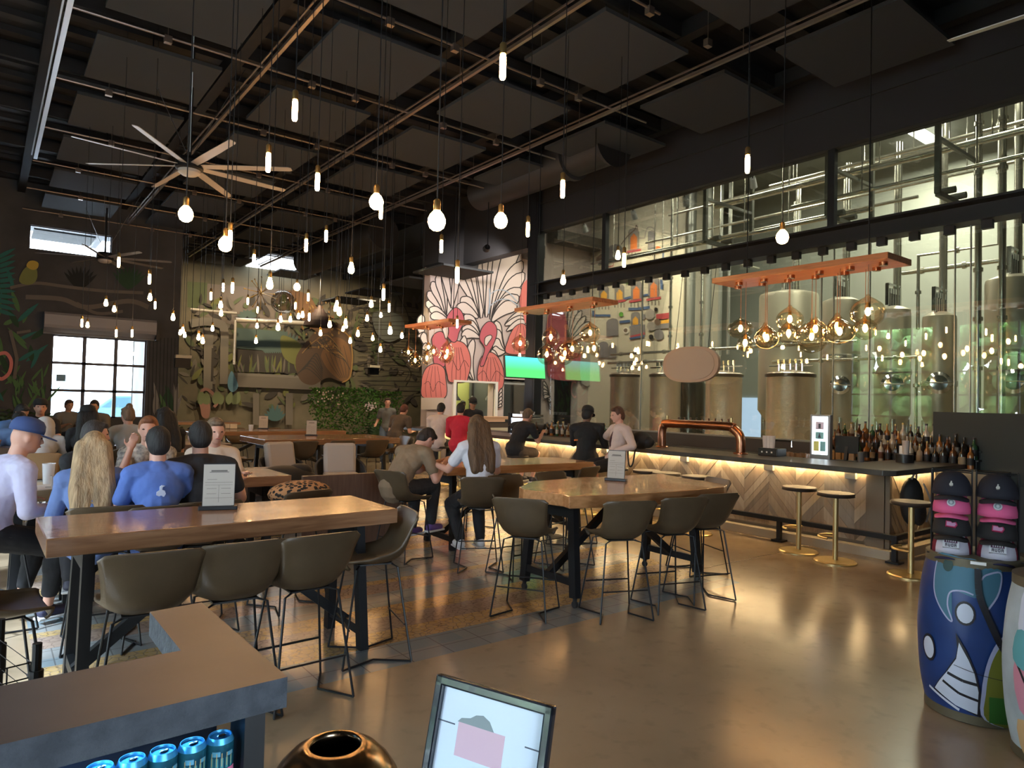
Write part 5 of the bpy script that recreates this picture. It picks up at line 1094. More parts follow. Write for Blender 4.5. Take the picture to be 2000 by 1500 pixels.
t = thing('bench', 'dark wooden planter bench behind the foreground table between its legs', 'bench', (2.0, 8.6, 0), 0)
G().box((0, 0, .35), (1.9, .45, .70)).ob('box_body', PW, t, bev=.005); G().box((0, 0, .72), (1.95, .5, .04)).ob('cap_board', PW, t)
# hedge
hp0, hp1 = atY(606, 800, 18.5), atY(778, 800, 18.5); zt_ = atY(690, 757, 18.5).z
t = thing('hedge', 'leafy green hedge with pale flowers in a dark planter under the jungle mural', 'hedge', ((hp0.x+hp1.x)/2, 18.5, 0))
wd = hp1.x-hp0.x; G().box((0, 0, .3), (wd*.95, .6, .6)).ob('planter', K('planter_dark', (.03, .03, .03), .6), t)
LG = mat('hedge_leaf', (.13, .30, .045), .5, noise=.5, nscale=3, col2=(.06, .16, .025)); g = G(); rnd = random.Random(5)
for i in range(4200):
    u = rnd.uniform(-.5, .5); z = .5+(zt_-.5)*rnd.random()**.8; zt2 = zt_-.18*max(0, u)*2+.06*math.sin(u*19)+.04*math.sin(u*43); z = min(z, zt2)
    y = -.34+.66*rnd.random()**1.6; c = V((u*wd*(1+.03*math.sin(z*9)), y, z)); a = Euler((rnd.uniform(-1.2, 1.2), rnd.uniform(-1, 1), rnd.uniform(0, 6.3))).to_matrix(); s = rnd.uniform(.03, .055)
    g.add([c+a @ V(q)*s for q in ((0, -1, 0), (.55, 0, .1), (0, 1.1, 0), (-.55, 0, .1))], [(0, 1, 2, 3)])
g.ob('foliage', LG, t)['kind'] = 'stuff'
g = G()
for i in range(60):
    c = V((wd*rnd.uniform(-.5, -.2), -.36, rnd.uniform(zt_-.5, zt_-.1))); 
    if i > 26: c = V((wd*.08+rnd.gauss(0, .09), -.42, 1.42+rnd.gauss(0, .05)))
    g.ell(c, rnd.uniform(.018, .032), n=6, m_=4)
g.ob('flowers', K('pale_bloom', (.75, .62, .55), .7), t)['kind'] = 'stuff'
# plants at the foot of the left wall
LG2 = mat('fern_leaf', (.045, .10, .03), .6, noise=.5, nscale=3)
for i, (x, y, n, l) in enumerate([(20, 815, 70, 'bushy fern at the foot of the dark wall at the left edge'), (70, 812, 60, 'bushy fern just left of the big gridded window'), (325, 815, 40, 'low leafy plant right of the big gridded window'), (735, 800, 40, 'small leafy plant at the right end of the hedge')]):
    Y_ = 20.4 if i < 3 else 18.0; q = atY(x, y, Y_); t = thing('potted_plant', l, 'plant', (q.x, Y_, 0)); G().lathe([(.18, 0), (.25, .4), (.22, .4), (.001, .35)], n=16).ob('pot', K('planter_dark', (0,)*3), t)
    g = G()
    for k in range(n):
        a = rnd.uniform(0, 6.3); l_ = rnd.uniform(.5, 1.1 if i < 2 else .7); e = rnd.uniform(.2, 1.1); pts = [V((0, 0, .35)), V((.25*l_*math.cos(a), .25*l_*math.sin(a), .35+.6*l_*math.sin(e))), V((.7*l_*math.cos(a)*math.cos(e)+.1, .5*l_*math.sin(a), .35+l_*math.sin(e)))]
        for s in range(6):
            tt = s/6; p_ = pts[0].lerp(pts[1], tt).lerp(pts[1].lerp(pts[2], tt), tt)
            for sd in (-1, 1): d = V((math.cos(a+sd*1.3), math.sin(a+sd*1.3), .2)); w_ = V((0, 0, .03)); g.add([p_, p_+d*.07+w_, p_+d*.15, p_+d*.07-w_], [(0, 1, 2, 3)])
    g.ob('foliage', LG2, t)
# small wares on the tables
CUPM = K('clear_cup', (.72, .74, .78), .15, alpha=.5); PAP = K('paper_white', (.75, .75, .76), .7)
def glass(x, y, z, name, label, m_, h=.14, r=.036, grp=None): o = G().lathe([(.001, .004), (r*.8, 0), (r, h), (r*.93, h), (r*.75, .012)], n=16).ob(name, m_, smooth=40); o.location = (x, y, z); tag(o, label, 'cup', grp)
q = atz(94, 945, .92); glass(q.x, q.y, .92, 'plastic_cup', 'clear plastic cup on the light table beside the blond haired person', CUPM, .16, .045)
q = atz(110, 955, .92); glass(q.x, q.y, .92, 'plastic_cup', 'smaller clear cup on the light table edge', CUPM, .10, .04)
o = G().box((0, 0, 0), (.42, .28, .006), .2).box((.1, .05, .006), (.2, .26, .004), -.3).ob('menu_sheet', PAP); q = atz(85, 958, .92); o.location = (q.x+.05, q.y+.15, .925); tag(o, 'white papers spread on the light table at left', 'paper')
AMB = K('amber_beer', (.35, .13, .03), .1, coat=.3); ORJ = K('orange_drink', (.75, .38, .14), .15)
for (x, y, m_, l) in [(876, 897, AMB, 'glass of amber beer between the leaning pair'), (896, 893, ORJ, 'glass of pale orange drink between the leaning pair')]: q = atz(x, y, .92); glass(max(q.x, 4.12)+.0, min(q.y, 6.75), .92, 'beer_glass', l, m_, .14, .038)
glass(*tuple(atz(490, 842, .92))[:2], .92, 'plastic_cup', 'small cup standing on the farther back table', CUPM, .13, .05)
for i, (x, y) in enumerate([(345, 848), (360, 849), (445, 838), (455, 838)]):
    q = atz(x, y+6, .84); o = G().box((0, 0, .05), (.16, .05, .1), .2).ob('napkin_box', K('cream_box', (.55, .48, .36), .8)); o.location = ((2.55+.2*i, 11.0, .92) if i < 2 else (q.x, q.y, .92)); tag(o, ['pale folded box by the black haired person in black, left', 'pale folded box by the black haired person in black, right', 'pale box on the back table under the mural, left', 'pale box on the back table under the mural, right'][i], 'box')
# leopard jacket on a chair back
t = thing('jacket', 'black and tan spotted jacket draped over the stool right of the black tee person', 'jacket', (*PXK(592, 5.5), .86))
jm = mat('leopard_cloth', (.35, .17, .07), .8); nt = jm.node_tree; vn = nt.nodes.new('ShaderNodeTexVoronoi'); vn.inputs['Scale'].default_value = 14; cr = nt.nodes.new('ShaderNodeValToRGB'); cr.color_ramp.elements[0].color = (.01, .008, .006, 1); cr.color_ramp.elements[1].color = (.42, .2, .08, 1); cr.color_ramp.elements[0].position = .42; cr.color_ramp.elements[1].position = .5; nt.links.new(vn.outputs[0], cr.inputs[0]); nt.links.new(cr.outputs[0], nt.nodes['Principled BSDF'].inputs['Base Color'])
g = G(); g.ell((0, 0, .02), (.26, .12, .10), n=18, m_=10); g.ell((-.12, .0, -.08), (.12, .10, .14)); g.ell((.14, 0, -.12), (.12, .09, .18)); g.ob('cloth', jm, t, smooth=True)
# folded black bag on lounge area
t = thing('handbag', 'large black bag lying behind the black tee person', 'bag', (2.95, 8.35, .0)); g = G(); g.ell((0, 0, .62), (.42, .28, .18), n=20, m_=10); g.ell((.2, 0, .72), (.16, .16, .1)); g.ob('bag_body', K('black_nylon', (0,)*3), t, smooth=True); G().box((0, 0, .22), (.8, .5, .44)).ob('bag_stand', K('planter_dark', (0,)*3), t)
# wall speakers / shelves on cables in the mural area
for x, y, l in [(356, 697, 'small pale shelf light fixed by a cable at the left end of the mural'), (728, 716, 'small pale shelf light fixed by a cable at the right end of the mural')]:
    q = atY(x, y, YW+.0 if x < 400 else 24.); t = thing('wall_shelf_lamp', l, 'lamp', q); G().box((0, -.1, 0), (.42, .2, .09)).ob('pale_top', K('lamp_cream', (.75, .68, .5), .5), t); G().box((0, -.06, -.18), (.40, .14, .26)).ob('dark_housing', BLACK, t); G().cyl((.2, -.05, 0), (.2, -.05, DECK-q.z), .008, n=5).ob('cable', STEELP, t)
# decorative disc mobile & dark cone lamp & gold starburst in the mural zone
q = atY(624, 610, 23.5); t = thing('pendant_lamp', 'dark feathered cone pendant hanging before the mural', 'lamp', q); g = G()
for k in range(5): g.lathe([(.05+.11*k, .25-.14*k), (.12+.11*k, .05-.14*k), (.10+.11*k, .07-.14*k)], n=22)
g.ob('cone_shade', K('cone_dark', (.05, .03, .025), .7), t); G().cyl((0, 0, .2), (0, 0, DECK-q.z), .01, n=6).ob('cord', BLACK, t)
q = atY(510, 572, 23.8); t = thing('starburst_lamp', 'gold starburst ornament lamp hanging before the mural', 'lamp', q)
g = G()
for k in range(16): a = k*2.4; z = -1+2*k/15; d = V((math.sqrt(1-z*z)*math.cos(a), math.sqrt(1-z*z)*math.sin(a), z)); g.cyl((0, 0, 0), d*.55, .012, n=5); g.ell(d*.55, .03, n=6, m_=4)
g.ob('rays', K('gold_ray', (.7, .45, .15), .3, .9), t); G().cyl((0, 0, 0), (0, 0, DECK-q.z), .008, n=5).ob('cord', BLACK, t)
q = atY(553, 590, 24.2); t = thing('globe_ornament', 'large clear smoky glass globe hanging before the mural', 'ornament', q); G().ell((0, 0, 0), .42, n=28, m_=18).ob('glass_globe', thin_glass('smoky', (.75, .7, .62), .08), t, smooth=True); G().cyl((0, 0, .4), (0, 0, DECK-q.z), .008, n=5).ob('cord', BLACK, t)
# galvanised pipe run in front of the mural
g = G(); pts = [atY(460, 625, 25.5), atY(610, 632, 25.5)]; g.tube(pts, .09, 10); g.tube([pts[0], pts[0]-V((0, 0, 1.6))], .05, 8); o = g.ob('wall_pipe', K('pale_pipe', (.55, .5, .42), .3, .5), smooth=True); tag(o, 'pale horizontal pipe running before the jungle mural', 'pipe')
g = G(); pts = [atY(372, 604, 25.5), atY(462, 612, 25.5)]; g.tube(pts, .05, 8); o = g.ob('wall_pipe', K('pale_pipe', (0,)*3), smooth=True); tag(o, 'thinner pipe at the upper left of the jungle mural', 'pipe')
# ================= PEOPLE =================
def remesh(name, g, vox, m, parent, smooth_it=4, extra=None):
    me = g.me(name+'_src', m); o = bpy.data.objects.new(name, me); COL.objects.link(o)
    r = o.modifiers.new('r', 'REMESH'); r.mode = 'VOXEL'; r.voxel_size = vox; r.use_smooth_shade = True
    s = o.modifiers.new('s', 'SMOOTH'); s.factor = .5; s.iterations = smooth_it
    if extra: extra(o)
    dg = bpy.context.evaluated_depsgraph_get(); dg.update(); nm = bpy.data.meshes.new_from_object(o.evaluated_get(dg)); o.modifiers.clear(); o.data = nm; nm.name = name
    if not nm.materials: nm.materials.append(m)
    nm.polygons.foreach_set('use_smooth', [True]*len(nm.polygons)); o.parent = parent; bpy.data.meshes.remove(me); return o
def ik(a, b, l1, l2, pole):
    a = V(a); b = V(b); d = b-a; L = d.length
    if L > (l1+l2)*.995: b = a+d*((l1+l2)*.995/L); d = b-a; L = d.length
    c = (l1*l1-l2*l2+L*L)/(2*L); h = math.sqrt(max(0, l1*l1-c*c)); n = d.normalized(); p = V(pole); p = (p-n*p.dot(n)).normalized()
    return a+n*c+p*h, b
def hand(g, w, d, nrm, thumb, curl=.5, s=1.):
    d = d.normalized(); nrm = (nrm-d*nrm.dot(d)).normalized(); side = d.cross(nrm)*thumb
    c = w+d*.045*s; R = M((side, d, nrm)).transposed(); g.ell(c, (.038*s, .05*s, .016*s), R, 12, 8)
    for i, l in enumerate((.068, .078, .072, .056)):
        b = w+d*.082*s+side*(.030-.0205*i)*s; a1 = curl*.6; a2 = curl*1.4
        p1 = b+(d*math.cos(a1)+nrm*math.sin(a1))*l*.5*s; p2 = p1+(d*math.cos(a2)+nrm*math.sin(a2))*l*.5*s
        g.cap(b, p1, .0085*s, .0078*s, 7); g.cap(p1, p2, .0078*s, .0066*s, 7)
    b = w+d*.025*s+side*.03*s; p1 = b+(d*.6+side*.8).normalized()*.034*s; p2 = p1+(d*.95+side*.25+nrm*.2).normalized()*.03*s
    g.cap(b, p1, .0115*s, .0095*s, 7); g.cap(p1, p2, .0095*s, .0075*s, 7)
SKIN = {'fair': mat('skin_fair', (.56, .30, .22), .5), 'tan': mat('skin_tan', (.36, .19, .12), .5), 'dark': mat('skin_brown', (.13, .07, .045), .5)}
def cloth(n, c, r=.85, **k): return K('cloth_'+n, c, r, noise=k.get('noise', .12), nscale=5, bump=.35, bscale=9)
def hairm(n, c, c2=None):
    if 'hair_'+n not in MT: MT['hair_'+n] = mat('hair_'+n, c, .7, noise=.5, nscale=6, bump=.5, bscale=14, stretch=(5, 5, .5), col2=c2)
    return MT['hair_'+n]
def person(label, x, y, deg, hz=.73, lean=8, hands=((-.18, .42, .95), (.18, .42, .95)), feet=((-.12, .36, .27), (.12, .36, .27)), hy=0, hp=10, tilt=0, skin='fair', hair=('short', 'brown', (.05, .025, .015)), top=('x', (.1, .1, .1), 'short'), leg=('x', (.02, .02, .025), 'long'), shoe=(.03, .03, .05), vox=.012, fem=False, curl=.5, pole=None, scale=1., cap=None, lean2=None, torso_r=1., hem=.0):
    t = thing('person', label, 'person', (x, y, 0), math.radians(-deg)); t.scale = (scale,)*3
    l = math.radians(lean); l2 = math.radians(lean2 if lean2 is not None else lean+8)
    P = V((0, -.02, hz+.07)); Wp = P+V((0, math.sin(l), math.cos(l)))*.22; N = Wp+V((0, math.sin(l2), math.cos(l2)))*.28
    sw = .165 if fem else .19; k = torso_r*(.92 if fem else 1.); u = V((0, math.sin(l2), math.cos(l2)))
    S = [N+V((s*sw, -.01, 0))-u*.055 for s in (-1, 1)]
    Rt_ = M.Rotation(-l2, 3, 'X'); Rl = M.Rotation(-l, 3, 'X')
    def torso(g, e=0.):
        g.ell(P, (.165*k+e, .13*k+e, .12+e), Rl, 16, 10); g.cap(P+V((0, 0, .02)), Wp, .125*k+e, .118*k+e, 16); g.ell(Wp+(N-Wp)*.45, (.155*k+e, .108*k+e, .17+e), Rt_, 18, 12); g.cap(S[0]+V((.03, 0, 0)), S[1]-V((.03, 0, 0)), .062+e, .062+e, 12); g.cap(Wp, N-u*.06, .12*k+e, .09*k+e, 14)
        for i_ in (0, 1): g.cap(N-u*.01, S[i_]+V((0, 0, .0)), .050+e, .058+e, 10)
        g.cap(N-u*.04+V((-.06, 0, 0)), N-u*.04+V((.06, 0, 0)), .055+e, .055+e, 10)
    E = []; Hn = []; 
    for i, s in enumerate((-1, 1)):
        pl = (pole[i] if pole else (s*.28, -.25, -1)); e, w = ik(S[i], hands[i], .285, .255, pl); E.append(e); Hn.append(w)
    KN = []; AN = []
    hips = [P+V((s*.085, .01, -.02)) for s in (-1, 1)]
    for i, s in enumerate((-1, 1)):
        q, a = ik(hips[i], V(feet[i])+V((0, -.03, .06)), .43, .42, (s*.15, 1, .5)); KN.append(q); AN.append(a)
    Rh = M.Rotation(math.radians(-hy), 3, 'Z') @ M.Rotation(math.radians(-hp), 3, 'X') @ M.Rotation(math.radians(tilt), 3, 'Y')
    nd = V((0, math.sin(l2*.8), math.cos(l2*.8))); Hc = N+nd*.078+Rh @ V((0, .012, .095))
    H = lambda a: Hc+Rh @ V(a)
    g = G(); torso(g); g.cap(N-nd*.05, H((0, -.015, -.06)), .060, .055, 12)
    g.ell(Hc, (.074, .092, .105), Rh, 20, 14); g.ell(H((0, .025, -.045)), (.057, .066, .068), Rh, 16, 10); g.ell(H((0, .058, -.085)), (.03, .03, .022), Rh)
    g.cap(H((0, .088, .012)), H((0, .106, -.022)), .009, .0135, 8); g.ell(H((0, .092, -.052)), (.022, .010, .010), Rh); g.ell(H((0, .080, .022)), (.045, .016, .010), Rh)
    for s in (-1, 1): g.ell(H((s*.076, -.004, -.008)), (.010, .020, .031), Rh, 10, 8)
    for i, s in enumerate((-1, 1)):
        g.cap(S[i], E[i], .050 if fem else .054, .040 if fem else .043, 12); g.cap(E[i], Hn[i], .041 if fem else .045, .027, 12)
        hand(g, Hn[i], (Hn[i]-E[i]), V((0, 0, -1)) if abs((Hn[i]-E[i]).normalized().z) < .8 else V((0, 1, 0)), s*(-1 if True else 1), curl)
        g.cap(hips[i], KN[i], .078, .05, 14); g.cap(KN[i], AN[i], .05, .034, 12); g.ell(KN[i].lerp(AN[i], .3)+V((0, -.02, 0)), (.048, .05, .09)); f = AN[i]; g.cap(f+V((0, -.01, -.04)), f+V((0, .12, -.055)), .035, .025, 10)
    BODY = remesh('body', g, vox, SKIN[skin], t)
    # top
    tn, tc, sl = top; g = G(); torso(g, .017); lo = P+V((0, 0, .02-hem)); g.cap(P+V((0, 0, .0)), lo, .155*k+.01, .16*k+.012, 16)
    f = {'short': .62, 'long': 1, 'none': 0}[sl]
    for i in (0, 1):
        if f: g.cap(S[i], S[i].lerp(E[i], min(f, 1)), .066 if fem else .073, .062 if sl == 'short' else .056, 12)
        if sl == 'long': g.cap(E[i], E[i].lerp(Hn[i], .93), .056, .040, 12)
    m = tc if not isinstance(tc, tuple) else cloth(tn, tc)
    def wr(o):
        tx = bpy.data.textures.get('folds') or bpy.data.textures.new('folds', 'CLOUDS'); tx.noise_scale = .09; d = o.modifiers.new('d', 'DISPLACE'); d.texture = tx; d.strength = .014; d.mid_level = .5
    remesh('shirt', g, vox, m, t, 3, wr)
    # trousers
    ln, lc, ll = leg; g = G(); g.ell(P+V((0, 0, -.01)), (.178*k, .145*k, .118), Rl, 16, 10); ff = {'long': .93, 'short': 0, 'crop': .75}[ll]
    for i in (0, 1):
        g.cap(hips[i], hips[i].lerp(KN[i], 1 if ff else .8), .102, .078 if ff else .088, 14)
        if ff: g.cap(KN[i], KN[i].lerp(AN[i], ff), .078, .054, 12); g.ell(KN[i].lerp(AN[i], .3)+V((0, -.02, 0)), (.062, .064, .1))
    remesh('trousers' if ff else 'shorts', g, vox, cloth(ln, lc), t, 3, wr)
    for i, s in enumerate((-1, 1)):
        f = AN[i]; g = G(); g.cap(f+V((0, -.025, -.035)), f+V((s*.01, .13, -.045)), .043, .036, 12); g.ell(f+V((0, .0, -.01)), (.04, .05, .04)); o = remesh('shoe', g, .012, K('shoe_%.2f%.2f%.2f' % shoe, shoe, .6), t, 2)
        g = G(); g.box(f+V((s*.005, .05, -.075)), (.085, .25, .02)); g.ob('shoe_sole', K('sole_white', (.6, .6, .6), .6), o, bev=.008)
    # eyes and mouth
    for s in (-1, 1): g = G(); g.ell(H((s*.031, .0835, .008)), (.012, .007, .006), Rh, 10, 8); g.ob('eye', K('eye_dark', (.03, .02, .02), .2), BODY, smooth=True)
    G().ell(H((0, .0985, -.052)), (.021, .006, .006), Rh, 10, 6).ob('mouth', K('lip', (.35, .11, .10), .5), BODY, smooth=True)
    st, hn, hc = hair; hm = hairm(hn, hc, tuple(c*.5 for c in hc)); g = G()
    if st != 'none':
        g.ell(H((0, -.018, .022)), (.083, .092, .100), Rh, 20, 14); g.ell(H((0, -.045, -.02)), (.078, .066, .085), Rh, 16, 12)
        for s in (-1, 1): g.ell(H((s*.062, -.01, .02)), (.022, .05, .05), Rh)
        g.ell(H((0, .045, .082)), (.062, .045, .028), Rh)
        if st == 'long':
            for s in (-.06, -.025, .025, .06): g.cap(H((s, -.05, .0)), N+V((s*1.45, -.115, -.12)), .062, .062, 12); g.cap(N+V((s*1.45, -.115, -.12)), N+V((s*1.35, -.16, -.26)), .062, .05, 12)
            for s in (-1, 1): g.cap(H((s*.066, .0, .02)), N+V((s*.105, -.02, -.08)), .028, .035, 10)
        if st == 'bun': g.ell(H((0, -.06, .11)), .045)
        if st == 'pony': g.cap(H((0, -.1, .03)), H((0, -.14, -.14)), .035, .02)
        if st == 'hood': g = G(); g.ell(H((0, -.02, .01)), (.115, .125, .135), Rh, 20, 14); g.cap(H((0, -.05, -.05)), N+V((0, -.05, -.02)), .12, .13, 16); hm = m
        if st == 'bob': g.ell(H((0, -.03, -.03)), (.095, .085, .11), Rh, 18, 12)
        remesh('hood' if st == 'hood' else 'hair', g, .011, hm, t, 2)
    if cap:
        g = G(); cm = K('cap_%s' % cap[0], cap[1], .8); sgn = cap[2] if len(cap) > 2 else 1; pr_ = [(.0955, .0), (.097, .025), (.092, .06), (.074, .088), (.04, .104), (.001, .108)]; vs_ = [H((r_*math.cos(a_)*.96, r_*math.sin(a_)*1.12-.008, z_+.034)) for r_, z_ in pr_ for a_ in [2*PI*k_/28 for k_ in range(28)]]; g.add(vs_, [(i_*28+k_, i_*28+(k_+1) % 28, (i_+1)*28+(k_+1) % 28, (i_+1)*28+k_) for i_ in range(5) for k_ in range(28)]); so_ = g.ob('cap_crown', cm, t, smooth=60).modifiers.new('s', 'SOLIDIFY'); so_.thickness = .006
        q = [(.082*math.sin(a), sgn*(.062+.125*math.cos(a)), 0) for a in [-PI/2+PI*i/14 for i in range(15)]]
        g = G(); g.prism([(a, b_) for a, b_, c in q], .040, .046, M.Translation(Hc) @ Rh.to_4x4() @ M.Rotation(math.radians(-10*sgn), 4, 'X')); g.ob('cap_brim', cm, t)
    t['_n'] = 0; del t['_n']
    return t, dict(N=N, P=P, Hc=Hc, Rh=Rh, S=S, E=E, H=Hn, K=KN, A=AN)
BRN = (.06, .03, .018); BLK = (.012, .010, .010); BLD = (.42, .28, .15)
TB = 1.0
# --- left groups
person('person in a navy cap and pale lavender shirt sitting in profile at the left edge', *PXK(-14, 4.62), 66, .62, 16, ((-.18, .30, .86), (.16, .36, .82)), ((-.10, .30, .10), (.10, .38, .06)), hy=12, hp=14, hair=('none', 'x', BLK), top=('lavender', (.52, .50, .68), 'long'), leg=('black', (.012, .012, .015), 'crop'), shoe=(.02, .02, .05), vox=.009, cap=('navy', (.03, .06, .18)))
person('person in a white hoodie seen from behind on the caramel backed stool', *PXK(84, 8.25), 8, .62, 26, ((-.2, .45, .98), (.2, .45, .98)), hair=('hood', 'x', BLK), top=('white', (.66, .66, .68), 'long'), leg=('teal', (.05, .42, .42), 'long'), lean2=48, hp=40, scale=.98)
person('bearded person in a backwards black cap facing the camera behind the white hoodie', *PXK(78, 10.2), 172, .66, 4, hair=('short', 'black', BLK), top=('black', (.012, .012, .013), 'short'), hp=0, cap=('black', (.012, .012, .013), -1), hy=8)
person('dark haired person leaning down at the left edge, in front', *PXK(50, 9.1), 195, .62, 28, hair=('short', 'black', BLK), top=('bluesteel', (.12, .2, .4), 'long'), hp=38, hy=-20)
person('dark haired person with tan skin bending at the left edge, behind', *PXK(20, 9.8), 150, .66, 20, skin='tan', hair=('short', 'black', BLK), top=('blue2', (.10, .22, .5), 'short'), hp=30)
person('person in a black jacket and black cap with long black hair seen from behind', *PXK(176, 8.6), 0, .62, 10, hair=('long', 'black', BLK), top=('black', (.012, .012, .013), 'long'), cap=('black', (0,)*3), fem=True, torso_r=1.15)
person('person in a grey sweater with light brown hair turned away near the window', *PXK(252, 9.1), 10, .64, 16, hair=('bun', 'lightbrown', (.22, .13, .08)), top=('oat', (.40, .37, .33), 'short'), leg=('denim', (.10, .16, .28), 'long'), fem=True, hy=-30)
person('person in black with long straight black hair right of the window', *PXK(335, 8.7), -12, .64, 12, hair=('long', 'black', BLK), top=('black', (.012, .012, .013), 'short'), fem=True, hy=-15)
person('small distant person with dark hair before the gridded window', *PXK(190, 13.2), 200, .66, 12, hair=('short', 'black', BLK), top=('taupe', (.10, .085, .07), 'long'), skin='tan', vox=.016)
person('small distant seated person with short hair at the bottom left of the window', *PXK(131, 14.5), 160, .62, 6, hair=('short', 'brown', BRN), top=('grey', (.12, .12, .12), 'short'), skin='tan', vox=.016)
person('person with long blond hair and a blue denim shirt seen from behind', *PXK(188, 4.65), 6, .60, 6, ((-.2, .38, .90), (.22, .40, .92)), hair=('long', 'blond', BLD), top=('denimshirt', (.12, .19, .42), 'long'), fem=True, vox=.008, torso_r=1.12, hp=6, hy=8, scale=.95)
person('person in a black jacket leaning left in front of the blond haired person', *PXK(146, 5.8), 130, .58, 14, hair=('short', 'greyblack', (.04, .035, .035)), top=('black', (.012, .012, .013), 'long'), vox=.010, hy=-40, tilt=-8)
person('person in a pale patterned top with reddish hair facing the camera', *PXK(292, 6.2), 188, .60, 8, ((-.1, .30, 1.02), (.14, .28, 1.16)), hair=('short', 'auburn', (.28, .10, .04)), top=('floral', mat('floral_cloth', (.55, .50, .42), .8, noise=.6, nscale=26, col2=(.16, .15, .15)), 'short'), fem=True, vox=.009, hp=4, hy=6)
t, J = person('person in a blue tee with a small white bird emblem on the back', *PXK(316, 4.75), 2, .61, 4, ((-.17, .30, .90), (.17, .30, .90)), hair=('short', 'black', BLK), top=('blue', (.085, .16, .46), 'short'), leg=('denimblue', (.10, .17, .40), 'long'), fem=True, vox=.008, torso_r=1.12, hp=6, scale=.97, pole=((-.45, -.3, -1), (.45, -.3, -1)), skin='fair', hem=.06)
g = G(); W_ = lambda a, b_: (a, b_); T = M.Translation(V((.0, J['N'].y-.155, J['N'].z-.20))) @ M.Rotation(PI/2, 4, 'X')
pts = [(0, 0), (.018, .002), (.026, .018), (.02, .036), (.006, .042), (.008, .058), (.02, .064), (.004, .068), (-.006, .06), (-.006, .04), (-.022, .03), (-.024, .012)]
g.prism([(x*1.2, z*1.2) for x, z in pts], 0, .02, T); g.ob('bird_emblem', K('emblem_white', (.55, .6, .75), .8), t)
tt = G(); c = J['P']+V((0, 0, .02)); tt.lathe([(.178, -.012), (.181, 0), (.178, .012)], c+V((0, 0, .07)), 28); o = tt.ob('apron_tie', K('apron_black', (.012, .012, .02), .8), t, smooth=True); o.scale = (1, 1, 1)
person('person in a black tee with short black hair seen from behind', *PXK(400, 4.98), 4, .61, 8, ((-.22, .40, .95), (.34, .36, .97)), hair=('short', 'black', BLK), top=('black', (.012, .012, .013), 'short'), vox=.009, torso_r=1.1, hp=14, hy=6, hem=.04)
person('person in a cream top mostly hidden behind the black tee person', *PXK(416, 6.25), 180, .60, 8, hair=('short', 'darkblond', (.2, .13, .08)), top=('cream', (.62, .52, .42), 'short'), fem=True, vox=.012, torso_r=1.1)
# --- right pair at the plain table
person('person in a tan polo shirt leaning on the table with head down', 3.42, 6.34, 74, .66, 30, ((.02, .62, .97), (.22, .50, .97)), ((-.10, .38, .20), (.12, .44, .26)), hair=('short', 'darkbrown', (.02, .012, .01)), top=('tan', (.22, .155, .095), 'short'), leg=('charcoal', (.02, .02, .022), 'long'), shoe=(.10, .05, .2), vox=.008, hp=50, lean2=46, hy=12)
person('person in a white tee with long brown hair seen from behind at the plain table', 4.02, 5.70, 14, .66, 6, ((-.34, .42, .97), (.26, .40, .97)), ((-.14, .16, .16), (.10, .22, .14)), hair=('long', 'brownlong', (.12, .065, .03)), top=('whitetee', (.62, .62, .68), 'short'), leg=('black', (0,)*3, 'long'), shoe=(.6, .6, .62), fem=True, vox=.008, torso_r=1.12, hp=10, hy=-6, hem=.03)
# --- along the bar
BZ = .77
person('standing person in grey tee, dark apron and jeans by the hedge', 8.30, 16.0, 205, .82, 2, ((-.30, .10, .98), (.28, .14, 1.0)), ((-.12, .06, .02), (.10, -.02, .02)), hair=('pony', 'brown', BRN), top=('greytee', (.13, .135, .14), 'short'), leg=('jean', (.09, .13, .2), 'long'), fem=True, vox=.014, hp=2)
person('hunched person in a taupe tee sitting at the far end of the bar', 7.0, 13.1, 62, BZ, 26, hair=('short', 'redbrown', (.12, .035, .02)), top=('taupe2', (.085, .065, .05), 'short'), vox=.014, hp=30, feet=((-.12, .36, .3), (.12, .36, .3)))
person('person in a pale long shirt at the bar beside the red hoodie', 7.05, 11.45, 48, BZ, 12, hair=('short', 'black', BLK), top=('paleshirt', (.60, .52, .50), 'long'), vox=.013, hp=24, feet=((-.12, .36, .3), (.12, .36, .3)), hem=.05)
person('person in a bright red hoodie sitting at the bar', 7.05, 10.7, 40, BZ, 10, hair=('short', 'black', BLK), top=('red', (.55, .02, .05), 'long'), vox=.012, hp=18, feet=((-.12, .36, .3), (.12, .36, .3)), hem=.04, torso_r=1.1)
person('cook with a white emblem cap behind the bar near the red hoodie', 8.9, 13.0, 200, .86, 4, feet=((-.1, 0, .02), (.1, 0, .02)), hair=('short', 'black', BLK), top=('black', (0,)*3, 'short'), cap=('black', (0,)*3), vox=.016, skin='tan', hands=((-.2, .3, 1.1), (.2, .3, 1.1)))
person('dark haired cook working inside the pizza hatch', 11.0, 16.6, 190, .80, 4, feet=((-.1, 0, .02), (.1, 0, .02)), hair=('short', 'black', BLK), top=('violet', (.25, .22, .4), 'short'), vox=.016, skin='dark', hands=((-.2, .3, 1.1), (.2, .3, 1.1)))
t, J = person('person in black tee and shorts using a phone at the bar', 7.15, 9.1, 78, BZ, 22, ((-.1, .52, 1.12), (.16, .52, 1.12)), ((-.12, .34, .3), (.12, .34, .3)), hair=('short', 'sandy', (.16, .11, .07)), top=('black', (0,)*3, 'short'), leg=('taupeshort', (.08, .06, .05), 'short'), vox=.010, hp=28, lean2=34)
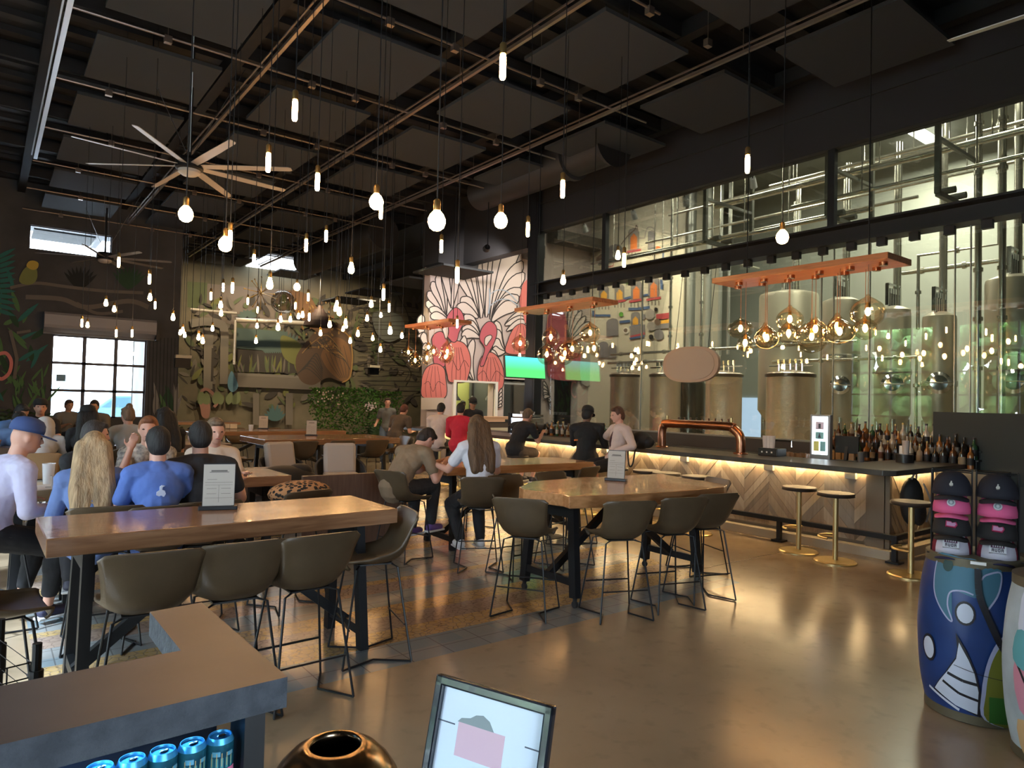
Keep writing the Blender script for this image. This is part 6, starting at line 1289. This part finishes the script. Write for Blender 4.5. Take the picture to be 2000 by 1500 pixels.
t, J = person('person in a dark jacket with an orange stripe and dark cap at the bar', 7.2, 7.45, 42, BZ, 10, ((-.1, .46, 1.12), (.3, .42, 1.12)), ((-.12, .36, .3), (.12, .36, .3)), skin='dark', hair=('short', 'black', BLK), top=('blackjk', (.012, .013, .015), 'long'), leg=('greyp', (.05, .05, .05), 'long'), vox=.009, hp=16, torso_r=1.1, hy=25, cap=('black', (0,)*3), hem=.05)
R = M.Rotation(-.25, 3, 'X'); G().box((-.10, J['N'].y-.115, J['N'].z-.22), (.17, .05, .022), R=M.Rotation(-.1, 3, 'Y')).ob('orange_stripe', K('orange_band', (.6, .15, .02), .7), t)
t, J = person('person in an untucked white shirt with a loosened dark tie turned to the left', 7.2, 6.85, -72, BZ, -10, ((-.28, .16, 1.0), (.34, -.30, 1.08)), ((-.12, .40, .28), (.16, .30, .30)), hair=('short', 'auburnbrown', (.09, .038, .02)), top=('whiteshirt', (.62, .50, .46), 'long'), leg=('black', (0,)*3, 'short'), shoe=(.5, .5, .5), vox=.008, hp=14, lean2=0, hy=6, pole=((-.6, .2, -.8), (.8, -.3, -.5)))
g = G(); N_ = J['N']; g.tube(cat([(-.05, N_.y-.02, N_.z-.0), (-.03, N_.y+.07, N_.z-.05), (0, N_.y+.11, N_.z-.12), (.01, N_.y+.135, N_.z-.22), (0, N_.y+.12, N_.z-.36)], 5), .017, 8); g.tube(cat([(.05, N_.y-.02, N_.z), (.03, N_.y+.07, N_.z-.05), (0, N_.y+.11, N_.z-.12)], 5), .013, 8); g.ob('tie', K('tie_maroon', (.05, .015, .02), .7), t, smooth=True)
# ================= FOREGROUND =================
# L shaped concrete counter with a can cooler under it
cm = mat('rough_concrete_edge', (.045, .053, .066), .8, noise=.45, nscale=14, bump=.6, bscale=60, col2=(.08, .092, .11)); ct = mat('brown_concrete_top', (.095, .074, .066), .42, noise=.3, nscale=3)
t = thing('counter', 'L shaped concrete counter with a brown top in the left foreground', 'counter', (.6, 1.7, 0))
zc, th = .95, .075; O = [(.625, 1.695), (.605, 2.46), (.445, 2.44), (.45, 2.03), (-1.2, 1.98), (-1.2, 1.66)]
g = G(); pts = [(x-.6, y-1.7) for x, y in O]; g.prism(pts, zc-th, zc)
me_f = g.f; n = len(pts)
g.mi = [0]*len(g.f); ntri = n-2
for i in range(ntri): g.mi[2*i+1] = 1
g.ob('concrete_slab', [cm, ct], t)
bm_ = BLACK; g = G()
g.box((-.03, .12, (zc-th)/2), (.05, .12, zc-th)); g.box((-.03, .19, (zc-th)/2), (.03, .03, zc-th)); g.ob('post', bm_, t)
g = G(); g.box((-.95, .30, (zc-th)/2), (1.78, .02, zc-th)); g.box((-.95, .19, .10), (1.75, .22, .2)); g.box((-.95, .17, .64), (1.75, .2, .012)); g.ob('cooler_body', K('cooler_black', (.01, .012, .02), .3), t)
G().box((-.9, .265, zc-th-.012), (1.6, .02, .01)).ob('cooler_led', K('blue_led', (.3, .6, 1), .5, emit=9, ecol=(.15, .5, 1)), t)
light('cooler_light', 'AREA', (-.2, 1.76, .862), 7, (.25, .6, 1), .7, size_y=.03)
canb = mat('can_teal_label', (.015, .10, .17), .3, .5, noise=.6, nscale=16, col2=(.03, .22, .30)); canal = mat('can_lid_alu', (.10, .50, .85), .35, .6)
cp = thing('beverage_can', 'x', 'can')
G().lathe([(.001, .0), (.026, .0), (.033, .01), (.033, .108), (.0332, .109)], n=28).ob('can_body', canb, cp, smooth=40)
lid_ = G().lathe([(.033, .1085), (.0285, .120), (.0275, .1225), (.026, .1225), (.025, .117), (.001, .117)], n=28).ob('can_lid', canal, cp, smooth=30)
G().ell((.004, 0, .119), (.012, .008, .0015), n=12, m_=4).ob('pull_tab', CHROME, lid_)
g = G()
def ang(g, a0, a1, z0, z1, r=.0334, n=8):
    vs = [V((r*math.cos(a0+(a1-a0)*k/n), r*math.sin(a0+(a1-a0)*k/n), z)) for z in (z0, z1) for k in range(n+1)]; g.add(vs, [(k, k+1, n+2+k, n+1+k) for k in range(n)])
ang(g, 3.4, 5.6, .028, .034); g.mat(1); ang(g, 3.4, 5.6, .036, .05)
for k in range(5):
    a = 3.6+k*.36; g.mat(2); ang(g, a, a+.2, .052, .078, .0335, 3); g.mat(3); ang(g, a+.06, a+.12, .058, .09, .0336, 2)
g.mat(4); ang(g, 3.7, 4.3, .082, .094, .0335, 4); ang(g, 4.8, 5.3, .080, .09, .0335, 4)
g.ob('label_art', [K('lab_dk', (.02, .03, .06), .4), K('lab_pink', (.75, .2, .35), .5), K('lab_leaf', (.05, .28, .30), .5), K('lab_gold', (.45, .35, .15), .5), K('lab_sky', (.10, .35, .5), .5)], cp)
regkids(); cx = [(430, 'rightmost blue lidded can in the cooler under the concrete counter'), (380, 'second blue lidded can from the right in the cooler'), (322, 'third blue lidded can from the right in the cooler'), (263, 'fourth blue lidded can from the right in the cooler'), (205, 'fifth blue lidded can from the right in the cooler'), (145, 'sixth blue lidded can from the right, cut by the picture bottom')]
for i, (px_, l) in enumerate(cx):
    q = (.502-.0655*i, 1.815, .65+.0)
    if i == 0: cp.location = (q[0], q[1], .672); cp['label'] = l; cp['group'] = 'cans in the cooler'; cp.rotation_euler = (0, 0, .2)
    else: dup(cp, (q[0], q[1], .672), .2+.13*i, l, 'cans in the cooler')
# waste bin with domed metal top
t = thing('waste_bin', 'round bronze coloured metal bin with an open dome top at the bottom edge', 'bin', (.78, 1.745, 0))
BN = mat('bronze_steel', (.42, .31, .20), .22, 1.)
pr = [(.15, 0), (.175, .02), (.175, .60), (.168, .635), (.145, .67), (.115, .70), (.085, .718), (.072, .722), (.066, .718), (.064, .70), (.10, .66), (.10, .60)]
G().lathe([(.15, 0), (.17, .02), (.17, .58)], n=48).ob('bin_body', BN, t, smooth=40); G().lathe(pr[2:], n=56).ob('dome_lid', BN, t, smooth=60); G().lathe([(.001, .2), (.15, .2), (.15, .57), (.148, .57)], n=30).ob('inner_liner', BLACK, t)
# framed sign on a stand
TL, TR = atz(862, 1314, .955), atz(1089, 1378, .955)
d = (TR-TL); W_ = d.length; d.normalize(); up = V((0, 0, 1)); nn = up.cross(d)   # away from camera?
tl_ = math.radians(14); upv = (up*math.cos(tl_)+nn*math.sin(tl_)*(1 if nn.dot(FW) > 0 else -1)).normalized(); nv = d.cross(upv)
Rm = M((d, upv, nv)).transposed()
t = thing('sign_stand', 'black framed white notice board on a floor stand at the bottom edge', 'sign', (0, 0, 0)); c0 = (TL+TR)/2; t.location = (c0.x, c0.y, 0)
c0 = V((0, 0, .955)); Hh = .46
def FB(g, x0, x1, y0, y1, z0, z1): g.box(c0+Rm @ V(((x0+x1)/2, (y0+y1)/2, (z0+z1)/2)), (x1-x0, y1-y0, z1-z0), R=Rm)
g = G(); w = W_/2; e = .024; FB(g, -w, w, -e, 0, 0, .022); FB(g, -w, w, -Hh, -Hh+e, 0, .022); FB(g, -w, -w+e, -Hh, 0, 0, .022); FB(g, w-e, w, -Hh, 0, 0, .022); g.ob('frame', K('gloss_black', (.012, .014, .02), .18, coat=.5), t, bev=.005)
g = G(); FB(g, -w+.01, w-.01, -Hh+.01, -.01, 0, .008); sh_ = g.ob('sheet', K('notice_sheet', (.60, .70, .82), .35), t)
g = G(); FB(g, -w*.52, w*.28, -.17, -.095, .008, .0085); g.ob('pink_block', K('pink_block', (.62, .42, .50), .5), sh_)
g = G(); q = [(-.07, -.095), (-.06, -.085), (-.035, -.08), (-.02, -.07), (.0, -.066), (.02, -.075), (.035, -.095)]; q = [(x-.02, y) for x, y in q]; g.prism(q, .008, .0085, M.Translation(c0) @ Rm.to_4x4()); g.ob('grey_arc', K('grey_arc', (.22, .27, .28), .5), sh_)
g = G(); FB(g, -w+e, -w+.07, -.105, -.102, .008, .009); FB(g, w-.065, w-e, -.105, -.102, .008, .009); g.ob('rule_lines', K('ink_line', (.06, .08, .12), .5), sh_)
g = G(); RT4 = M.Translation(c0) @ Rm.to_4x4()
for hx in (-.055, 0.0):
    for k in range(4): g.tube([RT4 @ V((hx+.012*k-.02+.006*math.cos(a), -.26+.01*(k % 2)+.03*math.sin(a), .009)) for a in [PI*i/6 for i in range(7)]], .0008, 4)
g.ob('hand_sketch', K('sketch_line', (.25, .32, .40), .6), sh_)
g = G(); p_ = c0+Rm @ V((0, -Hh*.6, -.01)); g.bar(p_, (p_.x, p_.y, .02), .025); g.box((p_.x, p_.y, .01), (.28, .28, .02)); g.ob('stand', BLACK, t)
# barrels with cap racks
def barrel(loc, rz, label, kind):
    t = thing('painted_barrel', label, 'barrel', loc, rz); Hb = .87
    prof = [(q*.89, z) for q, z in [(.245, 0), (.262, .06), (.288, .2), (.302, .40), (.300, .52), (.285, .68), (.262, .80), (.25, .855)]]
    rr = lambda z: [tuple(q) for q in [(0, 0)]] and (lambda P_: P_)(next((prof[i][0]+(prof[i+1][0]-prof[i][0])*(z-prof[i][1])/(prof[i+1][1]-prof[i][1]) for i in range(len(prof)-1) if prof[i][1] <= z <= prof[i+1][1]), .25))
    pp_ = [tuple(z_) for z_ in cat(prof, 4)]
    col = mat('barrel_blue', (.015, .05, .20), .38, noise=.25, nscale=4) if kind == 0 else mat('barrel_light', (.45, .55, .62), .5, noise=.3, nscale=4)
    G().lathe([(.001, 0)]+pp_+[(.001, .855)], n=48).ob('barrel_body', col, t, smooth=40)
    for z in (.03, .845): G().lathe([(rr(min(z, .85))+.002, z-.028), (rr(min(z, .85))+.007, z-.024), (rr(min(z, .85))+.006, z+.022), (rr(min(z, .85))+.0, z+.025)], n=48).ob('hoop', K('hoop_olive', (.13, .11, .07), .5, .3), t, smooth=40)
    # paint on the staves
    g = G(); mats = []; cnt = [0]
    def pol(pts, m):
        if m not in mats: mats.append(m)
        g.mat(mats.index(m)); cnt[0] += 1; e = .0015+.0011*cnt[0]
        pts = [(a[0]+(b_[0]-a[0])*k/6, a[1]+(b_[1]-a[1])*k/6) for a, b_ in zip(pts, pts[1:]+pts[:1]) for k in range(6)] if len(pts) < 14 else pts
        n = len(pts); cxx = sum(p[0] for p in pts)/n; czz = sum(p[1] for p in pts)/n
        # dense fan on the curved surface
        rings = 9; vs = []; 
        for j in range(1, rings+1):
            for a, z in pts:
                aa = cxx+(a-cxx)*j/rings; zz = czz+(z-czz)*j/rings; r_ = rr(max(.001, min(.85, zz)))+e; vs.append(V((r_*math.sin(aa), -r_*math.cos(aa), zz)))
        r_ = rr(czz)+e; vs.append(V((r_*math.sin(cxx), -r_*math.cos(cxx), czz))); c_ = len(vs)-1
        fs = [(c_, k, (k+1) % n) for k in range(n)]
        for j in range(rings-1): fs += [(j*n+k, (j+1)*n+k, (j+1)*n+(k+1) % n, j*n+(k+1) % n) for k in range(n)]
        g.add(vs, fs)
    def lin(pts, w, m, closed=False):
        n = len(pts)
        pts = [(a[0]+(b_[0]-a[0])*k/5, a[1]+(b_[1]-a[1])*k/5) for a, b_ in zip(pts, pts[1:]) for k in range(5)]+[pts[-1]]; n = len(pts); cnt[0] += .6
        for i in range(n if closed else n-1):
            a, b_ = pts[i], pts[(i+1) % n]; dx, dz = (b_[0]-a[0])*.28, b_[1]-a[1]; l = math.hypot(dx, dz) or 1; nx, nz = -dz/l*w/2/.28, dx/l*w/2
            if m not in mats: mats.append(m)
            g.mat(mats.index(m)); e = .0015+.0011*cnt[0]
            vs = [V(((rr(max(.001, min(.85, z)))+e)*math.sin(a_), -(rr(max(.001, min(.85, z)))+e)*math.cos(a_), z)) for a_, z in ((a[0]+nx, a[1]+nz), (b_[0]+nx, b_[1]+nz), (b_[0]-nx, b_[1]-nz), (a[0]-nx, a[1]-nz))]
            g.add(vs, [(0, 1, 2, 3)])
    wht_ = K('paint_white', (.55, .60, .72), .6); blk_ = K('paint_black', (.012, .012, .018), .5); tl2 = K('paint_teal', (.05, .16, .24), .6); ol_ = K('paint_olive', (.16, .17, .02), .6); gr_ = K('paint_green', (.03, .13, .02), .6); lil = K('paint_lilac', (.38, .40, .6), .6); pk_ = K('paint_pink', (.6, .25, .35), .6)
    if kind == 0:
        A = lambda x, y: (-1.25+x/971*2.75-.0, .87*(1-(y-130)/(1330-130)) if True else 0)
        A = lambda x, y: (math.asin(max(-.98, min(.98, (x-500)/430.))), .86-(y-175-max(0, 0))/1190*.86)
        P_ = lambda l: [A(*q) for q in l]
        pol(cat(P_([(190, 160), (185, 330), (215, 480), (300, 600), (350, 630), (310, 520), (330, 420), (420, 400), (530, 420), (540, 180), (400, 160)]), 4, True), tl2); lin(cat(P_([(190, 160), (185, 330), (215, 480), (300, 600), (350, 625), (310, 520), (325, 420), (420, 395), (500, 410)]), 4), .008, lil)
        pol(cat(P_([(560, 230), (720, 220), (700, 360), (600, 500), (560, 380)]), 4, True), tl2); lin(cat(P_([(560, 300), (600, 260), (715, 240), (690, 370), (605, 500)]), 4), .009, lil)
        for c_, rx, ry in ((288, 228), 42, 48),: pol([A(c_[0]+rx*math.cos(a), c_[1]+ry*math.sin(a)) for a in [k*PI/9 for k in range(18)]], K('paint_spot', (.02, .06, .06), .6))
        for c_, rx, ry in (((442, 550), 60, 70), ((185, 872), 38, 82)):
            for m_, s in ((blk_, 1.25), (wht_, 1.)): pol([A(c_[0]+rx*s*math.cos(a), c_[1]+ry*s*math.sin(a)) for a in [k*PI/9 for k in range(18)]], m_)
        pol(P_([(380, 700), (460, 820), (520, 960), (560, 1130), (560, 1290), (200, 1180), (300, 1020), (380, 880), (395, 800)]), blk_)
        pol(P_([(405, 765), (470, 880), (510, 970), (540, 1100), (535, 1270), (370, 1240), (215, 1165), (320, 1000), (385, 890)]), wht_)
        lin(P_([(320, 1010), (430, 1040), (535, 1048)]), .016, blk_); lin(P_([(285, 1080), (400, 1140), (540, 1165)]), .014, blk_)
        pol(cat(P_([(590, 1300), (560, 1100), (600, 850), (680, 690), (790, 610), (850, 590), (855, 900), (850, 1320)]), 4, True), lil)
        pol(cat(P_([(610, 1300), (590, 1100), (620, 880), (690, 730), (790, 640), (850, 620), (870, 900), (860, 1320)]), 4, True), ol_)
        pol(P_([(612, 1120), (870, 1120), (865, 1330), (625, 1315)]), gr_)
        lin(cat(P_([(530, 220), (540, 400), (600, 560), (680, 740), (760, 850), (860, 910)]), 5), .032, blk_)
        lin(cat(P_([(850, 480), (858, 620), (860, 760)]), 4), .02, blk_)
        lin(P_([(370, 935), (530, 965), (700, 990), (870, 1015)]), .003, blk_); lin(P_([(180, 1165), (280, 1215), (400, 1265)]), .014, wht_)
    else:
        pol(cat([(-1.3, .85), (-.6, .85), (-.5, .5), (-.9, .42), (-1.3, .55)], 3, True), wht_); pol(cat([(-1.35, .50), (-.8, .4), (-.6, .2), (-1.3, .25)], 3, True), pk_); pol(cat([(-1.35, .20), (-.7, .18), (-.6, .02), (-1.3, .02)], 3, True), K('paint_peach', (.6, .4, .2), .6)); lin(cat([(-1.4, .5), (-1.1, .35), (-.9, .1)], 5), .012, blk_); pol(cat([(-1.35, .62), (-1.05, .6), (-1.1, .45), (-1.4, .48)], 3, True), K('paint_aqua', (.1, .35, .4), .6))
    g.ob('painted_art', mats, t, smooth=True)
    return t
bc = V((4.41, 1.445, 0))
view = math.atan2(bc.y, bc.x)
bz = view-PI/2   # local -Y faces the camera
barrel((bc.x, bc.y, 0), bz, 'blue painted barrel with white spiral art carrying the hat rack', 0)
b2 = V((4.16, .955, 0)); barrel((b2.x, b2.y, 0), math.atan2(b2.y, b2.x)-PI/2+.5, 'pale painted barrel cut by the right picture edge', 1)
# cap rack
R_ = M.Rotation(bz, 3, 'Z')
t = thing('hat_rack', 'black wire hat rack standing on the blue barrel', 'rack', (bc.x, bc.y, .857), bz)
g = G()
for x in (-.20, -.01, .01, .20):
    for y in (-.06, .06): g.cyl((x, y, 0), (x, y, .47), .005, n=6)
for z in (.005, .12, .24, .35, .46):
    for x0, x1 in ((-.20, -.01), (.01, .20)): g.tube([(x0, -.06, z), (x1, -.06, z), (x1, .06, z), (x0, .06, z)], .004, 6, closed=True)
g.ob('wire_frame', BLACK, t); G().box((0, 0, .003), (.44, .2, .006)).ob('base_plate', BLACK, t); G().box((.02, -.245, .0), (.07, .01, .015)).ob('price_tag', WHITE, t)
def hat(lx, z, cols, label, big=1.):
    q = bc+R_ @ V((lx, -.05, 0)); t = thing('baseball_cap', label, 'cap', (q.x, q.y, .857+z), bz); c1, c2, cb, badge = cols
    g = G(); s = big; n = 28; m_ = 10; vs = []; 
    for i in range(m_+1):
        p_ = PI/2*i/m_
        for k in range(n): a = 2*PI*k/n; vs.append(V((.092*s*math.cos(a)*math.sin(p_)**.8, .10*s*math.sin(a)*math.sin(p_)**.8+.0, .125*s*math.cos(p_)**.9)))
    fs = [(i*n+k, (i+1)*n+k, (i+1)*n+(k+1) % n, i*n+(k+1) % n) for i in range(m_) for k in range(n)]
    g.add(vs, fs); g.mi = [1 if (abs((k % n)-21) < 4.5) and i > 2 else 0 for i in range(m_) for k in range(n)]; o = g.ob('crown', [K('cap_'+c1[0], c1[1], .85), K('cap_'+c2[0], c2[1], .85)], t, smooth=True); so = o.modifiers.new('s', 'SOLIDIFY'); so.thickness = .003
    g = G(); A = []; 
    for k in range(17): a = PI+PI*k/16; A.append((.075*s*math.cos(a), -.06*s+.105*s*math.sin(a)))
    vs = []
    for yy, dz in ((0, .0), (1, 0)):
        for x, y in A: vs.append(V((x, y if yy else -.05*s-.03*s*math.sqrt(max(0, 1-(x/.08/s)**2)), -.002-9*x*x*.35/s+(-.012 if yy else .004))))
    n = len(A); g.add(vs, [(k, k+1, n+k+1, n+k) for k in range(n-1)]); o = g.ob('brim', K('cap_'+cb[0], cb[1], .85), t, smooth=True); so = o.modifiers.new('s', 'SOLIDIFY'); so.thickness = .005
    o = None; z0 = .06*s; yb = -.092*s; Rb = M.Rotation(math.radians(-28), 4, 'X')
    g = G(); T_ = M.Translation(V((0, yb, z0))) @ Rb @ M.Rotation(PI/2, 4, 'X')
    kind = badge
    if kind == 'bird': pts = [(0, -.012), (.008, -.008), (.008, .002), (.002, .006), (.004, .014), (-.002, .016), (-.004, .006), (-.009, -.002), (-.007, -.01)]; g.prism([(x*s, y*s) for x, y in pts], -.012, .010, T_); ms = [K('badge_silver', (.45, .45, .42), .5)]
    elif kind == 'round': pts = [(.02*math.cos(a), .02*math.sin(a)) for a in [2*PI*k/20 for k in range(20)]]; g.prism(pts, -.012, .008, T_); g.mat(1).prism([(x*.72, y*.72) for x, y in pts], .008, .0095, T_); g.mat(0).prism([(x*.35, y*.45) for x, y in pts], .0095, .0105, T_); ms = [K('badge_white', (.62, .62, .66), .6), K('badge_grey', (.25, .3, .33), .6)]
    elif kind == 'map': pts = [(-.026, -.014), (.02, -.018), (.03, .0), (.024, .014), (.006, .008), (.0, .016), (-.024, .018)]; g.prism(pts, -.012, .008, T_); g.mat(1).prism([(x*.8, y*.7) for x, y in pts], .008, .0095, T_); ms = [K('badge_red', (.35, .02, .08), .6), K('badge_mauve', (.45, .25, .4), .6)]
    else:
        g.prism([(-.038, -.026), (.038, -.026), (.038, .03), (-.038, .03)], -.014, .007, T_); g.mat(1).prism([(-.03, .0), (.03, .0), (.03, .026), (-.03, .026)], .007, .0085, T_)
        for k in range(5): g.mat(0 if k % 2 else 0).prism([(-.022+k*.01, .004), (-.017+k*.01, .004), (-.017+k*.01, .022), (-.022+k*.01, .022)], .0085, .009, T_)
        for k, ch in enumerate('ABCD'): 
            x = -.026+.014*k; g.mat(2); g.prism([(x, -.022), (x+.003, -.022), (x+.003, -.004), (x, -.004)], .007, .009, T_); g.prism([(x+.007, -.022), (x+.010, -.022), (x+.010, -.004), (x+.007, -.004)], .007, .009, T_)
            if k != 1: g.prism([(x, -.007), (x+.010, -.007), (x+.010, -.004), (x, -.004)], .007, .009, T_)
            if k in (1, 2): g.prism([(x, -.022), (x+.010, -.022), (x+.010, -.019), (x, -.019)], .007, .009, T_)
            if k in (0, 3): g.prism([(x, -.014), (x+.010, -.014), (x+.010, -.011), (x, -.011)], .007, .009, T_)
        ms = [K('badge_white', (0,)*3) if 'badge_white' in MT else K('badge_white', (.62, .62, .66), .6), K('badge_maroon', (.10, .03, .08), .6), K('badge_ink', (.03, .02, .04), .6)]
    g.ob('badge', ms, t)
nv_ = ('nearblack', (.010, .010, .018)); pkc = ('pink', (.62, .10, .24)); blc = ('softblack', (.014, .013, .014)); whc = ('white', (.50, .48, .56)); nvb = ('navyb', (.012, .012, .05)); mrn = ('maroon', (.16, .01, .03))
for lx, sd in ((-.105, 'left'), (.105, 'right')):
    hat(lx, .335, (nv_, nv_, nv_, 'bird'), 'black cap with small bird badge topping the %s stack of the hat rack' % sd, 1.04); hat(lx, .235, (pkc, pkc, pkc, 'round'), 'pink cap with a round badge in the %s stack of the hat rack' % sd)
    hat(lx, .115, (blc, blc, blc, 'map'), 'black cap with red and mauve patch in the %s stack' % sd, 1.02); hat(lx, .012, (mrn, whc, nvb, 'word'), 'maroon cap with white front panel, bottom of the %s stack' % sd, 1.02)
# wire cart at the left edge
t = thing('wire_cart', 'black wire utility cart cut by the left picture edge', 'cart', (.03, 3.30, 0), .25)
g = G()
for k in range(7): z = .30+.055*k; g.tube([(-.5, -.2, z), (.10, -.2, z), (.10, .2, z), (-.5, .2, z)], .003, 5, closed=True)
for k in range(9): x = -.5+.075*k; g.cyl((x, -.2, .3), (x, -.2, .63), .003, n=5); g.cyl((x, .2, .3), (x, .2, .63), .003, n=5)
for k in range(9): x = -.5+.075*k; g.cyl((x, -.2, .3), (x, .2, .3), .003, n=5)
g.ob('wire_basket', BLACK, t)
for x, y in ((.115, -.21), (.115, .21), (-.5, -.21), (-.5, .21)): g = G(); g.cyl((x, y, .08), (x, y, .70), .016, n=10); g.cyl((x, y, .48), (x, y, .60), .024, n=10); g.ob('post', BLACK, t)
for x, y in ((.115, -.21), (.115, .21), (-.5, -.21), (-.5, .21)): g = G(); g.cyl((x, y-.015, .05), (x, y+.015, .05), .05, n=18); g.ob('wheel', K('rubber', (0,)*3), t)
G().tube(cat([(.115, -.21, .1), (.14, -.21, .22), (.115, -.21, .3)], 4), .01, 6).ob('brace', BLACK, t)
# ================= OUTSIDE =================
GND = mat('outside_paving', (.5, .5, .5), .9)
o = struct(G().box((-16, 25, -.12), (23.6, 80, .1)).box((15, 50, -.12), (40, 45, .1)), 'ground_outside', GND)
hm = mat('outdoor_hedge', (.28, .48, .14), .8, noise=.7, nscale=1.5, col2=(.06, .14, .04), bump=1., bscale=6)
rnd = random.Random(8)
for i in range(9):
    g = G(); tl_ = i > 2
    for k in range(60 if tl_ else 20): g.ell((rnd.uniform(-.8, .8), rnd.uniform(-.9, .9), rnd.uniform(.2, 4.8 if tl_ else .7)), rnd.uniform(.3, .5), n=8, m_=6)
    g.ob('x', hm); o = bpy.data.objects[-1] if False else None
bl = [x for x in bpy.data.objects if x.name.startswith('x')]
for i, o in enumerate(bl): o.name = 'garden_shrub'; o.location = (-8.4-rnd.uniform(0, 1.2), -1+i*1.9, rnd.uniform(0, .6)); tag(o, 'green garden shrub outside the left windows, mirrored in the brewery glass', 'shrub', 'shrubs outside the left windows')
PB = mat('pale_building', (.72, .74, .76), .9)
t = thing('outside_building', 'pale low building seen washed out through the gridded window', 'building', (3, 52, 0)); G().box((0, 0, 1.6), (26, 6, 3.2)).ob('wall', PB, t)
for k in range(8): G().box((-11+3*k, -3.02, 1.6), (1.6, .06, 1.3)).ob('window', K('bldg_win', (.35, .45, .5), .2), t)
# parked car
t = thing('parked_car', 'dark blue parked car glimpsed at the bottom of the gridded window', 'car', (5.1, 33, 0))
pr = [(-2.2, .35), (-2.25, .8), (-1.5, 1.0), (-.9, 1.5), (.7, 1.55), (1.5, 1.05), (2.2, .9), (2.25, .4)]
T = M.Rotation(PI/2, 4, 'X'); G().prism(pr, -.85, .85, T).ob('car_body', K('car_blue', (.10, .22, .34), .25, .4), t, bev=.06)
G().prism([(-1.3, 1.02), (-.8, 1.42), (.6, 1.46), (1.25, 1.05)], -.86, .86, T).ob('car_window', K('car_glass', (.04, .08, .1), .08), t)
for x in (-1.4, 1.4):
    for y in (-.8, .8): G().cyl((x, y-.1, .33), (x, y+.1, .33), .33, n=20).ob('wheel', K('rubber', (0,)*3), t)
# light portals guiding daylight through the openings
def portal(c, w, h, rot):
    d = bpy.data.lights.new('portal', 'AREA'); d.shape = 'RECTANGLE'; d.size = w; d.size_y = h; d.cycles.is_portal = True
    o = bpy.data.objects.new('daylight_portal', d); COL.objects.link(o); o.location = c; o.rotation_euler = rot
portal((.5, -3.3, 1.2), 2.2, 2.4, (PI/2, 0, 0))
for a, b_ in ops: portal((XL-.15, (a+b_)/2, 2.2), b_-a, 4.4, (0, -PI/2, 0))
portal(((wl+wr)/2, YW+.25, (wb+wt)/2), wr-wl, wt-wb, (-PI/2, 0, 0)); portal(((hl+hr)/2, YW+.25, (hb+ht)/2), hr-hl, ht-hb, (-PI/2, 0, 0))
